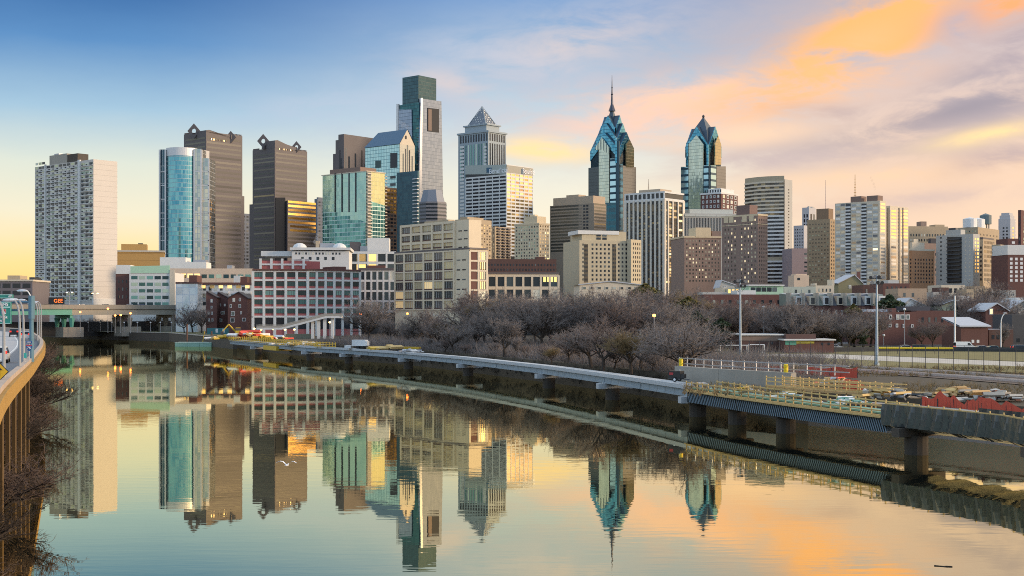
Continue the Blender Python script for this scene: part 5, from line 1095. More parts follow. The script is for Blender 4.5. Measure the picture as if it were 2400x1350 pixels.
p_ = G(1338, 262); rt = thing('broken_trunk', 'pale broken leaning trunk standing out in the bare thicket', 'dead tree', tuple(p_)); mb = MB(); k = 262/F
pv = Vector((0,0,-.3))
for x_, z_ in ((-3,14),(-9,38),(-19,58),(-32,74)): q = Vector((x_*k,0,z_*k)); mb.tube(pv, q, .22*(1-.012*z_), .22*(1-.012*(z_+12)), 6, 0, False); pv = q
mb.build('trunk', wall('pale_dead_wood', (.52,.47,.40), .9, .3, .8), rt); mb = MB(); mb.tube((-4*k,0,18*k),(-20*k,0,30*k),.1,.04,5); mb.build('limb', wall('pale_dead_wood', ()), rt)
# evergreens
def evergreen_mesh(seed, h, w_, mat, shape=0):
    rg = random.Random(seed); tr = MB(); cr = MB(); tr.tube((0,0,-.3),(0,0,h*.9),h*.025,.04,6,0,False)
    for i in range(2600):
        t_ = rg.random()**.8; z = h*(.12+.86*t_); R_ = (w_*(1-t_)**.7 if shape == 0 else w_*math.sqrt(max(0.05,1-(2*t_-1)**2)))*(.75+.35*math.sin(z*2.3+seed)); a = rg.uniform(0,6.28); rr = R_*math.sqrt(rg.uniform(.1,1))
        c = Vector((rr*math.cos(a), rr*math.sin(a), z)); s_ = rg.uniform(.16,.42)*h/10
        u = Vector((rg.gauss(0,1),rg.gauss(0,1),rg.gauss(0,.6))).normalized()*s_; v = Vector((rg.gauss(0,1),rg.gauss(0,1),rg.gauss(0,.6))).normalized()*s_*.55
        cr.poly([c-u-v, c+u-v, c+u*.6+v, c-u*.6+v])
    for i in range(14):
        z = h*(.15+.05*i); a = rg.uniform(0,6.28); tr.tube((0,0,z),(w_*.7*math.cos(a),w_*.7*math.sin(a),z+.6),.06,.02,4,0,False)
    return tr.mesh('trunk', barkg), cr.mesh('crown', mat)
EV = [evergreen_mesh(1, 10, 3.6, leafo, 1), evergreen_mesh(2, 10, 3.4, leafe, 1), evergreen_mesh(3, 10, 2.6, leafe, 0)]
for px, D, yt, kind, wd_, lab in ((1513,415,664,0,1.0,'olive-brown rounded evergreen rising over the thicket before the white-striped tower'),(1615,345,694,0,.9,'olive evergreen with ragged top at the right end of the thicket'),(1630,320,728,1,1.2,'dark green spreading evergreen behind the thicket right end'),(2085,400,690,1,1.1,'dark rounded evergreen beside the right end of the mansard row'),(2000,352,712,0,.7,'drooping olive evergreen left of the white-windowed brick house'),(2022,338,762,1,.8,'low black-green shrub-like evergreen at the foot of the floodlight'),(1690,330,745,1,1.1,'low dark evergreen behind the left football goal'),(1955,345,745,1,.9,'dark evergreen at the right end of the field house')):
    p_ = G(px, D); h = CZ+(H0-yt)/F*D-4; r = thing('evergreen_tree', lab, 'evergreen', tuple(p_), rnd.uniform(0,6)); r.scale = (h/10*wd_, h/10*wd_, h/10)
    for nm, me in zip(('trunk','crown'), EV[kind]): link(nm, me, r)
# scrub along the banks: nobody could count it
def scrub(name, pts_fn, n, mat, hmin, hmax, seed, label, tw=.02):
    rg = random.Random(seed); mb = MB()
    for i in range(n):
        p_ = Vector(pts_fn(rg)); h = rg.uniform(hmin, hmax)
        for k in range(6):
            dv = Vector((rg.gauss(0,.55), rg.gauss(0,.55), 1)).normalized(); q = p_+dv*h*rg.uniform(.5,1); m_ = p_+(q-p_)*.5+Vector((rg.gauss(0,.08),rg.gauss(0,.08),0))*h
            mb.tube(p_, m_, tw, tw*.7, 3, 0, False); mb.tube(m_, q, tw*.7, tw*.3, 3, 0, False); v = Vector((rg.gauss(0,.6), rg.gauss(0,.6), .6)).normalized(); mb.tube(m_, m_+v*h*.4, tw*.6, tw*.3, 3, 0, False)
    o = mb.build(name, mat); tag(o, label, 'scrub', None, 'stuff'); return o
def rb_pt(y0, y1, d0, d1, z):
    def f(rg):
        y = rg.uniform(y0, y1); x = lerp_line(sorted([(a[0], a[1]) for a in RB], key=lambda p_: p_[1]), y); return (x+rg.uniform(d0, d1)*.9, y+rg.uniform(d0, d1)*.4, z(rg))
    return f
darkscr = wall('dark_scrub_twigs', (.05,.042,.032), .95, .3, .3, False)
scrub('thicket', rb_pt(215, 400, 10, 50, lambda rg: 3.9), 2200, twigm, 1.5, 5.0, 15, 'grey-brown brush filling the thicket between the bare trees', .035)
scrub('undergrowth', rb_pt(178, 400, 2, 16, lambda rg: 3.6), 2600, twigm, 1.0, 4.2, 5, 'brown undergrowth on the bank behind the boardwalk', .035)
scrub('bank_scrub', rb_pt(170, 420, 0, 4, lambda rg: rg.uniform(.5,3)), 1500, darkscr, .8, 2.6, 6, 'dark scrub at the waterline behind the boardwalk', .035)
scrub('weeds', lambda rg: G(rg.uniform(1600,2420), rg.choice((rg.uniform(195,205),rg.uniform(150,172),rg.uniform(215,225))), 4.05), 1300, twigo, .4, 1.2, 8, 'dry ochre weeds between the rail tracks', .025)

# ============================================================ the boardwalk over the water
BWP = [(2700,90),(2520,104),(2400,113),(2250,120.5),(2110,128),(1900,143),(1760,156),(1640,171),(1440,203),(1290,234),(1100,278),(960,312),(820,345),(730,366),(640,404),(550,448)]
bw = [Vector(((px-1200)/F*D, D)) for px, D in BWP]
def bpos(px):
    for (a, A), (c, C_) in zip(zip([q[0] for q in BWP], bw), zip([q[0] for q in BWP][1:], bw[1:])):
        if c <= px <= a:
            t_ = (a-px)/(a-c); return A+(C_-A)*t_
    return bw[-1]
root = thing('boardwalk', 'half-built boardwalk on piers over the river, pale concrete beams', 'boardwalk', (0,0,0))
beam = wall('blue_grey_concrete_beam', (.30,.36,.40), .7, .3, .5, True, 0, .06, 3.1); capm = wall('pale_deck_concrete', (.52,.54,.55), .8, .2, .5, False); formply = plain('green_formwork', (.16,.36,.28), .6)
WDH = 3.9; ZD = 4.0
joints = [1640,1535,1440,1290,1190,1100,1030,960,880,820,730,670,610,550]
for a, c in zip(joints, joints[1:]):
    A, C_ = bpos(a), bpos(c); t_ = (C_-A).normalized(); nrm = Vector((-t_.y, t_.x)); m_ = MB(); A2, C2 = A+t_*.12, C_-t_*.12
    zb = 2.7; m_.obox(A2+nrm*(-WDH/2+.55)*-1*-1, C2+nrm*(-WDH/2+.55), .5, zb, ZD-.35); m_.obox(A2+nrm*(WDH/2-.55), C2+nrm*(WDH/2-.55), .5, zb, ZD-.35); m_.obox(A2+nrm*(WDH/2-.5), C2+nrm*(WDH/2-.5), .7, zb-.05, zb+.15); m_.obox(A2, C2, WDH-1.6, zb+.1, ZD-.5); m_.build('girder', beam, root)
    m_ = MB(); m_.obox(A2, C2, WDH, ZD-.35, ZD); m_.obox(A2+nrm*(WDH/2-.2), C2+nrm*(WDH/2-.2), .35, ZD, ZD+.22); m_.build('deck', capm, root)
colm = wall('shaded_pier', (.06,.05,.04), .9, .3, .3)  # deep shade under the deck is put into the pier colour
def pier(px, big=False):
    c = bpos(px); c2 = bpos(px-8); t_ = (c2-c).normalized(); nrm = Vector((-t_.y, t_.x)); m_ = MB(); w2 = 1.7 if px in (1735,1850) else 2.9
    m_.obox(c-nrm*w2, c+nrm*w2, 1.1, 1.8, 2.65); p_ = m_.build('pier_cap', capm if not big else concd, root)  # big piers' caps use dark concrete for the shade under the deck
    m_ = MB(); r = 1.35
    m_.tube((c.x+nrm.x*.3, c.y+nrm.y*.3, -1.5), (c.x+nrm.x*.3, c.y+nrm.y*.3, 1.85), r*.85, r*.85, 14); m_.build('column', colm, root)
for px in (1640,1440,1290,1100,960,820,730,610): pier(px)
for px in (1735,1850,2155,2480): pier(px, True)
# the part under construction on the right: formwork, lumber rails, dark fascia, black sheeting
con = [bpos(px) for px in (1645,1700,1760,1830,1900,1970,2040,2112)]; con2 = [bpos(px) for px in (2112,2180,2250,2330,2400,2480,2560,2690)]
fas = plain('dark_ribbed_fascia', (.035,.05,.06), .45, .3); plyd = wall('site_plywood', (.50,.33,.15), .8, .25, .8, False)
m_ = MB(); m2 = MB(); m3 = MB()
for A, C_ in zip(con, con[1:]):
    t_ = (C_-A).normalized(); nrm = Vector((-t_.y, t_.x)); m_.obox(A, C_, WDH-.2, ZD-.9, ZD-.35); m3.obox(A+nrm*0, C_+nrm*0, WDH-1.2, ZD-.3, ZD-.12)
    m2.obox(A-nrm*(WDH/2+.05), C_-nrm*(WDH/2+.05), .12, 2.0, 3.45)
    n = 14
    for i in range(n):
        p_ = A+(C_-A)*(i+.5)/n-nrm*(WDH/2+.16); m2.tube((p_.x,p_.y,3.4),(p_.x-t_.x*-.7,p_.y-t_.y*-.7,2.0),.06,.06,4,1)
m_.build('deck_slab', plyd, root); m2.build('ribbed_fascia', [fas, plain('fascia_rib', (.16,.20,.22), .4, .4)], root); m3.build('green_formwork', formply, root)
m_ = MB()
for A, C_ in zip(con, con[1:]): t_ = (C_-A).normalized(); nrm = Vector((-t_.y, t_.x)); m_.obox(A+nrm*(WDH/2-.6), C_+nrm*(WDH/2-.6), .45, 2.1, 3.2); m_.obox(A-nrm*(WDH/2-.6), C_-nrm*(WDH/2-.6), .45, 2.1, 3.2)
m_.build('girder', beam, root)
def rail(pts, off, z, n_per, h=1.15, nm='lumber_rail', rails=(.15,.62,1.1), mat=None, rt=None):
    mt = mat or lumber; m_ = MB(); q = offs([(p_.x,p_.y) for p_ in pts], off); tot = 0
    for A, C_ in zip(q, q[1:]):
        for r_ in rails: m_.obox(A, C_, .09, z+r_-.07, z+r_+.07)
    R0 = m_.build(nm, mt, rt or root); pm = MB(); pm.box(-.06,.06,-.06,.06,-.1,h+.15); me = pm.mesh('post', mt); acc = 0
    for A, C_ in zip(q, q[1:]):
        L = (C_-A).length; n = max(1, round(L/n_per)); 
        for i in range(n): p_ = A+(C_-A)*i/n; link('post', me, rt or root, (p_.x,p_.y,z), math.atan2((C_-A).y,(C_-A).x))
rail(con, -WDH/2-.25, 3.5, 1.9); rail(con, WDH/2+.25, 3.5, 1.9); rail(con2, -WDH/2, 3.75, 2.2, 1.2)
m_ = MB()
for A, C_ in zip(con, con[1:]): t_ = (C_-A).normalized(); nrm = Vector((-t_.y, t_.x)); m_.obox(A+nrm*(WDH/2+.3), C_+nrm*(WDH/2+.3), .5, 3.42, 3.56); m_.obox(A-nrm*(WDH/2+.3), C_-nrm*(WDH/2+.3), .5, 3.42, 3.56)
m_.build('plank_ledge', lumber, root)
m_ = MB()
for A, C_ in zip(con2, con2[1:]): t_ = (C_-A).normalized(); m_.obox(A, C_, WDH-.2, ZD-1.4, ZD-.1)
m_.build('deck_slab', wall('black_deck', (.03,.03,.03)), root)  # near-black slab behind the sheeting
# hanging black sheeting with folds
tarp = plain('black_sheeting', (.075,.085,.085), .28, .15); m_ = MB()
q = offs([(p_.x,p_.y) for p_ in con2], WDH/2+.4)
if (q[0]-Vector((0,0))).length > (offs([(p_.x,p_.y) for p_ in con2], -WDH/2-.4)[0]-Vector((0,0))).length: q = offs([(p_.x,p_.y) for p_ in con2], -WDH/2-.4)
lineq = []
for A, C_ in zip(q, q[1:]):
    n = 26
    for i in range(n): lineq.append(A+(C_-A)*i/n)
rg = random.Random(12); fold = [.20*math.sin(i*.52+.6*math.sin(i*.17))+.10*math.sin(i*1.37+1)+(.18 if i % 26 == 0 else 0)+rg.uniform(-.03,.03) for i in range(len(lineq))]
rows = [(4.85,.0),(4.3,.5),(3.7,.9),(3.1,.8),(2.75,.5),(2.65,-.8),(2.45,-2.4),(2.3,-4.4)]
t_ = (lineq[-1]-lineq[0]).normalized(); nv = Vector((-t_.y, t_.x)); nv = nv if nv.dot(-lineq[0]) > 0 else -nv
grid_ = []
for (z, k) in rows:
    row = []
    for i, p_ in enumerate(lineq):
        f_ = fold[min(len(fold)-1, i+int((4.8-z)*1.6))]*min(1,(4.9-z)*.9)*(1 if k >= 0 else .25); s_ = -.30*abs(math.sin(i*math.pi/26)) if z < 2.7 else 0
        inn = k if k < 0 else 0; o_ = p_+nv*(f_+inn*.9); row.append((o_.x, o_.y, z+s_))
    grid_.append(row)
for r_ in range(len(rows)-1):
    for i in range(len(lineq)-1): m_.poly([grid_[r_+1][i], grid_[r_+1][i+1], grid_[r_][i+1], grid_[r_][i]])
m_.build('black_sheeting', tarp, root, smooth=True)
qb = offs([(p_.x,p_.y) for p_ in con2[2:]], 0); m_ = MB(); far = offs([(p_.x,p_.y) for p_ in con2[2:]], WDH/2+.3)
if far[0].length < con2[2].length: far = offs([(p_.x,p_.y) for p_ in con2[2:]], -WDH/2-.3)
for A, C_ in zip(far, far[1:]):
    for i in range(8): a_, c_ = A+(C_-A)*i/8, A+(C_-A)*(i+1)/8; f0, f1 = .12*math.sin(i*2.1), .12*math.sin((i+1)*2.1); m_.poly([(a_.x+f0,a_.y+f0,3.6),(c_.x+f1,c_.y+f1,3.6),(c_.x,c_.y,4.85),(a_.x,a_.y,4.85)])
m_.build('black_sheeting', tarp, root)
m_ = MB(); c = bpos(1645); m_.box(c.x-.6,c.x+.6,c.y-1.6,c.y+1.6,2.2,4.5); m_.build('end_frame', steel, root)
# construction end, far left
yel = plain('site_yellow', (.62,.40,.03), .55); far_ = [bpos(px) for px in (770,700,640,550)]
rail(far_, WDH/2+.3, 4.0, 2.5, 1.2, 'yellow_rail', (.15,.65,1.1), yel); rail(far_, -WDH/2-.3, 4.0, 2.5, 1.2, 'yellow_rail', (.15,.65,1.1), yel)
m_ = MB(); A, C_ = bpos(668), bpos(636); m_.obox(A, C_, WDH+1.2, 2.0, 3.3); m_.build('yellow_falsework', yel, root)
# upper access ramp of lumber on the bank
rt = thing('lumber_walkway', 'raised timber walkway with many rails beside the upper retaining wall', 'walkway', (0,0,0)); wl = [G(1815,158)[:2], G(1900,151.5)[:2], G(2000,146)[:2], G(2110,141)[:2]]; wl = [Vector(v) for v in wl]
m_ = MB()
for A, C_ in zip(wl, wl[1:]): m_.obox(A, C_, 2.4, 4.6, 4.85)
m_.build('deck', plyd, rt); rail(wl, 1.2, 4.85, 1.8, 1.1, 'rail', (.1,.6,1.05), lumber, rt); rail(wl, -1.2, 4.85, 1.8, 1.1, 'rail', (.1,.6,1.05), lumber, rt)
rt = thing('pipe_railing', 'grey pipe railing along the top of the upper retaining wall', 'railing', (0,0,0)); wl = [Vector(G(px, D)[:2]) for px, D in ((1592,187),(1690,177),(1860,166),(1990,158))]
rail(wl, 0, 6.1, 2.2, 1.1, 'rail', (.35,1.1), steel, rt)
# ============================================================ construction site things
bm_ = wall('orange_red_cloth', (.60,.095,.055), .8, .35, 1.2, False)
def drape(label, pts, h0, h1, zb=4.1, nm='orange_safety_fence'):
    rt = thing(nm, label, 'safety fence', (pts[0].x, pts[0].y, zb)); m_ = MB(); rg = random.Random(len(label)); n = 10; L = []
    for A, C_ in zip(pts, pts[1:]):
        for i in range(n): L.append(A+(C_-A)*i/n)
    L.append(pts[-1]); hs = [h0+(h1-h0)*(.5+.3*math.sin(i*.45+len(label))+.2*math.sin(i*1.3))+rg.uniform(-.12,.12)*(h1-h0)*2 for i in range(len(L))]
    for i in range(len(L)-1):
        a, c = L[i]-pts[0].to_3d().to_2d(), L[i+1]-pts[0].to_2d(); f0, f1 = rg.uniform(-.12,.12), rg.uniform(-.12,.12)
        m_.poly([(a.x,a.y+f0,0),(c.x,c.y+f1,0),(c.x,c.y,hs[i+1]),(a.x,a.y,hs[i])])
    m_.build('netting', bm_, rt); pm = MB(); pm.box(-.04,.04,-.04,.04,0,h0+.25); me = pm.mesh('stake', dsteel)
    for i in range(0, len(L), 5): p_ = L[i]-pts[0]; link('stake', me, rt, (p_.x, p_.y, 0))
V2 = lambda px, D: Vector(G(px, D)[:2])
drape('low orange-red safety fence running along the tracks behind the pipe railing', [V2(1585,228), V2(1720,215), V2(1880,200), V2(2010,190)], .6, 1.1)
drape('tall orange-red netting heaped behind the timber walkway, left of the white rubble', [V2(1975,150), V2(2035,147)], 0.9, 1.8, 4.4)
drape('long sagging orange-red netting at the right edge above the black sheeting', [V2(2160,136), V2(2235,133), V2(2300,128), V2(2420,121)], 0.6, 1.5, 4.0)
drape('faded orange-red safety fence glimpsed through the trunks of the thicket', [V2(1290,300), V2(1420,275), V2(1580,240)], .8, 1.6)
drape('short orange-red fence between the rails in front of the right floodlight', [V2(1890,212), V2(2010,203)], .5, 1.1)
# heaps
def heap(name, label, cat, px, D, w_, h, mats, n, seed, z=4.0):
    rg = random.Random(seed); c = G(px, D, z); mbs = [MB() for _ in mats]
    for i in range(n):
        k = rg.randrange(len(mats)); x_ = rg.gauss(0, w_*.3); y_ = rg.gauss(0, w_*.2); s_ = rg.uniform(.25,.8)*w_/5; z_ = h*max(0,1-abs(x_)/(w_*.6))*rg.random()
        mb = MB(); l_ = rg.uniform(.7,1.8); mb.box(-s_*l_, s_*l_, -s_*.35, s_*.35, -s_*.16, s_*.16); mbs[k].add(mb, Matrix.Translation((x_,y_,z_+s_*.25)) @ Matrix.Rotation(rg.uniform(0,3),4,'Z') @ Matrix.Rotation(rg.gauss(0,.35),4,'X'))
    al = MB()
    for k, mb in enumerate(mbs): mb.mi = [k]*len(mb.mi); al.add(mb, Matrix())
    o = al.build(name, list(mats), None, tuple(c)); return tag(o, label, cat)
heap('rubble_pile', 'pale rubble heap with white sheeting between the two orange nettings', 'rubble', 2070, 143, 6, 1.3, (white, conc, lumber), 60, 1, 4.2)
heap('material_pile', 'white wrapped material stack right of the orange netting', 'materials', 2120, 141, 4, 1.0, (white, snow, dsteel), 30, 2, 4.3)
heap('material_pile', 'jumble of yellow and orange site materials at the far left end of the boardwalk', 'materials', 575, 452, 16, 2.2, (yel, orangep, lumber, white), 70, 4, 4.2)
heap('material_pile', 'white and yellow planks stacked on the far part of the boardwalk', 'materials', 712, 378, 9, .6, (white, lumber, yel), 30, 5, 4.1)
heap('material_pile', 'white sheeting heap on the boardwalk left of the big trees', 'materials', 962, 311, 5, .9, (white, snow), 26, 6, 4.1)
heap('material_pile', 'yellow lumber stack beside the far boardwalk deck', 'materials', 910, 333, 11, .6, (yel, lumber), 30, 7, 4.1)
heap('plank_pile', 'flat grey plank bundle on the boardwalk right of the black generator trailer', 'planks', 1625, 172.5, 2.2, .25, (steel, white), 8, 8, 4.1)
for i, (px, D, w_, h, ms, lab) in enumerate(((1700,214,6,.8,(white,conc,steel),'pale litter and pipes scattered beside the tracks left of the left floodlight'),(1800,196,5,.6,(white,steel,lumber),'grey pipe stack beside the track bed below the goals'),(1960,172,6,1.0,(steel,orangep,lumber,white),'mixed orange and grey materials behind the timber walkway'),(2250,150,7,1.0,(lumber,conc,plyd),'timber and concrete pieces heaped behind the sagging netting'),(2340,142,6,1.0,(conc,greyw,brick),'pale concrete blocks behind the right end of the sagging netting'),(1745,160,3,.5,(yel,lumber,white),'yellow timber offcuts at the start of the wooden rails'),(1850,148.5,3.5,.5,(white,formply,lumber),'white and green bundles on the deck under construction'),(1985,138,4,.5,(formply,white),'green tarpaulin bundles on the deck under construction'))):
    heap('material_pile', lab, 'materials', px, D, w_*.8, h, ms, 70, 20+i, 4.1)
for px, D, lab in ((1596,186,'yellow barrel on the upper retaining wall above the black generator trailer'),(1842,166,'yellow barrel at the right end of the pipe railing')):
    p_ = G(px, D, 6.1); mb = MB(); mb.tube((0,0,0),(0,0,1.0),.3,.3,12); mb.tube((0,0,.3),(0,0,.36),.33,.33,12); mb.tube((0,0,.66),(0,0,.72),.33,.33,12); mb.tube((0,0,1.0),(0,0,1.06),.26,.22,12); tag(mb.build('traffic_barrel', plain('bright_yellow', (.85,.62,.02), .5), None, tuple(p_)), lab, 'barrel')
# small houses between the right-hand trees
hg = random.Random(77)
for i in range(16):
    px = 2090+i*19.5; D = hg.uniform(455,620); yt = 668+hg.uniform(0,30); w_ = hg.uniform(16,26); m_ = (brick, brickd, creamc, greyw, tan, whitec)[hg.randrange(6)]
    b_ = slab('small_house', 'small flat-roofed house among the hazy bare trees at right', 'house', 0, px, px+w_, yt, D, m_, ang=5, Lw=9, roof=(snow, darkroof)[i%2], Rr=[(px+2,px+w_-2,3,yt+5,yt+26,2,.35,.5,G_std)], group='small houses among the right-hand trees')
# black generator trailer
c = bpos(1592); rt = thing('generator_trailer', 'black generator trailer parked on the boardwalk deck', 'trailer', (c.x, c.y, 4.2), math.radians(-35))
mb = MB(); mb.prism([(-1.0,-.6),(.9,-.6),(.9,.6),(-1.0,.6)], .45, 1.5); mb.prism([(.9,-.5),(1.35,-.35),(1.35,.35),(.9,.5)], .5, 1.1); mb.build('hood', black, rt)
mb = MB(); mb.box(-.95,.85,-.63,.63,.35,.46); mb.tube((.9,0,.4),(2.0,0,.35),.05); mb.build('drawbar', dsteel, rt)
for s_ in (-.68,.68):
    mb = MB(); mb.tube((.1,s_-.1,.33),(.1,s_+.1,.33),.33,.33,16); w_ = mb.build('wheel', plain('tyre_rubber', (.02,.02,.02), .9), rt); mb = MB(); mb.tube((.1,s_-.12,.33),(.1,s_+.12,.33),.18,.18,12); mb.build('rim', white, w_)
mb = MB(); mb.box(-.8,-.2,-.625,-.60,.95,1.3); mb.build('panel', plain('red_panel', (.45,.05,.05)), rt)
mb = MB(); mb.tube((.5,0,1.5),(.5,0,1.75),.07,.07,8); mb.build('exhaust', steel, rt)
# white tank trailer further along
c = bpos(848); rt = thing('tank_trailer', 'white tank trailer standing on the far boardwalk deck', 'trailer', (c.x, c.y, 4.0), math.radians(-18))
mb = MB(); mb.box(-2.2,1.7,-.9,.9,.9,2.5); mb.box(1.7,2.1,-.8,.8,1.0,2.2); mb.build('body', white, rt)
mb = MB(); mb.box(-4.4,-2.6,-.8,.8,.3,1.0); mb.build('front_box', white, rt); mb = MB(); mb.box(-4.4,1.9,-.5,.5,.55,.75); mb.build('chassis', dsteel, rt)
for x_ in (-.6,.7):
    mb = MB(); mb.tube((x_,-.95,.45),(x_,.95,.45),.45,.45,14); mb.build('wheel', plain('tyre_rubber', ()), rt)
# yellow excavator at the far end
c = G(563, 478, 4); rt = thing('excavator', 'yellow excavator among the site materials at the far end of the boardwalk', 'excavator', tuple(c), .3)
mb = MB(); mb.box(-1.8,2.2,-1.3,1.3,1.2,2.6); mb.box(1.0,2.4,-1.2,1.2,2.6,3.0); mb.build('body', yel, rt)
mb = MB(); mb.box(-1.7,.0,-1.25,-.1,2.6,4.0); cb = mb.build('cab', yel, rt); mb = MB(); mb.box(-1.75,.05,-1.28,-.07,2.9,3.8); mb.build('cab_window', G_dark, cb)
mb = MB(); mb.tube((-1.4,.4,2.2),(-4.2,.4,5.2),.35,.28,6); mb.tube((-4.2,.4,5.2),(-6.4,.4,2.6),.26,.2,6); mb.build('boom', yel, rt); mb = MB(); mb.prism([(-7.1,-.2),(-6.1,-.2),(-6.1,1.0),(-7.1,1.0)], 1.4, 2.6); mb.build('bucket', dsteel, rt)
for s_ in (-1.2,1.2):
    mb = MB(); mb.box(-2.2,2.2,s_-.35,s_+.35,.1,1.0); mb.tube((-2.2,s_-.35,.55),(-2.2,s_+.35,.55),.45); mb.tube((2.2,s_-.35,.55),(2.2,s_+.35,.55),.45); mb.build('crawler_track', dsteel, rt)
# green barge
a0 = P(458, 805, DZ(812, 0)); rt = thing('work_barge', 'low pale green work barge moored below the park bulkhead', 'barge', (a0.x, a0.y, 0), -.05); w_ = 87*a0.y/F/2
bg_ = wall('barge_green', (.28,.46,.36), .6, .15, .3); mb = MB()
for k in range(3): mb.prism([(-w_+k*w_*.667+.05,-3),(-w_+(k+1)*w_*.667-.05,-3),(-w_+(k+1)*w_*.667-.05,3),(-w_+k*w_*.667+.05,3)], -.4, 1.5)
mb.build('hull', bg_, rt); mb = MB(); mb.box(-w_,w_,-3.1,3.1,1.5,1.75); mb.build('deck', wall('barge_deck', (.45,.55,.46)), rt)
for s_ in (-.6,.75):
    mb = MB(); mb.tube((w_*s_,3.4,-2),(w_*s_,3.4,9 if s_ < 0 else 6),.35,.35,8); mb.build('spud_pile', plain('rusty_steel', (.12,.06,.04), .8), rt)
mb = MB(); mb.tube((w_*.4,0,1.7),(w_*.5,0,6.0),.14,.1,6); mb.build('marker_pole', yel, rt)

# ============================================================ concrete stair ramps in front of the lofts
rt = thing('stair_ramp', 'white concrete stair ramp on tall columns in front of the red-white gridded building', 'footbridge', tuple(G(605, 470, 4)), 0)
o0 = G(605, 470, 4)
def lo(px, py): p_ = P(px, py, 470); return (p_.x-o0.x, 0, p_.z-4)
mb = MB(); pp_ = [lo(603,768), lo(662,768), lo(765,741), lo(802,741)]
for a, c in zip(pp_, pp_[1:]): mb.obox((a[0],0),(c[0],0),3.4,(a[2]-.7,c[2]-.7),(a[2],c[2]))
mb.build('ramp', whitec, rt); mb = MB()
for a, c in zip(pp_, pp_[1:]):
    for s_ in (-1.6,1.6): mb.obox((a[0],s_),(c[0],s_),.08,(a[2]+1.0,c[2]+1.0),(a[2]+1.12,c[2]+1.12)); mb.obox((a[0],s_),(c[0],s_),.05,(a[2],c[2]),(a[2]+.8,c[2]+.8))
mb.build('parapet', conc, rt)
for px, pt_ in ((733,752),(747,750),(761,747),(779,744)):
    a = lo(px, pt_); mb = MB(); mb.box(a[0]-.55,a[0]+.55,-.6,.6,-.5,a[2]-.2); mb.build('column', whitec, rt)
mb = MB(); a, c = lo(668,770), lo(735,770); mb.box(a[0],c[0],1,3,-.5,a[2]-2); mb.build('back_wall', wall('olive_wall', (.22,.22,.16)), rt)  # plain olive wall behind the ramp columns
rt = thing('stair_ramp', 'long sloping grey footbridge ramp behind the bare trees right of the tall loft', 'footbridge', tuple(G(1000, 420, 4)), 0); o0 = G(1000, 420, 4)
def lo(px, py): p_ = P(px, py, 420); return (p_.x-o0.x, 0, p_.z-4)
mb = MB(); pp_ = [lo(1000,741), lo(1040,752), lo(1120,776), lo(1180,796)]
for a, c in zip(pp_, pp_[1:]): mb.obox((a[0],0),(c[0],0),3,(a[2]-1.1,c[2]-1.1),(a[2],c[2]))
mb.build('ramp', conc, rt); mb = MB()
for a, c in zip(pp_, pp_[1:]):
    for s_ in (-1.5,1.5): mb.obox((a[0],s_),(c[0],s_),.1,(a[2]+1.0,c[2]+1.0),(a[2]+1.15,c[2]+1.15))
mb.build('handrail', steel, rt)
for px, pt_ in ((1022,750),(1050,758),(1080,768)):
    a = lo(px, pt_); mb = MB(); mb.box(a[0]-.6,a[0]+.6,-.7,.7,-.5,a[2]); mb.build('column', greyw, rt)

# ============================================================ road bridge at the left
bgm = wall('bridge_green', (.10,.34,.27), .6, .2, .2); bcon = wall('bridge_concrete', (.30,.27,.22), .9, .3, .15)
A, C_ = P(-120, 722, 560), P(424, 722, 640); rt = thing('road_bridge', 'road bridge with green and beige girders at the far left', 'bridge', (A.x, A.y, 0)); dv = (C_-A); Lb = dv.to_2d().length; u = dv.to_2d().normalized(); nn = Vector((-u.y, u.x))
def bx(name, t0, t1, o0_, o1_, z0, z1, mat, par=None):
    mb = MB(); c0_ = u*(t0*Lb)+nn*((o0_+o1_)/2); c1_ = u*(t1*Lb)+nn*((o0_+o1_)/2); mb.obox(c0_, c1_, abs(o1_-o0_), z0, z1); return mb.build(name, mat, par or rt)
bx('deck', 0, 1, 0, 18, 15.0, 15.8, asph); bx('parapet', 0, 1, -.3, .2, 15.2, 17.2, bcon); bx('parapet', 0, 1, 17.8, 18.3, 15.2, 17.2, bcon)
bx('green_girder', 0, .50, .3, .9, 12.4, 15.2, bgm); bx('beige_girder', .50, 1, .3, .9, 12.4, 15.2, wall('girder_beige', (.34,.31,.25))); bx('girder', 0, 1, 16, 17, 12.4, 15.0, dsteel)
for tt in (.18,.5,.76,.97):
    mb = MB(); p_ = u*(tt*Lb)+nn*1.0; q_ = u*(tt*Lb)+nn*17
    mb.obox(p_, q_, 1.6, 10.8, 12.4)
    for k in (1.0, 9, 16): c = u*(tt*Lb)+nn*k; mb.tube((c.x,c.y,6.5),(c.x,c.y,10.9),.8,1.5,6)
    pr = mb.build('pier', bgm if tt <= .5 else bcon, rt)
    mb = MB(); mb.obox(u*(tt*Lb-5)+nn*3, u*(tt*Lb+5)+nn*3, 8, 2, 6.6); mb.build('pier_base', bcon, rt)
bx('under_bridge_dark', -.1, 1.1, 24, 30, 2, 9, wall('shade_wall', (.05,.05,.055)))  # near-black wall added as the dark gap under the bridge
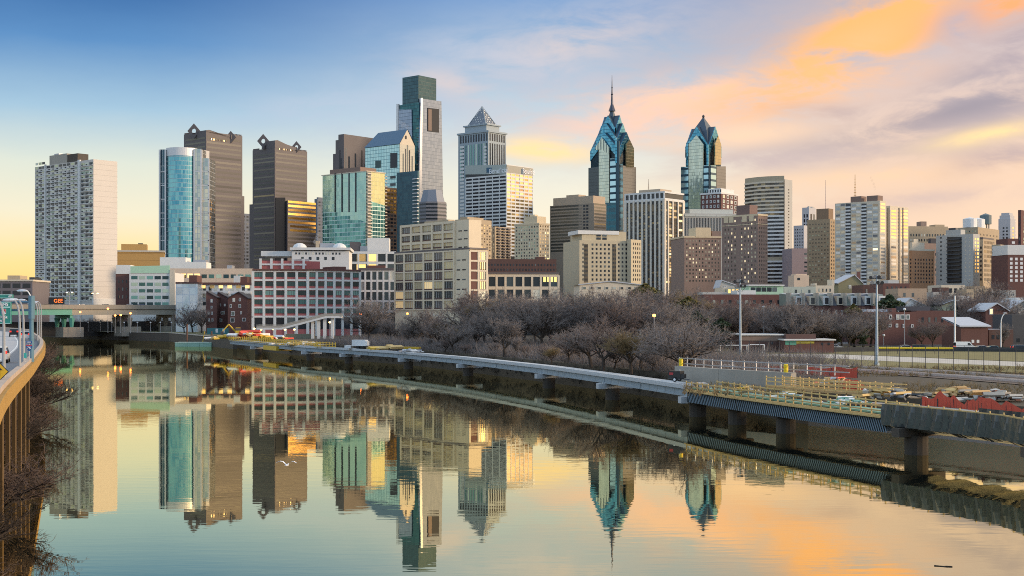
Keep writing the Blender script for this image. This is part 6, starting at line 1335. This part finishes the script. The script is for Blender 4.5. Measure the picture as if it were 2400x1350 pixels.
# lamps hung under and beside the bridge
lampo = plain('orange_lamp_glow', (1,.4,.1), .5, 0, 0, (1.0,.22,.04), 9.0); lampw = plain('warm_lamp_glow', (1,.8,.5), .5, 0, 0, (1.0,.62,.2), 5.0)
def street_lamp(px, D, ytop, label, glow, z=4.0, r=.35, group=None):
    p_ = G(px, D, z); zt = CZ+(H0-ytop)/F*D-z; rt = thing('street_lamp', label, 'street lamp', tuple(p_), 0, group); mb = MB(); mb.tube((0,0,0),(0,0,zt),.12,.08,6); mb.build('post', steel, rt)
    mb = MB(); mb.ball((0,0,zt+r*.6),r,r,r*.8,8,6); mb.build('lamp_head', glow, rt); return rt
for px, D, yt in ((188,596,733),(253,596,725),(270,590,741),(283,590,740),(306,590,736)): street_lamp(px, D, yt, 'orange glowing lamp below the road bridge', lampo, 4, .5, 'orange lamps below the road bridge')
for px in (207,235,262,291,322,353,376,402): street_lamp(px, 628-(px-207)*.18, 757, 'short white lamp post standing on the park lawn', white, 4, .4, 'white lamp posts on the park lawn')
for px, yt in ((596,772),(612,774),(640,773),(668,774),(690,774)): street_lamp(px, 505, yt, 'warm glowing lamp at the foot of the red-white gridded building', lampw, 4, .45, 'warm lamps before the red-white building')
for px, D, yt, g_, lab in ((845,440,737,lampo,'red glowing signal above the broad bare tree'),(955,405,737,lampo,'tall white post with red signal between the bare trees'),(1533,290,742,lampo,'tall post with long orange lamp in the thicket'),(773,462,757,lampw,'small yellow lamp beside the stair ramp columns'),(1125,412,748,white,'slim white-headed lamp post right of the tall loft'),(1790,330,722,white,'pale lamp post in front of the brick terrace'),(1850,335,726,white,'thin lamp post before the mansard row'),(2071,345,788,white,'short sign-like lamp post right of the tall right floodlight'),(2120,342,727,white,'slim white lamp post in front of the white-windowed brick house')): street_lamp(px, D, yt, lab, g_, 4, .42)
# clustered floodlight masts
for px, D, yt, lab in ((1735,268,655,'left floodlight mast with clustered lamps beside the football goals'),(2055,236,645,'right floodlight mast with clustered lamps beside the tracks')):
    p_ = G(px, D); zt = CZ+(H0-yt)/F*D-4; rt = thing('floodlight_mast', lab, 'floodlight', tuple(p_)); mb = MB(); mb.tube((0,0,0),(0,0,zt),.30,.16,10); mb.tube((0,0,0),(0,0,.5),.5,.5,8); mb.build('mast', plain('galvanised_mast', (.33,.40,.46), .5, .3), rt)
    mb = MB(); mb.box(-1.3,1.3,-.06,.06,zt-.7,zt-.55); mb.box(-1.1,1.1,-.06,.06,zt-1.7,zt-1.55); mb.tube((-1.1,0,zt-1.6),(-.3,0,zt-2.6),.05); mb.tube((1.1,0,zt-1.6),(.3,0,zt-2.6),.05); mb.build('crossarm', dsteel, rt)
    for k, (x_, z_, fl) in enumerate(((-1.2,-.45,1),(-.5,-.3,0),(.3,-.35,1),(1.1,-.45,0),(-1.0,-1.4,0),(.1,-1.35,1),(.9,-1.4,1))):
        mb = MB(); mb.tube((x_,-.35,zt+z_),(x_,.25,zt+z_+.15),.34,.18,10); mb.build('lamp_head', dsteel if fl else steel, rt)
for px, D, y0, yt, lab in ((2238,330,817,693,'white utility pole with slanted brace in front of the brick rowhouse'),):
    p_ = G(px, D); zt = CZ+(H0-yt)/F*D-4; rt = thing('utility_pole', lab, 'utility pole', tuple(p_)); mb = MB(); mb.tube((0,0,-.5),(0,0,zt),.26,.20,8); mb.build('pole', white, rt); mb = MB(); mb.tube((0,0,zt-1.0),(-3.0,0,zt-2.1),.08,.08,5); mb.box(-1.0,1.0,-.08,.08,zt-1.4,zt-1.25); mb.build('crossarm', steel, rt)
def gooseneck(name, label, pos, h, reach, mat, r=.11, rz=0, group=None, n=7):
    rt = thing(name, label, 'street lamp', pos, rz, group); mb = MB(); mb.tube((0,0,0),(0,0,h*.72),r,r*.75,8); pv = Vector((0,0,h*.72))
    for i in range(1, n+1):
        a = i/n*math.pi*.5; q = Vector((-reach*(1-math.cos(a)), 0, h*.72+h*.28*math.sin(a))); mb.tube(pv, q, r*.7, r*.6, 6); pv = q
    mb.build('pole', mat, rt); mb = MB(); mb.ball((pv.x-.35,0,pv.z-.02),.55,.2,.14,10,6); mb.build('lamp_head', plain('lamp_casing', (.6,.62,.65), .4, .3), rt); return rt
p_ = G(2346, 322); gooseneck('street_lamp', 'white curved street lamp behind the parked teal car', tuple(p_), 9.6, -1.4, white, .17)

# ============================================================ sports ground: fence, goals, yellow rail, vehicles
fp = [V2(px, D) for px, D in ((1690,262),(1780,252),(1900,240),(2050,226),(2200,214),(2420,198))]
rt = thing('chain_link_fence', 'tall dark chain-link fence along the sports field beside the tracks', 'fence', (0,0,0)); me = MB(); me.tube((0,0,-.2),(0,0,4.2),.06,.06,6); pm = me.mesh('post', dsteel)
mb = MB()
for A, C_ in zip(fp, fp[1:]):
    L = (C_-A).length; n = max(1, round(L/3.0))
    for i in range(n): q = A+(C_-A)*i/n; link('post', pm, rt, (q.x, q.y, 4))
    for z in (4.3, 6.2, 8.1): mb.tube((*A, z), (*C_, z), .025, .025, 4)
    m = int(L/.45)
    for i in range(m): q = A+(C_-A)*i/m; mb.tube((q.x,q.y,4.2),(q.x,q.y,8.1),.007,.007,3,0,False)
mb.build('wire_mesh', dsteel, rt)
rt = thing('chain_link_fence', 'low dark fence at the far side of the sports field before the street', 'fence', (0,0,0)); fp = [V2(px, D) for px, D in ((1840,312),(1960,315),(2120,320),(2260,318),(2420,312))]; mb = MB()
pm2 = MB(); pm2.tube((0,0,-.2),(0,0,1.6),.05,.05,5); pm2 = pm2.mesh('post', dsteel)
for A, C_ in zip(fp, fp[1:]):
    L = (C_-A).length; n = round(L/4)
    for i in range(n): q = A+(C_-A)*i/n; link('post', pm2, rt, (q.x, q.y, 4))
    for z in (4.5,5.5): mb.tube((*A, z), (*C_, z), .04, .04, 4)
    mb.obox(A, C_, .03, 4.1, 5.2)
mb.build('panel', wall('dark_mesh_panel', (.05,.05,.05)), rt)
a, c = G(2060,302,5.35), G(2235,300,5.35); rt = thing('outfield_rail', 'bright yellow rail along the top of the far field fence', 'rail', (a.x,a.y,0)); mb = MB(); mb.tube((0,0,a.z),(c.x-a.x,c.y-a.y,a.z),.2,.2,8); mb.build('rail', plain('bright_yellow', (.85,.62,.02), .5), rt)
for k in range(9):
    mb = MB(); q = (c-a)*k/8; mb.tube((q.x,q.y,4),(q.x,q.y,5.3),.06); mb.build('post', dsteel, rt)
for px0, px1, D, yb_, yt, lab in ((1688,1757,280,831,807,'larger white football goal frame left of the floodlight mast'),(1757,1796,285,826,801,'smaller white football goal frame right of the floodlight mast')):
    A, C_ = G(px0, D), G(px1, D-2); h = 2.6; rt = thing('football_goal', lab, 'goal', tuple(A)); x1 = C_.x-A.x
    for x_ in (0, x1): mb = MB(); mb.tube((x_,0,0),(x_,0,h),.09,.09,8); mb.build('post', white, rt)
    mb = MB(); mb.tube((0,0,h),(x1,0,h),.09,.09,8); mb.build('crossbar', white, rt); mb = MB()
    for x_ in (0, x1): mb.tube((x_,0,h),(x_,1.6,h),.05); mb.tube((x_,1.6,h),(x_,2.4,0),.05)
    mb.tube((0,2.4,.05),(x1,2.4,.05),.05); mb.build('net_frame', white, rt)

tyre = plain('tyre_rubber', ()); cglass = plain('car_glass', (.02,.025,.03), .08, .4); tail = plain('tail_light', (.5,.02,.02), .3, 0, 0, (1,.05,.02), .6); headl = plain('head_light', (.8,.8,.75), .2)
def car(label, pos, rz, paint, kind='car', group=None, cat='car'):
    nm = {'car':'parked_car','suv':'car','van':'van'}[kind]
    rt = thing(nm, label, cat, pos, rz, group); L, Wd = (4.5,1.8) if kind != 'van' else (5.4,2.0)
    if kind == 'car': prof = [(-2.2,.35),(-2.25,.8),(-1.6,.98),(-.9,1.42),(.55,1.45),(1.25,1.0),(2.1,.9),(2.25,.6),(2.2,.35)]
    elif kind == 'suv': prof = [(-2.2,.4),(-2.25,1.0),(-2.05,1.62),(.5,1.66),(1.25,1.1),(2.1,1.0),(2.25,.65),(2.2,.4)]
    else: prof = [(-2.6,.4),(-2.65,2.1),(-2.5,2.25),(.9,2.25),(1.6,1.35),(2.5,1.15),(2.65,.7),(2.6,.4)]
    mb = MB(); n = len(prof)
    def yw(z): return Wd/2*(1 if z < .95 else 1-.16*(z-.95)/.6 if kind != 'van' else 1-.05*(z-.9))
    for i in range(n):
        a, c = prof[i], prof[(i+1) % n]; mb.poly([(a[0],-yw(a[1]),a[1]),(a[0],yw(a[1]),a[1]),(c[0],yw(c[1]),c[1]),(c[0],-yw(c[1]),c[1])])
    mb.poly([(x,-yw(z),z) for x, z in prof][::-1]); mb.poly([(x,yw(z),z) for x, z in prof]); mb.build('body', paint, rt)
    mb = MB(); zt = 1.38 if kind == 'car' else 1.56 if kind == 'suv' else 1.95; zb = 1.0 if kind != 'van' else 1.35; xr = {'car':(-1.45,-.85,.5,1.1),'suv':(-2.0,-1.95,.45,1.1),'van':(.3,.3,.85,1.35)}[kind]
    for s_ in (-1,1):
        q = [(xr[0],s_*(yw(zb)+.01),zb),(xr[3],s_*(yw(zb)+.01),zb),(xr[2],s_*(yw(zt)+.01),zt),(xr[1],s_*(yw(zt)+.01),zt)]; mb.poly(q if s_ < 0 else q[::-1])
    rb = {'car':((-1.63,.97),(-.95,1.40)),'suv':((-2.26,1.05),(-2.10,1.56)),'van':((-2.67,1.3),(-2.66,1.95))}[kind]; y_ = yw(1.3)*.86
    mb.poly([(rb[0][0]-.02,y_,rb[0][1]+.02),(rb[0][0]-.02,-y_,rb[0][1]+.02),(rb[1][0]-.02,-y_*.92,rb[1][1]+.02),(rb[1][0]-.02,y_*.92,rb[1][1]+.02)])
    fw_ = {'car':((1.22,1.04),(.6,1.44)),'suv':((1.22,1.14),(.56,1.64)),'van':((1.58,1.4),(.98,2.18))}[kind]
    mb.poly([(fw_[0][0]+.03,-y_,fw_[0][1]),(fw_[0][0]+.03,y_,fw_[0][1]),(fw_[1][0]+.03,y_*.92,fw_[1][1]),(fw_[1][0]+.03,-y_*.92,fw_[1][1])]); mb.build('window', cglass, rt)
    for x_ in (-L*.3, L*.31):
        for s_ in (-1,1):
            mb = MB(); mb.tube((x_,s_*(Wd/2-.2),.33),(x_,s_*(Wd/2+.02),.33),.33,.33,14); w_ = mb.build('wheel', tyre, rt); mb = MB(); mb.tube((x_,s_*(Wd/2-.1),.33),(x_,s_*(Wd/2+.03),.33),.19,.19,10); mb.build('rim', steel, w_)
    for s_ in (-1,1):
        mb = MB(); x0 = prof[1][0]; mb.box(x0-.03,x0+.12,s_*Wd*.38-.18,s_*Wd*.38+.18,.78 if kind == 'car' else .95,.95 if kind == 'car' else 1.25); mb.build('tail_light', tail, rt)
        mb = MB(); mb.box(L/2-.16,L/2+.0,s_*Wd*.36-.2,s_*Wd*.36+.2,.62,.8); mb.build('headlight', headl, rt)
    return rt
cp = lambda n_, c: plain('car_paint_'+n_, c, .25, .3, .05)
ROADA = R(104)
def onroad(px, py): D = DZ(py, 8.7); return tuple(G(px, D, 8.72))
car('black saloon seen from behind on the elevated highway, left of the silver one', onroad(32.5,789), R(112), cp('black', (.02,.022,.03)), 'suv')
car('silver hatchback seen from behind on the elevated highway beside the blue gantry post', onroad(58,797), R(112), cp('silver', (.55,.57,.6)), 'suv')
car('white and red car cut by the left edge on the elevated highway', onroad(-1,850), R(108), cp('white', (.7,.7,.7)), 'suv')
for px, D, k, rz, c, lab in ((2262,326,'van',0,(.75,.75,.75),'white van parked beside the white utility pole'),(2328,318,'car',.05,(.16,.36,.36),'teal saloon parked near the curved street lamp'),(2158,322,'suv',-.2,(.025,.02,.02),'black car parked behind the yellow field rail'),(2300,320,'car',.1,(.4,.42,.45),'grey saloon parked right of the white van'),(2392,318,'suv',0,(.2,.22,.24),'dark grey car at the right edge before the dark-walled building'),(2122,325,'car',.1,(.6,.6,.58),'pale saloon parked left of the black car'),(1955,330,'car',0,(.55,.56,.58),'silver saloon parked at the right end of the field house')):
    car(lab, tuple(G(px, D, 4.06)), rz, cp('c%d' % px, c), k, None, 'van' if k == 'van' else 'car')
for i, px in enumerate((100,122,146,168,205,262,318,345)):
    t_ = (P(px,722,600).x-A.x)/1 if False else None
    x_ = (px-(-120))/(424+120); q = P(px, 722, 560+80*x_); car('small %s car on the %s half of the road bridge' % (('white','black','silver','blue')[i%4], 'left' if i < 4 else 'right'), (q.x+nn.x*5, q.y+nn.y*5, 15.85), math.atan2(u.y,u.x), cp(('white','black','silver','blue')[i%4], ((.7,.7,.7),(.02,.022,.03),(.55,.57,.6),(.05,.1,.3))[i%4]), 'suv', 'cars on the road bridge')
# lit orange sign and street lamps on the bridge
q = P(132, 711, 585); rt = thing('message_sign', 'dark roadside sign with glowing orange message above the bridge', 'sign', (q.x, q.y, 15.8)); mb = MB(); mb.box(-3.6,3.6,.0,.5,1.4,4.6); mb.build('board', black, rt); mb = MB(); mb.box(-3,-2.8,.1,.3,0,1.5); mb.box(2.8,3,.1,.3,0,1.5); mb.build('leg', steel, rt)
text('GEE', 2.4, plain('orange_led', (1,.3,.05), .5, 0, 0, (1.0,.16,.02), 1.3), rt, (.9,-.05,3.0), (R(90),0,0), 'message', .02)
for px, yt in ((163,684),(223,686)):
    x_ = (px+120)/544; q = P(px, 715, 560+80*x_); rt = thing('street_lamp', '%s double-headed street lamp standing on the road bridge' % ('left' if px < 200 else 'right'), 'street lamp', (q.x, q.y, 15.8), 0, 'double street lamps on the road bridge'); zt = CZ+(H0-yt)/F*q.y-15.8; mb = MB(); mb.tube((0,0,0),(0,0,zt),.14,.1,6); mb.build('pole', steel, rt)
    mb = MB(); mb.tube((-1.1,0,zt-.3),(0,0,zt),.08); mb.tube((1.1,0,zt-.3),(0,0,zt),.08); mb.build('arm', steel, rt)
    for s_ in (-1.2,1.2): mb = MB(); mb.ball((s_,0,zt-.3),.5,.25,.2,8,6); mb.build('lamp_head', lampw, rt)

# ============================================================ elevated highway on the left
edge = catmull([Vector((4,-40)), Vector((-10,18)), Vector((-31,77)), Vector((-47.5,126)), Vector((-71,193)), Vector((-98,262)), Vector((-130,337)), Vector((-190,430)), Vector((-290,540)), Vector((-400,640))], 8)
ZR = 8.7
lefte = offs([(p_.x,p_.y) for p_ in edge], 30); mb = MB()
for i in range(len(edge)-1): mb.poly([(edge[i].x,edge[i].y,ZR),(edge[i+1].x,edge[i+1].y,ZR),(lefte[i+1].x,lefte[i+1].y,ZR),(lefte[i].x,lefte[i].y,ZR)])
struct(mb, 'road', roadm)
sh = offs([(p_.x,p_.y) for p_ in edge], 3.2); mb = MB()
for i in range(len(edge)-1): mb.poly([(edge[i].x,edge[i].y,ZR+.006),(edge[i+1].x,edge[i+1].y,ZR+.006),(sh[i+1].x,sh[i+1].y,ZR+.006),(sh[i].x,sh[i].y,ZR+.006)])
struct(mb, 'road_shoulder', wall('grey_shoulder', (.17,.18,.20), .9, .3, .3, False))
mb = MB()
for off, dash in ((3.4,0),(7.1,1),(10.8,1)):
    a, c = offs([(p_.x,p_.y) for p_ in edge], off), offs([(p_.x,p_.y) for p_ in edge], off+.16)
    for i in range(len(edge)-1):
        if dash and i % 2: continue
        mb.poly([(a[i].x,a[i].y,ZR+.012),(a[i+1].x,a[i+1].y,ZR+.012),(c[i+1].x,c[i+1].y,ZR+.012),(c[i].x,c[i].y,ZR+.012)])
struct(mb, 'road_markings', white)
rt = thing('highway_viaduct', 'elevated highway edge with yellow-lit beam and columns at the left', 'viaduct', (0,0,0)); mb = MB(); mb2 = MB()
yb = wall('yellow_lit_beam', (.36,.21,.045), .8, .7, .7); pin = wall('pinkish_parapet', (.42,.34,.28), .85, .6, .6)  # the yellow light on the beam is put into its colour; blotches are weathering
e2 = [(p_.x,p_.y) for p_ in edge]
for i in range(len(edge)-1):
    mb.obox(offs(e2,-.1)[i], offs(e2,-.1)[i+1], .45, ZR-.1, ZR+.85); mb2.obox(offs(e2,-.45)[i], offs(e2,-.45)[i+1], .3, ZR-.55, ZR+.5)
mb.build('parapet', pin, rt); mb2.build('edge_beam', yb, rt)
colb = wall('tan_column', (.13,.08,.032), .85, .3, .5); dv_ = []  # columns carry the same yellow light as a tan colour
for D in list(range(42,130,8)):
    i = min(range(len(edge)), key=lambda k: abs(edge[k].y-D)); p_ = edge[i]
    x_ = lerp_line(e2, D); mb = MB(); mb.box(x_-.15,x_+.12,D-.10,D+.10,.5,ZR-.9); mb.build('column', colb, rt)
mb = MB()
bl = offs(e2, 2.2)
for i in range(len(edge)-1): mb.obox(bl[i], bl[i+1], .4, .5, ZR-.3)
mb.build('back_wall', wall('undercroft_shade', (.022,.016,.012)), rt)  # shade under the deck is put into this wall's near-black colour
dsh = MB(); a = offs(e2, 15)
for i in range(len(edge)-1): dsh.obox(a[i], a[i+1], 29, ZR-1.0, ZR-.05)
dsh.build('deck', bcon, rt)
# gantry post and green exit sign
gp = G(74, 122, ZR); rt = thing('sign_gantry', 'blue-grey gantry post holding green exit signs at the left edge', 'road sign', tuple(gp)); gpm = plain('blue_grey_steel', (.10,.20,.27), .5, .3)
zt = CZ+(H0-693)/F*122-ZR
mb = MB(); mb.tube((0,0,0),(0,0,zt-2.2),.24,.20,10); mb.tube((0,0,zt-2.2),(0,0,zt),.30,.30,10); mb.tube((0,0,2.6),(0,0,2.7),.26,.26,10); mb.build('post', gpm, rt)
mb = MB(); mb.tube((0,0,zt-1.4),(-9,2,zt-1.4),.1); mb.tube((0,0,zt-.6),(-9,2,zt-.6),.1); mb.build('arm', gpm, rt)
sgn = plain('sign_green', (.02,.24,.19), .5); edgem = plain('sign_white_border', (.45,.72,.66), .5)
def panel(x0, x1, z0, z1, nm, yo=-.5):
    mb = MB(); mb.box(x0,x1,yo,yo+.1,z0,z1); o = mb.build(nm, sgn, rt); mb = MB(); t_ = .06
    for (a, c, e, f_) in ((x0,x1,z0,z0+t_),(x0,x1,z1-t_,z1),(x0,x0+t_,z0,z1),(x1-t_,x1,z0,z1)): mb.box(a+.05 if a == x0 else a, c-.05 if c == x1 else c, yo-.02, yo, e, f_)
    mb.build('border', edgem, o); return o
k_ = 122/F; sx_ = lambda px: (px-74)*k_; sz_ = lambda py: CZ+(H0-py)/F*122-ZR
panel(sx_(-42), sx_(31), sz_(758.5), sz_(720), 'main_panel'); panel(sx_(-8), sx_(31), sz_(720), sz_(707.5), 'exit_panel'); panel(sx_(-20), sx_(27), sz_(699), sz_(690), 'back_panel', 0.4)
tw_ = plain('white_lettering', ())
text('345', .40, tw_, rt, (sx_(17),-.54,sz_(714)), (R(90),0,0)); text('TH St', .36, tw_, rt, (sx_(12),-.54,sz_(743.5)), (R(90),0,0)); text('MILE', .24, tw_, rt, (sx_(8),-.54,sz_(752)), (R(90),0,0)); text('69', .28, tw_, rt, (sx_(20),.36,sz_(694.5)), (R(90),0,0))
mb = MB(); mb.box(sx_(8),sx_(19),-.53,-.5,sz_(736),sz_(724)); o_ = mb.build('emblem', plain('emblem_white', (.8,.8,.8)), rt)
mb = MB(); mb.poly([(sx_(14),-.55,sz_(724.5)),(sx_(18.7),-.55,sz_(724.5)),(sx_(18.7),-.55,sz_(735)),(sx_(17),-.55,sz_(731)),(sx_(15),-.55,sz_(729))][::-1]); mb.build('emblem_red', plain('emblem_red', (.5,.03,.03)), o_); mb = MB(); mb.poly([(sx_(8.4),-.55,sz_(727)),(sx_(10),-.55,sz_(731)),(sx_(13),-.55,sz_(733)),(sx_(12),-.55,sz_(735.5)),(sx_(8.4),-.55,sz_(735.5))][::-1]); mb.build('emblem_blue', plain('emblem_blue', (.02,.05,.3)), o_)
# route shield below, on its own post; little green plate; yellow warning diamond
q = P(68.5, 812, 118); rt = thing('route_shield', 'blue interstate shield sign with number 76 beside the gantry post', 'road sign', (q.x, q.y, ZR)); s_ = 118/F; bsh = plain('shield_blue', (.02,.10,.30), .5); zc = CZ+(H0-815)/F*118-ZR
mb = MB(); mb.tube((0,.05,0),(0,.05,zc+.5),.05); mb.build('post', steel, rt)
sh_ = [(-7,7),(7,7),(7,1),(4,-5),(0,-8.5),(-4,-5),(-7,1)]; mb = MB(); mb.poly([(x*s_,-.04,zc+z*s_) for x, z in sh_][::-1]); mb.poly([(x*s_,0,zc+z*s_) for x, z in sh_])
mb.build('shield', bsh, rt); mb = MB(); mb.box(-6.6*s_,6.6*s_,-.06,-.04,zc+4.6*s_,zc+7*s_); mb.build('red_band', plain('shield_red', (.6,.04,.06)), rt)
text('76', 8.5*s_, tw_, rt, (0,-.06,zc-.5*s_), (R(90),0,0)); mb = MB(); mb.box(-6.5*s_,6.5*s_,-.03,0,zc+10*s_,zc+15.5*s_); mb.build('direction_plate', bsh, rt); text('EAST', 4*s_, tw_, rt, (0,-.06,zc+12.7*s_), (R(90),0,0))
q = P(59, 834, 112); rt = thing('mile_marker', 'small teal mile marker on the highway parapet', 'road sign', (q.x, q.y, ZR)); s_ = 112/F; zc = q.z-ZR; mb = MB(); mb.tube((0,.05,0),(0,.05,zc),.03); mb.build('post', steel, rt); mb = MB(); mb.box(-3*s_,3*s_,-.02,.02,zc-5*s_,zc+7*s_); mb.build('plate', plain('teal_plate', (.05,.42,.36)), rt)
q = P(-2, 871, 84); rt = thing('warning_sign', 'yellow diamond warning sign with arrow at the left edge', 'road sign', (q.x, q.y, ZR)); s_ = 84/F; zc = q.z-ZR; d_ = 22*s_
mb = MB(); mb.tube((0,.05,-.1),(0,.05,zc+.3),.05); mb.build('post', steel, rt)
for rr, dd, m_, nm in ((d_*1.05,-.02,black,'border'),(d_*.95,-.04,plain('warning_yellow', (.80,.45,.015), .5),'plate')):
    mb = MB(); mb.poly([(-rr,dd,zc),(0,dd,zc-rr),(rr,dd,zc),(0,dd,zc+rr)]); mb.build(nm, m_, rt)
mb = MB(); mb.box(-.08,.08,-.06,-.05,zc-d_*.5,zc+d_*.2); mb.poly([(-.25,-.06,zc+d_*.15),(.25,-.06,zc+d_*.15),(0,-.06,zc+d_*.55)]); mb.build('arrow', black, rt)
# highway lamp posts
for px, D, yb_, yt, lab in ((9,86,0,705,'nearest gooseneck highway lamp, its pole crossing the exit sign'),(46,104,0,703,'gooseneck highway lamp second from the left edge'),(55,116,0,702,'gooseneck highway lamp third from the left edge'),(72,140,0,703,'gooseneck highway lamp hidden partly by the blue-grey gantry post'),(88,200,0,708,'far slim highway lamp right of the gantry post'),(93,235,0,709,'far slim highway lamp in the middle of the distant trio'),(97,262,0,707,'farthest slim highway lamp at the curve of the viaduct')):
    p_ = G(px, D, ZR); gooseneck('highway_lamp', lab, tuple(p_), CZ+(H0-yt)/F*D-ZR, 15*D/F if D < 150 else 8*D/F, plain('weathered_steel', (.33,.34,.35), .6, .3), .13, 0)
p_ = G(76.5, 123, ZR); gooseneck('highway_lamp', 'white bent lamp arm rising above the gantry post top', tuple(p_), CZ+(H0-681)/F*123-ZR, 16*123/F, white, .09)

# ============================================================ near brush on the left bank, bird, driftwood
darktw = wall('dark_brush_twigs', (.055,.042,.034), .95, .3, .5, False)
LBs = sorted(LB, key=lambda p_: p_[1])
def brush(label, n, y0, y1, o0_, o1_, hh, sp, seed, tw=.012, tws=900, kind=0, name='bare_bush'):
    for i in range(n):
        rg = random.Random(seed+i); y = y0+(y1-y0)*(i+.5)/n; x_ = lerp_line(LBs, y)+rg.uniform(o0_, o1_); h = rg.uniform(*hh); tm, cr = BM[(seed+i) % len(BM)]
        r = thing(name, label if isinstance(label, str) else label[i], 'bare bush', (x_, y, .9-.18*h), rg.uniform(0,6.28), None if not isinstance(label, str) else 'bare bushes along the highway bank'); r.scale = (h/5*sp, h/5*sp, h/5); link('stems', tm, r); link('twigs', cr, r)
BM = []
for k in range(4):
    tm, cr = tree_mesh(40+k, 5, 1.0, 9, 2600, .5, .010); tm.materials.clear(); tm.materials.append(darktw); BM.append((tm, cr.mesh('twigs', darktw if k % 2 else wall('brown_brush_twigs', (.12,.085,.07), .95, .3, .5, False))))
brush('tangled bare bush on the bank between the highway columns and the water', 20, 98, 225, -3.5, 1.0, (4.5,6.5), 1.0, 100)
brush('tangled bare bush on the bank between the highway columns and the water', 7, 70, 100, -5.5, -2.5, (4.0,5.5), 1.0, 300); brush('grey-brown bare bush on the bank at the curve of the highway', 10, 205, 380, -4, 4, (5,8), 1.1, 200) if False else brush(['grey-brown bare bush at the far highway curve, unit nearest the bridge','wide bare bush right of the far slim lamps','tall bare bush right of the blue-grey gantry post','rounded bare bush above the yellow beam end','dense bare bush on the bank left of the white slab reflection','pale-tipped bare bush over the dark water at left'], 6, 150, 330, -2, 5, (6,9), 1.15, 205)
for i, (x_, y, z, h, lab) in enumerate(((-26.6,58,-1.2,4.6,'bare branchy bush reaching over the water in the bottom-left corner'),(-29.5,70,-.8,5.0,'dark tangle of branches left of the corner bush'),(-34.5,86,-.6,6.0,'bare brush at the foot of the nearest highway columns'))):
    r = thing('bare_bush', lab, 'bare bush', (x_, y, z), 1.3*i); r.scale = (h/5*1.25,)*2+(h/5,); tm, cr = BM[i]; link('stems', tm, r); link('twigs', cr, r)
q = P(673, 1090, 75); rt = thing('seagull', 'white gull flying low over the water with raised wings', 'bird', tuple(q), .2)
mb = MB(); g_ = plain('gull_white', (.75,.77,.8), .7); mb.ball((0,0,0),.20,.075,.065,10,6); mb.ball((.2,0,.03),.06,.05,.05,8,6); mb.poly([(-.18,-.05,0),(-.18,.05,0),(-.34,.07,.01),(-.34,-.07,.01)]); mb.build('body', g_, rt)
for s_ in (-1,1):
    mb = MB(); pts = [(.07,.05,.03,-.09),(.10,.25,.20,-.06),(.04,.42,.24,-.08),(-.10,.62,.16,-.14)]
    for a, c in zip(pts, pts[1:]): mb.poly([(a[0],s_*a[1],a[2]),(c[0],s_*c[1],c[2]),(c[3],s_*c[1],c[2]-.01),(a[3],s_*a[1],a[2]-.01)]); mb.poly([(a[3],s_*a[1],a[2]-.025),(c[3],s_*c[1],c[2]-.025),(c[0],s_*c[1],c[2]-.015),(a[0],s_*a[1],a[2]-.015)])
    mb.build('wing', g_, rt)
mb = MB(); mb.tube((.25,0,.03),(.31,0,.02),.014,.004,5); mb.build('beak', yel, rt)
rt.rotation_euler = (0, 0, R(80))
q = G(2208, DZ(1327, 0), .02); mb = MB(); rg = random.Random(4); pv = Vector((-.4,.1,0))
for k in range(6): nx = pv+Vector((.15,-.05+rg.uniform(-.04,.04),rg.uniform(-.01,.02))); mb.tube(pv, nx, .035, .03, 6); pv = nx
o = mb.build('driftwood', barkg, None, tuple(q)); tag(o, 'short dark stick floating on the golden water at bottom right', 'driftwood')
